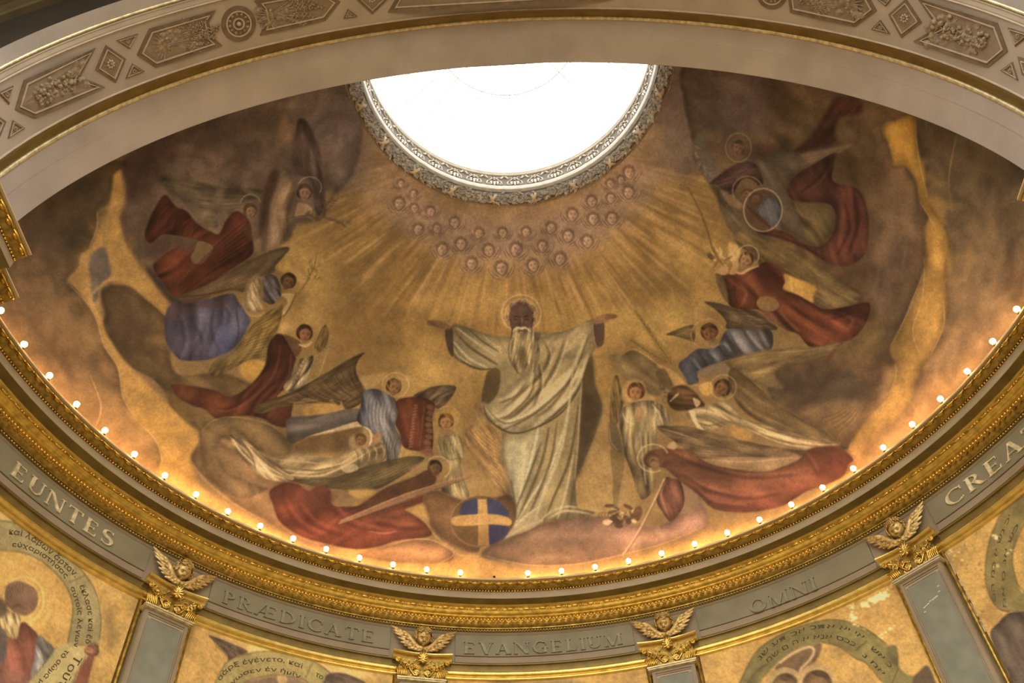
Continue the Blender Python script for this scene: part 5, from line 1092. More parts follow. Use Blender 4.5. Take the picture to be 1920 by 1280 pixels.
# red angel with a long staff, bottom left
P([(660, 946), (705, 922), (700, 940), (680, 952)], (178, 128, 52), .8, 2); P([(640, 920), (700, 920), (690, 935), (660, 948), (625, 940)], (122, 90, 52), .7, 2.5); P([(655, 920), (700, 918), (695, 932), (668, 934)], (176, 132, 56), .75, 1.6)
ra = [(801, 882), (778, 894), (748, 905), (725, 914), (705, 927), (675, 947), (648, 950), (623, 946), (620, 920), (608, 913), (593, 913), (579, 921), (560, 908), (544, 905), (527, 908), (506, 922), (512, 945), (518, 965), (527, 980), (559, 1003), (602, 1017), (661, 1029), (705, 1026), (748, 1013), (807, 1005), (801, 985), (772, 962), (760, 955), (780, 948), (792, 943), (796, 922), (813, 908), (818, 895)]
P(ra, (108, 52, 30), .98, 1.1, 'painted_angel_red_staff', drape=(-25, 44, .14), grad=(700, 920, 640, 1010, (106, 44, 27)))
P([(801, 882), (778, 894), (748, 905), (705, 927), (675, 947), (700, 965), (760, 940), (796, 920), (815, 905)], (92, 56, 30), .8, 3); P([(506, 922), (530, 906), (560, 908), (579, 921), (600, 912), (620, 922), (624, 946), (560, 950), (520, 948)], (100, 52, 30), .6, 4)
for q in ([(560, 950), (590, 985), (650, 1008)], [(620, 950), (660, 985), (720, 1000)], [(700, 980), (750, 990), (795, 992)], [(530, 940), (560, 985), (610, 1010)]): S(q, 6, (84, 34, 20), .45, 2); S([(x+5, y-8) for x, y in q], 5, (184, 88, 56), .35, 2)
S([(690, 996), (720, 1000), (745, 996)], 3, (196, 120, 82), .5, 1)
P([(764, 958), (792, 944), (800, 955), (806, 980), (790, 968)], (172, 124, 56), .8, 1.6)
head(816, 879, 16, -10, (118, 80, 46), (72, 44, 22), .4, 'painted_angel_red_staff'); halo(821, 877, 24, 21, (198, 162, 104), a=.75, a0=200, a1=420); P([(768, 880), (786, 868), (800, 858), (806, 868), (790, 886)], (134, 104, 60), .7, 2)
P([(634, 984), (640, 974), (760, 925), (885, 888), (888, 893), (770, 937)], (142, 98, 62), .95, .8, 'painted_angel_red_staff', sm=False); S([(640, 977), (760, 927), (886, 889)], 1.6, (190, 148, 100), .5); S([(640, 984), (765, 937), (885, 894)], 1.6, (76, 44, 24), .6)

# ---- right hand side clouds
gr = [(1655, 234), (1680, 226), (1716, 216), (1720, 272), (1734, 320), (1742, 382), (1760, 410), (1776, 440), (1778, 476), (1771, 515), (1776, 566), (1768, 620), (1745, 667), (1718, 718), (1704, 758), (1640, 830), (1600, 880), (1560, 890), (1590, 838), (1634, 780), (1666, 742), (1680, 708), (1680, 684), (1670, 652), (1697, 598), (1711, 564), (1731, 514), (1738, 480), (1734, 430), (1742, 405), (1724, 378), (1718, 341), (1700, 314), (1677, 311), (1673, 293), (1665, 266)]
cr_o = [(1716, 200), (2010, 260), (2010, 640), (1900, 620), (1800, 730), (1640, 880), (1610, 880), (1640, 830), (1704, 758), (1718, 718), (1745, 667), (1768, 620), (1776, 566), (1771, 515), (1778, 476), (1776, 440), (1760, 410), (1742, 382), (1734, 320), (1722, 272)]
irc = [(1290, 120), (1460, 130), (1700, 190), (1700, 225), (1655, 236), (1655, 252), (1665, 266), (1673, 293), (1677, 311), (1700, 314), (1718, 341), (1724, 378), (1742, 405), (1734, 430), (1738, 480), (1731, 514), (1711, 564), (1697, 598), (1670, 652), (1680, 684), (1680, 708), (1666, 742), (1634, 780), (1590, 838), (1500, 840), (1440, 700), (1560, 640), (1470, 540), (1400, 470), (1360, 400), (1330, 345), (1302, 300), (1300, 270), (1285, 200)]
P([(1240, 120), (1330, 130), (1340, 280), (1300, 330), (1250, 300)], (112, 92, 80), .7, 14)
P(irc, (90, 70, 48), .97, 2, 'painted_cloud', drape=(60, 130, .12), grad=(1380, 200, 1640, 560, (90, 64, 38)))
P([(1300, 130), (1420, 140), (1440, 240), (1360, 260), (1310, 220)], (92, 78, 76), .6, 16)
P(cr_o, (76, 62, 40), .97, 1.8, 'painted_cloud', drape=(75, 140, .10), grad=(1850, 320, 1780, 700, (118, 86, 50)))
P(gr, (166, 116, 40), .95, 1.8, drape=(80, 60, .12), grad=(1690, 250, 1740, 650, (158, 112, 46)))
for q in ([(1724, 378), (1742, 405), (1760, 440)], [(1731, 514), (1711, 564), (1697, 598), (1670, 652)], [(1734, 480), (1730, 560), (1712, 620), (1728, 670)], [(1680, 684), (1680, 708), (1666, 742)], [(1768, 560), (1770, 610), (1745, 667)], [(1716, 222), (1722, 290), (1742, 382)], [(1795, 250), (1780, 330), (1786, 400)]): S(q, 2.4, (190, 148, 86), .5, 1)
P([(1640, 360), (1680, 350), (1715, 390), (1722, 450), (1712, 540), (1680, 600), (1640, 600), (1628, 500)], (104, 80, 56), .6, 8)
for q in ([(1640, 420), (1665, 500), (1650, 560)], [(1690, 380), (1700, 450), (1690, 520)], [(1650, 480), (1640, 540), (1600, 590)]): S(q, 5, (128, 100, 70), .35, 2)
P([(1450, 700), (1500, 690), (1580, 690), (1626, 720), (1620, 760), (1560, 780), (1490, 770), (1440, 735)], (74, 58, 38), .85, 10); P([(1560, 600), (1640, 580), (1680, 620), (1660, 660), (1590, 670)], (100, 78, 40), .6, 10)
P([(1640, 760), (1700, 720), (1706, 756), (1660, 800), (1600, 860), (1590, 845)], (170, 120, 52), .7, 4); P([(1590, 850), (1680, 770), (1730, 720), (1760, 690), (1780, 720), (1690, 820), (1610, 880)], (150, 106, 54), .6, 6)
smoky(1720, 200, 1960, 860, 170, clip=cr_o)
smoky(1300, 150, 1740, 840, 300, clip=irc)
# ---- upper right angels
P([(1567, 184), (1590, 182), (1612, 190), (1616, 212), (1590, 216), (1572, 224), (1566, 250), (1568, 268), (1530, 278), (1506, 286), (1490, 282), (1519, 258), (1541, 224)], (84, 46, 38), .9, 3, 'painted_angel_red_right_upper', drape=(-45, 26, .15))
P([(1500, 292), (1550, 280), (1600, 271), (1560, 292), (1520, 306), (1492, 320)], (120, 98, 72), .85, 1.4, 'painted_angel_red_right_upper'); feathers([(1500, 294), (1494, 318)], [(1598, 272), (1560, 292)], 4, (84, 66, 46), (140, 116, 86), 1.6)
P([(1395, 290), (1470, 285), (1510, 300), (1490, 333), (1476, 358), (1488, 376), (1500, 400), (1540, 450), (1520, 458), (1470, 432), (1440, 380), (1420, 320)], (86, 74, 56), .85, 3, drape=(50, 40, .12))
P([(1490, 332), (1530, 306), (1568, 286), (1564, 310), (1560, 335), (1574, 346), (1600, 350), (1614, 360), (1626, 390), (1629, 426), (1626, 465), (1612, 488), (1580, 500), (1546, 490), (1506, 464), (1466, 448), (1430, 440), (1423, 433), (1453, 430), (1480, 440), (1506, 456), (1534, 463), (1556, 448), (1568, 416), (1563, 390), (1546, 381), (1510, 380), (1487, 376), (1477, 357)], (76, 42, 34), .97, 1.2, 'painted_angel_red_right_upper', drape=(75, 34, .18), grad=(1500, 340, 1600, 460, (90, 46, 33)))
for q in ([(1560, 300), (1530, 340), (1500, 362)], [(1600, 360), (1608, 420), (1590, 480)], [(1585, 380), (1592, 430), (1570, 480)], [(1440, 437), (1490, 455), (1540, 480)]): S(q, 6, (58, 24, 20), .5, 2); S([(x+8, y) for x, y in q], 4, (136, 72, 50), .4, 1.6)
P([(1487, 378), (1520, 382), (1546, 384), (1566, 400), (1564, 430), (1550, 450), (1532, 462), (1506, 440), (1498, 405)], (98, 80, 46), .85, 2, drape=(40, 24, .12)); S([(1490, 380), (1505, 405), (1525, 412), (1530, 425)], 3, (136, 110, 66), .5, 1.2)
P([(1345, 350), (1370, 380), (1400, 420), (1430, 440), (1450, 455), (1420, 470), (1388, 462), (1378, 440), (1362, 420), (1350, 390)], (96, 80, 56), .9, 1.6, drape=(50, 16, .12)); S([(1378, 425), (1410, 455)], 2, (144, 118, 78), .4)
P([(1303, 262), (1316, 250), (1330, 290), (1350, 320), (1336, 346), (1318, 326), (1304, 300)], (98, 88, 72), .8, 2.5, 'painted_angel_red_right_upper')
for i in range(40): a = rng.uniform(0, 1); p = np.array([1306+32*a*a+rng.uniform(-5, 6), 266+78*a+rng.uniform(-3, 3)]); S(EL(p[0], p[1], 3, 2, rng.uniform(0, 180), 0, 250, 8), 1.2, (160, 140, 116) if i % 2 else (74, 62, 50), .55, .5)
P([(1332, 344), (1352, 326), (1370, 314), (1392, 305), (1408, 304), (1420, 312), (1432, 340), (1424, 348), (1412, 338), (1398, 334), (1386, 344), (1376, 362), (1362, 366), (1346, 348)], (78, 52, 46), .95, 1.2, 'painted_angel_red_right_upper', drape=(-20, 16, .2)); P([(1405, 285), (1425, 272), (1452, 272), (1446, 292), (1420, 302)], (84, 52, 42), .7, 3)
P([(1352, 355), (1375, 368), (1392, 385), (1384, 392), (1362, 378)], (146, 116, 84), .6, 2)
head(1385, 280, 16, 20, (126, 88, 66), (104, 74, 56), -.3, 'painted_angel_red_right_upper'); halo(1385, 277, 24, 27, (160, 134, 102), a=.6)
head(1401, 368, 15, 60, (120, 86, 60), (92, 64, 44), -.4, 'painted_angel_red_right_upper'); halo(1402, 358, 28, 27, (176, 150, 112), a=.7, a0=150, a1=340)
P(EL(1431, 394, 34, 38), (92, 66, 46), .8, 1.5); P([(1426, 382), (1440, 372), (1454, 371), (1466, 390), (1462, 418), (1448, 427), (1436, 412), (1422, 398)], (92, 96, 100), .95, 1.2, 'painted_angel_red_right_upper', drape=(70, 14, .12)); head(1418, 374, 13, 40, (116, 82, 54), (84, 62, 38), -.3, 'painted_angel_red_right_upper', det=.5); S([(1400, 385), (1420, 405), (1446, 428)], 7, (84, 46, 34), .8, 1.2); halo(1431, 394, 36, 40, (186, 162, 124), a=.75, w=2)

# ---- green-gold swath, red angel with lilies
P([(1471, 514), (1500, 524), (1532, 537), (1524, 568), (1497, 553), (1470, 540)], (184, 134, 54), .95, 1.2); S([(1482, 516), (1486, 545)], 3, (206, 164, 90), .5)
P([(1377, 440), (1400, 436), (1453, 455), (1497, 473), (1541, 501), (1573, 524), (1616, 550), (1606, 569), (1580, 577), (1551, 579), (1530, 570), (1525, 556), (1532, 536), (1500, 524), (1475, 512), (1453, 492), (1422, 490), (1416, 468), (1387, 462)], (116, 92, 52), .95, 1.3, 'painted_angel_red_lilies', drape=(32, 18, .12)); feathers([(1400, 440), (1420, 470), (1480, 505)], [(1540, 505), (1580, 540), (1590, 570)], 9, (84, 66, 34), (146, 118, 70), 2, .4)
P([(1321, 566), (1345, 568), (1364, 573), (1401, 579), (1439, 592), (1458, 616), (1442, 619), (1400, 620), (1364, 617), (1362, 604), (1352, 590), (1338, 578)], (88, 70, 46), .97, 1, 'painted_angel_pale_blue', drape=(20, 9, .12)); feathers([(1330, 568), (1380, 590), (1400, 615)], [(1400, 582), (1440, 600), (1450, 615)], 6, (60, 46, 30), (120, 96, 64), 1.6)
P([(1343, 512), (1360, 516), (1377, 512), (1398, 510), (1410, 502), (1422, 497), (1440, 491), (1455, 498), (1464, 508), (1472, 528), (1468, 543), (1497, 554), (1525, 569), (1547, 580), (1584, 576), (1617, 568), (1632, 572), (1625, 604), (1603, 632), (1578, 642), (1550, 648), (1519, 650), (1497, 627), (1475, 619), (1442, 598), (1420, 581), (1394, 581), (1368, 572), (1363, 549), (1354, 530)], (102, 50, 32), .98, 1, 'painted_angel_red_lilies', drape=(35, 30, .2), grad=(1400, 530, 1560, 620, (104, 48, 28)))
P([(1420, 510), (1450, 496), (1470, 525), (1455, 550), (1430, 548)], (82, 36, 28), .7, 5)
for q, c_ in [([(1386, 528), (1400, 550), (1390, 575)], (162, 96, 66)), ([(1405, 530), (1420, 545), (1428, 562)], (150, 86, 60)), ([(1458, 580), (1480, 605), (1500, 622)], (178, 104, 70)), ([(1465, 572), (1500, 595), (1540, 610)], (150, 78, 50)), ([(1450, 575), (1470, 600), (1490, 620)], (64, 28, 18)), ([(1480, 570), (1520, 600), (1560, 620)], (66, 30, 20)), ([(1500, 565), (1540, 590), (1590, 600)], (130, 64, 40)), ([(1378, 530), (1378, 556), (1384, 572)], (62, 28, 20)), ([(1580, 590), (1600, 600), (1590, 620)], (140, 84, 64)), ([(1550, 600), (1590, 590), (1620, 580)], (62, 30, 20))]: S(q, 5, c_, .55, 1.3)
P(EL(1440, 570, 21, 14, 10), (136, 104, 56), .95, 1, 'painted_angel_red_lilies'); P([(1420, 582), (1446, 586), (1466, 610), (1480, 622), (1450, 606)], (144, 92, 58), .7, 1.5); feathers([(1424, 580), (1450, 582)], [(1470, 618), (1488, 622)], 5, (90, 50, 30), (176, 122, 78), 1.8)
S([(1374, 508), (1390, 513), (1404, 506), (1424, 498)], 5, (196, 162, 112), .8, .8); head(1399, 489, 16, 25, (152, 108, 72), (112, 76, 48), -.4, 'painted_angel_red_lilies'); halo(1403, 480, 20, 20, (200, 164, 108), a=.75, a0=190, a1=400)
P([(1368, 514), (1374, 496), (1366, 480), (1372, 474), (1384, 490), (1382, 512)], (168, 126, 78), .95, .8, 'painted_angel_red_lilies'); P([(1340, 511), (1352, 500), (1362, 496), (1366, 508), (1356, 516)], (166, 124, 76), .95, .8, 'painted_angel_red_lilies'); P([(1342, 514), (1356, 520), (1364, 545), (1366, 570), (1350, 545)], (100, 76, 46), .85, 1.2)
P([(1368, 455), (1384, 462), (1388, 480), (1374, 490), (1366, 475)], (196, 154, 94), .7, 1.5)
S([(1286, 345), (1310, 390), (1326, 430), (1338, 470), (1358, 500)], 4, (112, 80, 46), .8, .9)
for i in range(12): a = R(rng.uniform(-150, -30)); p = np.array([1346+rng.uniform(-14, 20), 490+rng.uniform(-20, 14)]); S([p, p+rng.uniform(10, 20)*np.array([math.cos(a), math.sin(a)])], 4, (196, 156, 96) if i % 2 else (112, 84, 44), .65)
P(EL(1333, 481, 8, 5, 40), (100, 76, 42), .8, 1)

# ---- palms, small cloud, pale blue angel
def palm(p0, p1, n, l, c_=(112, 88, 40)):
    p0, p1 = np.array(p0, float), np.array(p1, float); d = p1-p0; S([p0, (p0+p1)/2+(2, 3), p1], 2.6, (92, 70, 32), .8); u = d/np.linalg.norm(d); nn = np.array([-u[1], u[0]])
    for i in range(n):
        t = i/n; b = p0+d*t
        for sg in (-1, 1): S([b, b-u*l*.75*(.4+t)+nn*sg*l*.35*(.4+t)], 2.4, c_ if i % 2 else (134, 106, 50), .65, .6)
palm((1191, 582), (1262, 686), 26, 18); palm((1182, 637), (1254, 682), 18, 15)
P([(1142, 669), (1150, 665), (1163, 666), (1175, 658), (1187, 656), (1200, 660), (1212, 668), (1232, 684), (1254, 704), (1260, 722), (1246, 736), (1230, 742), (1218, 738), (1206, 720), (1192, 712), (1176, 714), (1166, 706), (1160, 698), (1148, 690)], (128, 104, 64), .93, 1.6, 'painted_cloud', drape=(40, 34, .1)); S([(1163, 666), (1187, 655), (1212, 667), (1244, 692)], 2.4, (196, 154, 86), .6, 1); P([(1232, 684), (1252, 690), (1276, 706), (1286, 722), (1276, 726), (1258, 716)], (190, 140, 76), .8, 2)
P([(1249, 627), (1270, 618), (1289, 611), (1304, 612), (1302, 640), (1292, 638), (1276, 633), (1258, 629)], (98, 78, 46), .96, .9, 'painted_angel_pale_blue', drape=(-15, 8, .12))
P([(1362, 620), (1385, 616), (1415, 618), (1443, 618), (1450, 632), (1446, 655), (1420, 662), (1386, 672), (1360, 676), (1338, 686), (1318, 694), (1308, 702), (1310, 716), (1294, 722), (1284, 706), (1273, 684), (1290, 668), (1308, 655), (1330, 654), (1346, 648)], (74, 78, 88), .98, 1, 'painted_angel_pale_blue', drape=(55, 22, .16), grad=(1300, 690, 1440, 630, (96, 92, 86)))
for q in ([(1375, 622), (1390, 650), (1402, 664)], [(1400, 620), (1420, 645), (1432, 656)], [(1425, 620), (1436, 640), (1442, 652)], [(1330, 660), (1350, 675)], [(1300, 672), (1312, 690), (1318, 700)], [(1358, 640), (1372, 660)]): S(q, 5, (134, 130, 118), .5, 1.2); S([(x-7, y+2) for x, y in q], 4, (52, 48, 46), .5, 1.2)
halo(1328, 618, 27, 20, (186, 150, 92), fill=(166, 126, 66), a=.5, a0=180, a1=350); head(1332, 625, 19, -30, (128, 84, 50), (94, 56, 30), -.5, 'painted_angel_pale_blue'); S(EL(1318, 628, 22, 24, 0, 90, 250, 14), 1.6, (186, 154, 104), .5); S([(1322, 645), (1336, 652), (1352, 644)], 4, (150, 118, 84), .6)
for i in range(7): S(EL(1325+6*i, 646+2*math.sin(i), 3, 2.4, 0, 0, 270, 8), 1.2, (160, 138, 110), .55, .4)

# ---- white angel stretching, right; her wing
P([(1355, 676), (1386, 668), (1431, 657), (1475, 654), (1519, 651), (1560, 644), (1582, 640), (1568, 656), (1541, 668), (1497, 682), (1453, 696), (1470, 730), (1420, 720), (1386, 700)], (122, 96, 54), .95, 1.4, 'painted_angel_white_right', drape=(-8, 16, .1)); S([(1356, 678), (1430, 664), (1520, 656), (1578, 643)], 2.4, (158, 128, 80), .5, 1); S([(1580, 642), (1560, 664), (1540, 690)], 5, (96, 52, 28), .6, 2)
P([(1307, 698), (1340, 682), (1362, 684), (1372, 706), (1360, 704), (1346, 700), (1332, 706)], (128, 106, 78), .85, 1.2, 'painted_angel_white_right')
P([(1372, 690), (1400, 706), (1440, 742), (1500, 782), (1560, 816), (1592, 838), (1570, 842), (1500, 820), (1450, 804), (1400, 776), (1376, 745), (1366, 715)], (110, 84, 46), .96, 1.1, 'painted_angel_white_right', drape=(34, 16, .14)); feathers([(1372, 694), (1366, 720), (1378, 750)], [(1500, 786), (1560, 818), (1560, 834)], 12, (78, 58, 30), (142, 112, 66), 2.2, .45)
feathers([(1500, 770), (1530, 780), (1580, 812)], [(1560, 742), (1600, 750), (1616, 762)], 11, (90, 64, 34), (166, 128, 74), 3.4, .5); P([(1500, 772), (1550, 752), (1616, 748), (1614, 770), (1594, 812), (1560, 806)], (146, 108, 58), .35, 5)
P([(1306, 763), (1330, 758), (1364, 753), (1388, 779), (1420, 792), (1448, 801), (1485, 810), (1516, 817), (1550, 824), (1578, 831), (1562, 839), (1515, 844), (1465, 834), (1414, 811), (1374, 794), (1350, 802), (1327, 807), (1302, 795), (1287, 775)], (142, 118, 74), .98, .9, 'painted_angel_white_right', drape=(22, 16, .2), grad=(1310, 780, 1540, 830, (154, 122, 72)))
for q, c_ in [([(1390, 786), (1450, 812), (1520, 832), (1570, 834)], (196, 160, 108)), ([(1400, 800), (1460, 826), (1530, 838)], (100, 74, 38)), ([(1420, 798), (1480, 816), (1550, 828)], (104, 78, 42)), ([(1310, 768), (1340, 775), (1372, 790)], (180, 156, 108)), ([(1300, 790), (1330, 798), (1360, 790)], (96, 74, 42)), ([(1430, 818), (1480, 834), (1540, 840)], (190, 152, 98))]: S(q, 4, c_, .6, 1)
P([(1292, 770), (1302, 764), (1308, 790), (1320, 806), (1306, 800)], (190, 158, 106), .9, 1); P([(1372, 800), (1400, 806), (1412, 818), (1396, 828), (1378, 822)], (172, 122, 54), .8, 1.6)
P([(1312, 722), (1332, 716), (1338, 730), (1330, 742), (1316, 738)], (186, 138, 62), .9, 1.2); halo(1357, 726, 24, 23, (190, 156, 98), a=.6); head(1354, 730, 19, 30, (128, 86, 48), (94, 62, 30), -.4, 'painted_angel_white_right')
P([(1258, 730), (1280, 722), (1300, 732), (1314, 748), (1322, 760), (1308, 764), (1290, 770), (1264, 768), (1252, 752)], (100, 64, 34), .95, 1.2, 'painted_angel_white_right', drape=(20, 14, .2)); S([(1256, 754), (1268, 742), (1274, 738)], 4, (206, 176, 130), .7); S([(1290, 725), (1306, 722), (1318, 728)], 4, (170, 120, 72), .7); P([(1300, 746), (1314, 754), (1306, 764)], (196, 166, 112), .8, .8)
for i in range(10): p = (1236+rng.uniform(0, 30), 722+rng.uniform(0, 30)); S(EL(p[0], p[1], 5, 3.5, rng.uniform(0, 180), 0, 250, 8), 2, (158, 138, 98) if i % 2 else (80, 66, 42), .6)
P([(1230, 700), (1244, 690), (1256, 706), (1262, 724), (1250, 728), (1238, 718)], (104, 82, 46), .85, 1.2)

# ---- praying white angel
P([(1157, 703), (1150, 716), (1145, 747), (1145, 790), (1158, 794), (1168, 760), (1171, 750), (1163, 720)], (108, 84, 46), .97, .9, 'painted_angel_praying', drape=(85, 7, .14)); P([(1146, 840), (1172, 846), (1170, 880), (1164, 912), (1158, 948), (1151, 955), (1149, 897)], (122, 96, 50), .93, 1, 'painted_angel_praying'); P([(1144, 790), (1158, 800), (1168, 846), (1150, 842), (1142, 820)], (100, 82, 52), .9, 1, 'painted_angel_praying'); S([(1143, 800), (1146, 828), (1160, 846)], 1.8, (168, 142, 98), .6)
P([(1176, 716), (1192, 711), (1207, 716), (1212, 736), (1230, 745), (1220, 752), (1170, 752), (1166, 735)], (182, 142, 86), .6, 2)
P([(1180, 758), (1200, 752), (1226, 752), (1247, 765), (1258, 785), (1250, 800), (1236, 806), (1230, 850), (1224, 862), (1230, 898), (1224, 922), (1206, 937), (1197, 926), (1184, 884), (1172, 853), (1166, 820), (1160, 785), (1166, 768)], (134, 116, 76), .98, 1, 'painted_angel_praying', drape=(88, 17, .18), grad=(1190, 770, 1200, 930, (128, 102, 56)))
for q, c_ in [([(1168, 775), (1176, 790), (1190, 796)], (186, 166, 118)), ([(1228, 758), (1242, 775), (1252, 796)], (88, 70, 42)), ([(1222, 756), (1236, 776), (1244, 798)], (184, 162, 114)), ([(1186, 810), (1190, 850), (1200, 900)], (92, 74, 42)), ([(1200, 810), (1206, 860), (1212, 910)], (174, 150, 104)), ([(1216, 810), (1216, 850)], (94, 76, 44))]: S(q, 4, c_, .6, 1)
P([(1192, 768), (1202, 762), (1208, 776), (1204, 790), (1194, 788)], (150, 112, 68), .9, .8, 'painted_angel_praying'); head(1193, 737, 19, 3, (166, 112, 64), (112, 66, 32), -.3, 'painted_angel_praying')
# ---- red angel lower right
P([(1232, 801), (1265, 799), (1297, 801), (1354, 816), (1419, 832), (1470, 840), (1512, 846), (1505, 855), (1440, 858), (1380, 856), (1318, 860), (1290, 846), (1266, 828)], (110, 84, 50), .96, 1, 'painted_angel_red_right', drape=(14, 12, .14)); feathers([(1240, 804), (1270, 826), (1320, 856)], [(1400, 830), (1460, 842), (1490, 852)], 9, (78, 58, 34), (146, 116, 74), 2, .45); S([(1232, 801), (1270, 812), (1310, 826)], 2, (170, 140, 96), .6)
rr_ = [(1214, 849), (1234, 842), (1256, 841), (1280, 842), (1298, 846), (1320, 864), (1350, 875), (1395, 882), (1438, 884), (1470, 874), (1498, 862), (1517, 843), (1547, 837), (1577, 841), (1600, 861), (1590, 872), (1582, 892), (1551, 908), (1511, 922), (1471, 947), (1432, 957), (1393, 961), (1349, 957), (1328, 947), (1313, 931), (1279, 905), (1250, 880), (1229, 872)]
P(rr_, (104, 60, 36), .98, 1.1, 'painted_angel_red_right', drape=(12, 34, .14), grad=(1380, 870, 1400, 960, (102, 50, 35)))
P([(1517, 843), (1547, 837), (1577, 841), (1600, 861), (1582, 892), (1540, 900), (1520, 870)], (96, 45, 28), .6, 4)
P([(1323, 861), (1380, 858), (1440, 860), (1496, 855), (1473, 871), (1436, 881), (1393, 872), (1341, 867)], (146, 110, 70), .85, 1.4, 'painted_angel_red_right'); S([(1330, 862), (1400, 866), (1490, 858)], 2, (186, 146, 100), .5)
for q in ([(1260, 850), (1320, 876), (1400, 896), (1500, 890)], [(1280, 890), (1330, 920), (1400, 935), (1470, 925)], [(1300, 915), (1340, 945), (1400, 952)], [(1510, 850), (1530, 880), (1535, 895)]): S(q, 6, (76, 38, 24), .5, 1.8); S([(x, y-7) for x, y in q], 4, (168, 98, 68), .4, 1.5)
P([(1281, 910), (1300, 922), (1320, 945), (1300, 960), (1278, 962), (1284, 936)], (128, 96, 66), .85, 1.6); P([(1248, 897), (1262, 898), (1276, 903), (1284, 936), (1276, 960), (1258, 978), (1244, 962), (1232, 936)], (102, 58, 40), .97, 1, 'painted_angel_red_right', drape=(70, 20, .16)); S([(1250, 900), (1240, 930), (1255, 970)], 3, (160, 112, 80), .5)
P(EL(1226, 862, 20, 16), (110, 74, 42), .9, 1.2, 'painted_angel_red_right'); S([(1240, 858), (1222, 850), (1210, 862), (1216, 874), (1228, 872)], 4, (72, 46, 26), .7); S([(1236, 864), (1224, 858), (1218, 866)], 3, (150, 112, 70), .6); P(EL(1228, 871, 9, 6), (150, 110, 68), .7, 1.2); halo(1225, 859, 29, 26, (196, 164, 108), a=.75, w=2, a0=60, a1=340)
P([(1252, 838), (1262, 828), (1270, 836), (1264, 843)], (184, 146, 100), .7, 1)
for k in range(26): p = np.array([1168+rng.uniform(-30, 30), 960+rng.uniform(-12, 26)]); P(EL(p[0], p[1], rng.uniform(4, 10), rng.uniform(3, 6), rng.uniform(-40, 40)), (78, 52, 28) if k % 3 else (186, 150, 98), .75, .9)
for k in range(9): S(EL(1126+6*k, 966+rng.uniform(-4, 4), 4, 4, 0, 0, 340, 10), 1.4, (92, 64, 34), .7, .5)
P(EL(1196, 962, 9, 13, 20), (104, 68, 34), .9, 1)
S([(1247, 897), (1222, 950), (1196, 1000), (1168, 1042)], 4.5, (176, 134, 86), .85, .7, 'flat'); S([(1249, 898), (1224, 951), (1198, 1001), (1170, 1042)], 1.4, (84, 56, 32), .7, .5, 'flat')

# ---- painted cherub heads below the oculus
CHB = [(749, 382, 12), (778, 391, 9), (808, 397, 10), (785, 431, 11), (820, 429, 9), (853, 418, 11), (899, 438, 10), (943, 437, 10), (987, 436, 10), (1034, 428, 11), (1074, 403, 12), (1066, 443, 12), (1102, 453, 12), (830, 468, 12), (865, 458, 12), (917, 470, 12), (968, 468, 13), (1018, 462, 11), (1051, 486, 12), (885, 495, 12), (941, 503, 13), (1000, 498, 12), (1110, 378, 11), (1113, 411, 12), (1146, 372, 10), (1148, 410, 12), (1145, 345, 9), (1180, 324, 12), (1179, 361, 12), (776, 364, 8), (1165, 338, 8), (753, 345, 8)]
for i, (x, y, r) in enumerate(CHB):
    tg = 'painted_cherub_%d' % i; a = rng.uniform(-16, 16); lk = rng.uniform(-.25, .25); ca, sa = math.cos(R(a)), math.sin(R(a))
    T = lambda u, v: (x+(u*ca-v*sa)*r, y+(u*sa+v*ca)*r)
    dk, md = (88, 62, 48), (120, 90, 70)
    for sx in (-1, 1):
        P([T(sx*.2, 1.45), T(sx*.5, .95), T(sx*1.1, .45), T(sx*1.75, -.5), T(sx*1.85, .1), T(sx*1.45, .85), T(sx*.8, 1.4)], (174, 138, 108), .7, .7, tg)
        for k in range(4): S([T(sx*(.25+.1*k), 1.45-.08*k), T(sx*(.85+.15*k), 1.05-.2*k), T(sx*(1.5+.1*k), .75-.38*k)], 1.1, dk, .55, .4)
        S([T(sx*.2, 1.5), T(sx*.9, 1.4), T(sx*1.5, .85), T(sx*1.88, .1), T(sx*1.75, -.5)], 1.3, dk, .7, .4)
    P(EL(x, y-.05*r, r*1.0, r*1.12, a), md, .85, .7, tg); P([T(-.66, -.2), T(-.4, -.62), T(0, -.72), T(.42, -.6), T(.68, -.2), T(.62, .35), T(.3, .9), T(0, 1.02), T(-.3, .9), T(-.62, .35)], (186, 150, 118), .95, .6, tg, grad=(*T(-.6, 0), *T(.7, .4), (152, 116, 88)))
    for k in range(11):
        q = R(185+17*k); c = (x+r*.92*math.cos(q+R(a)), y-.05*r+r*1.02*math.sin(q+R(a))); S(EL(c[0], c[1], r*.24, r*.2, k*40, 0, 280, 8), 1.2, dk if k % 2 else (142, 110, 86), .65, .35)
    for sx in (-1, 1): S([T(sx*.30-.16+lk, -.05), T(sx*.30+lk, -.12), T(sx*.30+.16+lk, -.04)], r*.13, dk, .8, .35); S([T(sx*.32-.18+lk, -.26), T(sx*.32+.16+lk, -.27)], r*.08, dk, .5, .35)
    S([T(lk, -.05), T(.06+lk*1.4, .26), T(-.06+lk, .32)], r*.1, dk, .6, .35); S([T(-.17+lk, .55), T(lk, .52), T(.17+lk, .56)], r*.12, dk, .75, .35); S([T(-.62, .35), T(-.3, .9), T(0, 1.04), T(.3, .9), T(.62, .35)], 1.3, dk, .6, .4)
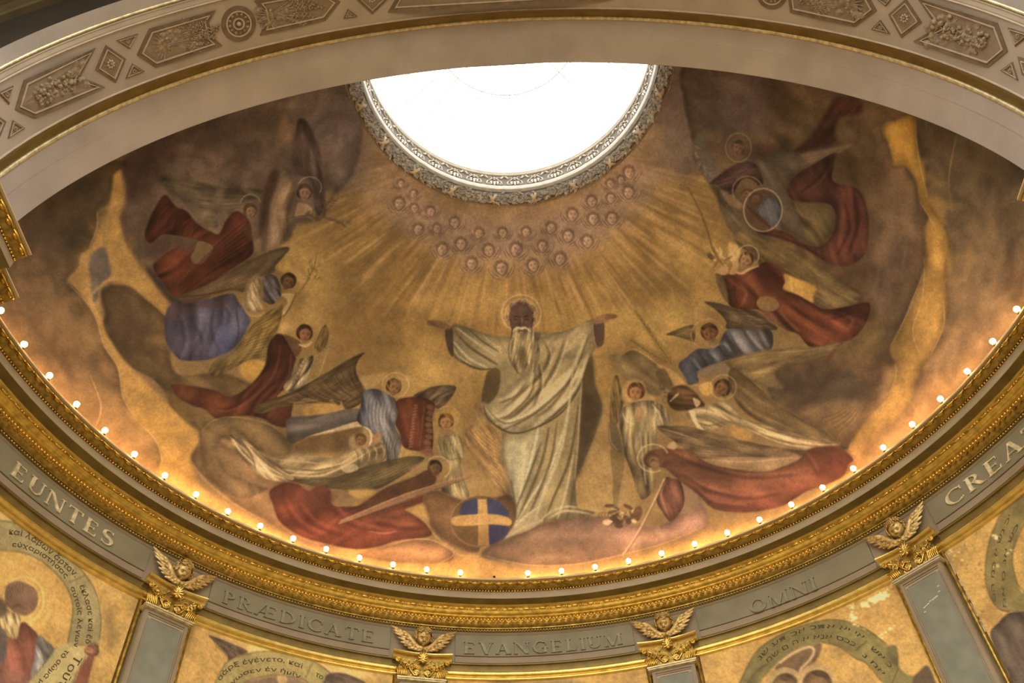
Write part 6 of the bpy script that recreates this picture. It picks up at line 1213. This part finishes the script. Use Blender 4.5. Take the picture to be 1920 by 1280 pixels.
# ---- the wall panels under the cornice (below the line of the gilt torus)
GEDGE = [(-120, 880), (0, 915), (110, 1030), (270, 1120), (390, 1165), (560, 1215), (735, 1250), (1000, 1275), (1305, 1225), (1500, 1165), (1650, 1095), (1760, 1040), (1880, 950), (1940, 890), (2050, 860), (2050, 1400), (-120, 1400)]
ins = fillmask(np.array(GEDGE, float), 1)
wallc = np.zeros_like(CV); wallc[:] = (176, 132, 68); wallc *= (1+.07*N1+.05*N2+.05*N3+.03*N4)[..., None]
sy_, sx_, m_ = ins; CV[sy_, sx_] = CV[sy_, sx_]*(1-m_[..., None])+wallc[sy_, sx_]*m_[..., None]; ID[sy_, sx_][m_ > .5] = 0
for _ in range(260):
    x = rng.uniform(-40, 1960); y = np.interp(x, [p[0] for p in GEDGE[:14]], [p[1] for p in GEDGE[:14]])+rng.uniform(10, 240); w = rng.uniform(6, 26)
    P(EL(x, y, w, w*rng.uniform(.5, 1.2), rng.uniform(0, 180)), (140, 98, 50) if rng.random() < .6 else (196, 156, 92), rng.uniform(.08, .28), w*.5)
RING = (136, 122, 82)
# first panel: bearded saint in a ring of Greek lettering
P([(-40, 960), (0, 955), (60, 962), (130, 1010), (180, 1065), (215, 1120), (200, 1090), (120, 1010), (40, 975), (-40, 975)], (196, 164, 112), .6, 5)
P([(-60, 985), (0, 975), (50, 985), (100, 1017), (150, 1065), (180, 1110), (190, 1160), (187, 1197), (183, 1224), (165, 1226), (160, 1212), (127, 1210), (137, 1147), (130, 1110), (107, 1077), (75, 1050), (37, 1035), (0, 1031), (-60, 1040)], RING, .97, .8, 'text_ring')
for q in ([(-20, 974), (50, 985), (100, 1017), (150, 1065), (180, 1110), (190, 1160), (187, 1200)], [(-20, 1031), (37, 1035), (75, 1050), (107, 1077), (130, 1110), (137, 1147), (127, 1210)]): S(q, 1.6, (84, 64, 34), .75, .5, 'flat')
S([(3, 972), (52, 982), (102, 1014), (152, 1062)], 1.5, (206, 176, 124), .6, .5); S([(182, 1110), (192, 1160), (189, 1198)], 1.4, (206, 176, 124), .5, .5)
S([(130, 1092), (161, 1078)], 1.5, (84, 62, 34), .8, .4, 'flat'); P([(196, 1140), (212, 1150), (222, 1200), (208, 1222), (200, 1180)], (112, 84, 52), .55, 6)
halo(45, 1124, 38, 43, (196, 158, 92), fill=(190, 146, 76), a=.8, w=2); halo(45, 1124, 33, 38, (120, 88, 44), a=.5, w=1.2)
P([(10, 1125), (12, 1100), (26, 1090), (46, 1092), (66, 1104), (72, 1124), (66, 1142), (52, 1154), (36, 1152), (18, 1140)], (118, 82, 66), .97, .9, 'painted_saint'); P(EL(54, 1120, 16, 18), (134, 94, 78), .5, 4)
feathers([(12, 1110), (30, 1092), (52, 1096)], [(16, 1128), (30, 1116), (46, 1112)], 8, (76, 56, 44), (140, 118, 96), 2, .6); S([(24, 1140), (34, 1134), (44, 1140)], 2, (70, 46, 38), .7)
P([(-20, 1150), (0, 1140), (20, 1146), (38, 1156), (40, 1190), (34, 1204), (22, 1196), (8, 1180), (-10, 1185)], (152, 124, 84), .95, 1, 'painted_saint', drape=(80, 8, .2)); P([(-20, 1122), (10, 1126), (12, 1150), (-4, 1160), (-20, 1150)], (86, 70, 56), .8, 1.5)
P([(-40, 1180), (0, 1185), (30, 1198), (38, 1172), (46, 1166), (60, 1178), (72, 1192), (74, 1215), (70, 1250), (60, 1300), (-40, 1300)], (128, 66, 56), .97, 1, 'painted_saint', drape=(70, 24, .16))
P([(72, 1192), (86, 1200), (104, 1220), (96, 1245), (70, 1272), (58, 1270), (64, 1235)], (108, 104, 104), .95, 1.2, 'painted_saint', drape=(60, 14, .2)); P([(-40, 1185), (8, 1180), (14, 1210), (4, 1245), (-40, 1260)], (92, 84, 76), .9, 1.5); P([(-40, 1250), (0, 1240), (20, 1255), (48, 1262), (54, 1300), (-40, 1300)], (146, 92, 76), .7, 3)
P([(110, 1211), (138, 1208), (164, 1226), (150, 1252), (132, 1300), (56, 1300), (56, 1276), (84, 1244)], (160, 142, 92), .97, .8, 'text_scroll'); S([(164, 1226), (148, 1254), (132, 1290)], 1.8, (92, 68, 36), .7, .5); S([(108, 1212), (84, 1244), (56, 1277)], 1.8, (92, 68, 36), .7, .5); S([(127, 1211), (160, 1208), (180, 1202)], 2, (100, 76, 44), .6)
P([(158, 1218), (168, 1208), (182, 1206), (186, 1224), (174, 1232), (162, 1226)], (120, 72, 50), .95, .8, 'painted_saint', drape=(20, 6, .2)); P([(166, 1230), (178, 1226), (172, 1252), (158, 1300), (134, 1300), (150, 1255)], (136, 70, 56), .95, 1, 'painted_saint')
# second panel
P([(392, 1192), (408, 1196), (427, 1203), (465, 1221), (446, 1230), (430, 1240), (426, 1226), (414, 1214)], (98, 76, 62), .97, .8, 'painted_wing', drape=(40, 5, .14)); feathers([(396, 1194), (450, 1218)], [(418, 1220), (432, 1238)], 7, (66, 48, 38), (128, 102, 80), 1.4, .5)
P([(392, 1172), (520, 1222), (700, 1262), (735, 1272), (600, 1262), (470, 1222)], (204, 168, 112), .5, 5)
P([(400, 1300), (408, 1271), (429, 1239), (469, 1225), (509, 1221), (558, 1229), (598, 1245), (626, 1268), (640, 1300), (590, 1300), (568, 1273), (518, 1266), (491, 1269), (463, 1277), (450, 1300)], (138, 122, 72), .97, .8, 'text_ring')
for q in ([(404, 1285), (408, 1271), (429, 1239), (469, 1225), (509, 1221), (558, 1229), (598, 1245), (626, 1268)], [(455, 1290), (463, 1277), (491, 1269), (518, 1266), (568, 1273), (586, 1290)]): S(q, 1.6, (84, 64, 34), .75, .5, 'flat')
S([(586, 1243), (573, 1272)], 1.5, (84, 62, 34), .8, .4, 'flat'); P([(610, 1272), (616, 1264), (632, 1261), (657, 1266), (688, 1282), (700, 1310), (600, 1310)], (94, 74, 62), .96, 1, 'painted_wing_right', drape=(20, 8, .1)); P([(463, 1278), (518, 1268), (568, 1275), (586, 1300), (455, 1300)], (112, 88, 76), .8, 1.5, 'painted_saint'); P([(520, 1268), (536, 1268), (538, 1280), (524, 1282)], (170, 132, 84), .9, 1)
# third panel: only its top shows
P([(930, 1276), (1000, 1280), (1080, 1276), (1110, 1310), (900, 1310)], (110, 92, 70), .7, 4, 'text_ring')
# fourth panel: Hebrew ring over two haloed heads
P([(1378, 1310), (1387, 1280), (1400, 1253), (1425, 1215), (1450, 1197), (1477, 1184), (1529, 1166), (1569, 1162), (1612, 1173), (1640, 1188), (1656, 1202), (1664, 1213), (1680, 1211), (1685, 1225), (1685, 1248), (1698, 1262), (1714, 1272), (1706, 1310), (1668, 1310), (1654, 1278), (1640, 1258), (1624, 1243), (1604, 1234), (1590, 1221), (1571, 1211), (1542, 1205), (1520, 1212), (1490, 1226), (1462, 1240), (1440, 1262), (1420, 1290), (1412, 1310)], (116, 104, 58), .97, .8, 'text_ring')
for q in ([(1380, 1300), (1400, 1253), (1425, 1215), (1477, 1184), (1529, 1166), (1569, 1162), (1612, 1173), (1656, 1202), (1664, 1213)], [(1542, 1205), (1571, 1211), (1604, 1234), (1624, 1243), (1654, 1278)], [(1402, 1280), (1420, 1258), (1440, 1245)]): S(q, 1.6, (78, 60, 30), .75, .5, 'flat')
S([(1604, 1220), (1626, 1202)], 1.6, (66, 50, 24), .85, .4, 'flat'); S([(1686, 1250), (1672, 1284)], 1.5, (66, 50, 24), .8, .4, 'flat'); P([(1664, 1213), (1680, 1211), (1685, 1238), (1683, 1250), (1670, 1240)], (100, 88, 50), .8, 1.2)
P([(1455, 1250), (1480, 1232), (1520, 1212), (1540, 1206), (1538, 1225), (1526, 1245), (1520, 1262), (1490, 1262), (1462, 1262)], (112, 82, 58), .95, 1, 'painted_saint'); S([(1462, 1243), (1485, 1226), (1512, 1214), (1524, 1215), (1526, 1224), (1518, 1238), (1504, 1252), (1500, 1262)], 5, (184, 146, 104), .9, .7, 'flat')
for cx, cy, rx, ry, c_ in ((1473, 1286, 34, 35, (160, 132, 84)), (1532, 1282, 37, 38, (168, 132, 88))): P(EL(cx, cy, rx, ry), c_, .95, .8, 'painted_saint'); P(EL(cx+1, cy+2, rx*.76, ry*.74), (104, 74, 46), .95, 1, 'painted_saint', drape=(30, 8, .15)); P(EL(cx+1, cy+10, rx*.5, ry*.55), (138, 96, 64), .8, 2)
halo(1532, 1284, 42, 42, (176, 130, 46), a=.7, a0=250, a1=380); P([(1396, 1290), (1412, 1262), (1436, 1244), (1424, 1270), (1420, 1300)], (86, 72, 46), .6, 3)
rq = np.random.default_rng(4)
def flakes(c0, c1, n, sp, rr):
    for _ in range(n):
        t = rq.random(); x = c0[0]+(c1[0]-c0[0])*t+rq.normal()*sp; y = c0[1]+(c1[1]-c0[1])*t+rq.normal()*sp*.7; r = rr*rq.uniform(.4, 1.3)
        P([(x+r*rq.uniform(.5, 1.4)*math.cos(k), y+r*rq.uniform(.4, 1.1)*math.sin(k)) for k in np.arange(0, 6.2, .9)], (222, 188, 124), .95, .5)
flakes((1612, 1140), (1666, 1110), 46, 4, 4); flakes((1595, 1132), (1600, 1165), 16, 3, 3); flakes((1640, 1104), (1668, 1100), 14, 4, 2); flakes((1590, 1163), (1655, 1197), 14, 1.5, 2); flakes((1652, 1190), (1678, 1174), 12, 1.5, 2.2); S([(1599, 1120), (1600, 1140)], 2, (226, 190, 120), .8, .5)
P([(1712, 1310), (1712, 1274), (1722, 1260), (1742, 1250), (1760, 1310)], (84, 66, 50), .9, 1.2, 'painted_wing')
# fifth panel
P([(1960, 890), (1920, 914), (1888, 947), (1864, 991), (1851, 1035), (1848, 1085), (1857, 1119), (1874, 1142), (1894, 1147), (1960, 1146), (1960, 1112), (1920, 1112), (1908, 1092), (1899, 1052), (1905, 1018), (1920, 984), (1960, 950)], (118, 102, 58), .97, .8, 'text_ring')
for q in ([(1940, 900), (1888, 947), (1864, 991), (1851, 1035), (1848, 1085), (1857, 1119), (1874, 1142), (1894, 1147)], [(1930, 965), (1905, 1018), (1899, 1052), (1908, 1092), (1925, 1114)]): S(q, 1.6, (78, 60, 30), .75, .5, 'flat')
P([(1960, 1146), (1920, 1147), (1891, 1150), (1871, 1169), (1857, 1189), (1874, 1236), (1890, 1262), (1905, 1310), (1960, 1310)], (82, 68, 60), .97, 1, 'painted_saint', drape=(60, 20, .08))
flakes((1858, 1000), (1872, 1010), 9, 3, 2.5); flakes((1776, 1020), (1796, 1050), 16, 5, 1.8); flakes((1866, 1060), (1880, 1062), 7, 4, 2); flakes((1888, 1040), (1900, 1030), 6, 2, 2)
for _ in range(60): x, y = rq.uniform(1780, 1850), rq.uniform(960, 1180); P(EL(x, y, rq.uniform(1, 3), rq.uniform(1, 2)), (104, 70, 36), .5, .6)

# ---- pigment: age and mottle, then to linear albedo
CV *= (1+.03*N4+.045*blur(rng.standard_normal((PHH, PW)).astype(np.float32), .5)*1.6)[..., None]
lumc = (CV*np.array([.30, .59, .11], np.float32)).sum(-1, keepdims=True); wv = np.array([1.27, .95, .60], np.float32); wv /= (wv*np.array([.30, .59, .11])).sum()
lum2 = 118*(lumc/118)**1.22; CV *= lum2/np.maximum(lumc, 1); lumc = lum2
CV = lumc*wv+(CV-lumc*wv)*np.array([.76, .76, .76], np.float32)      # old varnish mutes every colour alike
lin = np.clip(CV, 0, 255)/255; lin = np.where(lin <= .04045, lin/12.92, ((lin+.055)/1.055)**2.4)
PIG = np.array([1.5, 2.0, 3.2], np.float32)
ALB = np.clip(lin*PIG, .004, .86).astype(np.float32); ALB2 = np.clip(lin*np.array([1.5, 1.68, 1.75], np.float32), .004, .86).astype(np.float32)
def fold(px):       # past the edge of the cartoon the ground carries on, turned back on itself
    x = np.where(px[:, 0] > 1985, 3970-px[:, 0], px[:, 0]); x = np.where(x < -70, -140-x, x); y = np.where(px[:, 1] > 1340, 2680-px[:, 1], px[:, 1])
    return np.stack([x, np.where(y < -50, -100-y, y)], -1)
def sample(px, arr=ALB):
    px = fold(px)
    x = np.clip(px[:, 0]-OX, 0, PW-1.01); y = np.clip(px[:, 1]-OY, 0, PHH-1.01); xi, yi = x.astype(int), y.astype(int); fx, fy = (x-xi)[:, None], (y-yi)[:, None]
    return (arr[yi, xi]*(1-fx)+arr[yi, xi+1]*fx)*(1-fy)+(arr[yi+1, xi]*(1-fx)+arr[yi+1, xi+1]*fx)*fy
def idat(px):
    p2 = fold(px); k = ID[np.clip((p2[:, 1]-OY).round().astype(int), 0, PHH-1), np.clip((p2[:, 0]-OX).round().astype(int), 0, PW-1)]
    return np.where(np.abs(p2-px).max(1) > .5, 0, k)
def fast_mesh(name, verts, quads, cols, mat, nrm=None):
    me = bpy.data.meshes.new(name); me.vertices.add(len(verts)); me.vertices.foreach_set('co', verts.astype(np.float32).ravel())
    me.loops.add(quads.size); me.loops.foreach_set('vertex_index', quads.astype(np.int32).ravel())
    me.polygons.add(len(quads)); me.polygons.foreach_set('loop_start', np.arange(0, quads.size, 4, dtype=np.int32))
    try: me.polygons.foreach_set('loop_total', np.full(len(quads), 4, np.int32))
    except Exception: pass
    me.update(calc_edges=True)
    at = me.color_attributes.new('paint', 'FLOAT_COLOR', 'POINT'); at.data.foreach_set('color', np.concatenate([cols, np.ones((len(cols), 1))], 1).astype(np.float32).ravel())
    me.shade_smooth()
    if nrm is not None: me.normals_split_custom_set_from_vertices([tuple(v) for v in nrm]) if len(nrm) < 60000 else None
    me.materials.append(mat); me.validate(); return me
def lay(root, verts, nu, nv, mat, names, inv, base_name, alb):
    px = to_px(verts); cols = sample(px, alb)
    i, j = np.meshgrid(np.arange(nu-1), np.arange(nv-1), indexing='ij'); a = (i*nv+j).ravel()
    q = np.stack([a, a+nv, a+nv+1, a+1], 1); fid = idat(px[q].mean(1)); made = []
    for k in np.unique(fid):
        f = q[fid == k]; u, ix = np.unique(f, return_inverse=True); nm = names.get(int(k), base_name)
        if k != 0 and len(f) < 30: f = f[:0]
        if not len(f): continue
        me = fast_mesh(nm, verts[u], ix.reshape(-1, 4), cols[u], mat)
        o = put(nm, me, root, inv); made.append((int(k), o))
    return made
PLAB = {'painted_robed_elder': 'painted bearded elder in pale robe, arms spread', 'painted_orb': 'painted blue orb with a gold cross', 'painted_red_banner': 'painted red banner',
 'painted_cloud': 'painted brown clouds', 'painted_angel_upper_left': 'painted angel in red, upper left', 'painted_angel_olive_branch': 'painted angel with an olive branch', 'painted_angel_blue_left': 'painted angel in dark blue',
 'painted_angel_red_left': 'painted angel in red with scroll', 'painted_angel_blue_banner': 'painted angel in grey-blue', 'painted_child_white': 'painted child in white', 'painted_angel_white_left': 'painted angel in pale drapery',
 'painted_angel_red_staff': 'painted angel in red with a long staff', 'painted_angel_red_right_upper': 'painted red-robed angels, upper right', 'painted_angel_red_lilies': 'painted angel in red with lilies',
 'painted_angel_pale_blue': 'painted angel in pale blue', 'painted_angel_white_right': 'painted angel in white stretching left', 'painted_angel_praying': 'painted praying angel in white', 'painted_angel_red_right': 'painted angel in red with staff, right'}
KIND = lambda t: next((k for k in ('painted_cherub', 'painted_angel', 'painted_child', 'painted_wing') if t.startswith(k)), t)
NU, NV = 1600, 540
tt = np.linspace(-TH, TH, NU); uu = np.linspace(0.0, U_RING, NV); T_, U_ = np.meshgrid(tt, uu, indexing='ij'); s_ = U_*math.pi/2
V = np.stack([DA*np.cos(s_)*np.sin(T_), DA*np.cos(s_)*np.cos(T_), DZ+DB*np.sin(s_)], -1).reshape(-1, 3)
fres = empty('dome_fresco', (0, 2.5, 2.2), label='painted half dome of an elder among angels on gold, above the row of bulbs', cat='fresco')
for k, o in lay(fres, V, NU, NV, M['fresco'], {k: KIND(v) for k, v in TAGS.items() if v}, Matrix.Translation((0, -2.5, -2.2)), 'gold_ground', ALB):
    if k and TAGS[k] in PLAB: o['label'] = PLAB[TAGS[k]]
PN = ['bearded saint in a ring of Greek lettering, at the lower left', 'ring of Greek lettering and dark wings under PRÆDICATE', 'narrow strip of painted wall under EVANGELIUM', 'two haloed heads in a Hebrew-lettered ring under OMNI', 'ring of faded letters and a dark figure, at the lower right']
PANELS = []
for i in range(5):
    t0 = edges[i]+R(3.35) if i else R(-80); t1 = edges[i+1]-R(3.35) if i < 4 else R(80)
    n, k = int((t1-t0)*5.46/.0135), 118
    tt = np.linspace(t0, t1, n); zz = np.linspace(-1.165, -2.75, k); T_, Z_ = np.meshgrid(tt, zz, indexing='ij')
    V = np.stack([5.462*np.sin(T_), 5.462*np.cos(T_), Z_], -1).reshape(-1, 3); c = (t0+t1)/2
    root = empty('wall_painting', on_wall(c, 5.462, -1.9), label='gilt-ground wall painting: '+PN[i], cat='wall painting'); PANELS.append(root)
    lay(root, V, n, k, M['panel_paint'], {k_: KIND(v) for k_, v in TAGS.items() if v}, Matrix.Translation(-root.location), 'gilt_ground', ALB2)

# ---- lettering on the painted rings: characters set along the curve of each band
def lettering(txt, path, height, root, col='ink', flip=False):
    cu = bpy.data.curves.new('lettering', 'FONT'); cu.body = txt; cu.size = 1.0; cu.resolution_u = 2
    o = bpy.data.objects.new('lettering', cu); COL.objects.link(o); dg = bpy.context.evaluated_depsgraph_get(); dg.update()
    me = bpy.data.meshes.new_from_object(o.evaluated_get(dg)); bpy.data.objects.remove(o)
    n = len(me.vertices)
    if n == 0: return
    co = np.zeros(n*3, np.float32); me.vertices.foreach_get('co', co); co = co.reshape(-1, 3)
    x0, x1 = co[:, 0].min(), co[:, 0].max(); p = crom(path, False, 10); d = np.linalg.norm(np.diff(p, axis=0), axis=1); L = np.concatenate([[0], np.cumsum(d)])
    s = (co[:, 0]-x0)/(x1-x0)*L[-1]; bx, by = np.interp(s, L, p[:, 0]), np.interp(s, L, p[:, 1]); e = 1.5
    tx, ty = np.interp(s+e, L, p[:, 0])-np.interp(s-e, L, p[:, 0]), np.interp(s+e, L, p[:, 1])-np.interp(s-e, L, p[:, 1]); q = np.hypot(tx, ty)+1e-6
    h = co[:, 1]*height/.72; px = np.stack([bx+ty/q*h, by-tx/q*h], -1)
    w = hit_cyl(px, 5.458); me.vertices.foreach_set('co', (w-np.array(root.location)).astype(np.float32).ravel()); me.update()
    me.materials.clear(); me.materials.append(M[col]); put('lettering', me, root, kind='stuff')
a, b, c, d, e5 = PANELS
lettering('καὶ λαβὼν ἄρτον,', [(17, 1001), (45, 1006), (78, 1026), (110, 1053), (141, 1082)], 11, a)
lettering('εὐχαριστήσας', [(23, 1024), (50, 1028), (80, 1044), (104, 1063), (123, 1084)], 9, a)
lettering('ἔκλασε καὶ ἔδ', [(149, 1098), (160, 1128), (166, 1165), (160, 1205)], 10, a)
lettering('αὐτοῖς λέγων', [(132, 1101), (143, 1135), (146, 1165), (138, 1212)], 9, a)
lettering('Τοῦτ', [(142, 1226), (126, 1252), (108, 1284)], 15, a)
lettering('τὸ σῶμα μ', [(124, 1216), (100, 1246), (72, 1278)], 10, a)
lettering('σὰρξ ἐγένετο, καὶ', [(413, 1276), (432, 1255), (452, 1247), (480, 1241), (520, 1240), (545, 1245), (567, 1253)], 9, b)
lettering('νωσεν ἐν ἡμῖν', [(436, 1284), (455, 1267), (480, 1260), (510, 1258), (540, 1263), (562, 1272)], 8, b)
lettering('το', [(590, 1266), (604, 1274)], 9, b)
lettering('נש עת כא כתא אי יא'[::1], [(1425, 1238), (1450, 1212), (1485, 1193), (1522, 1180), (1560, 1178), (1590, 1184), (1618, 1198)], 9, d)
lettering('מש ם ה א אנא סככ', [(1440, 1242), (1465, 1222), (1500, 1204), (1540, 1197), (1575, 1200), (1602, 1212)], 9, d)
lettering('שא כ', [(1632, 1216), (1652, 1234), (1668, 1252)], 9, d); lettering('נ מא', [(1616, 1228), (1636, 1246), (1655, 1266)], 8, d)
lettering('סה מכ א שנ כי', [(1868, 1128), (1864, 1080), (1874, 1020), (1896, 966)], 7, e5, 'ink_faded'); lettering('מא ס נא שכ', [(1886, 1138), (1884, 1080), (1890, 1030), (1910, 984)], 6.5, e5, 'ink_faded')
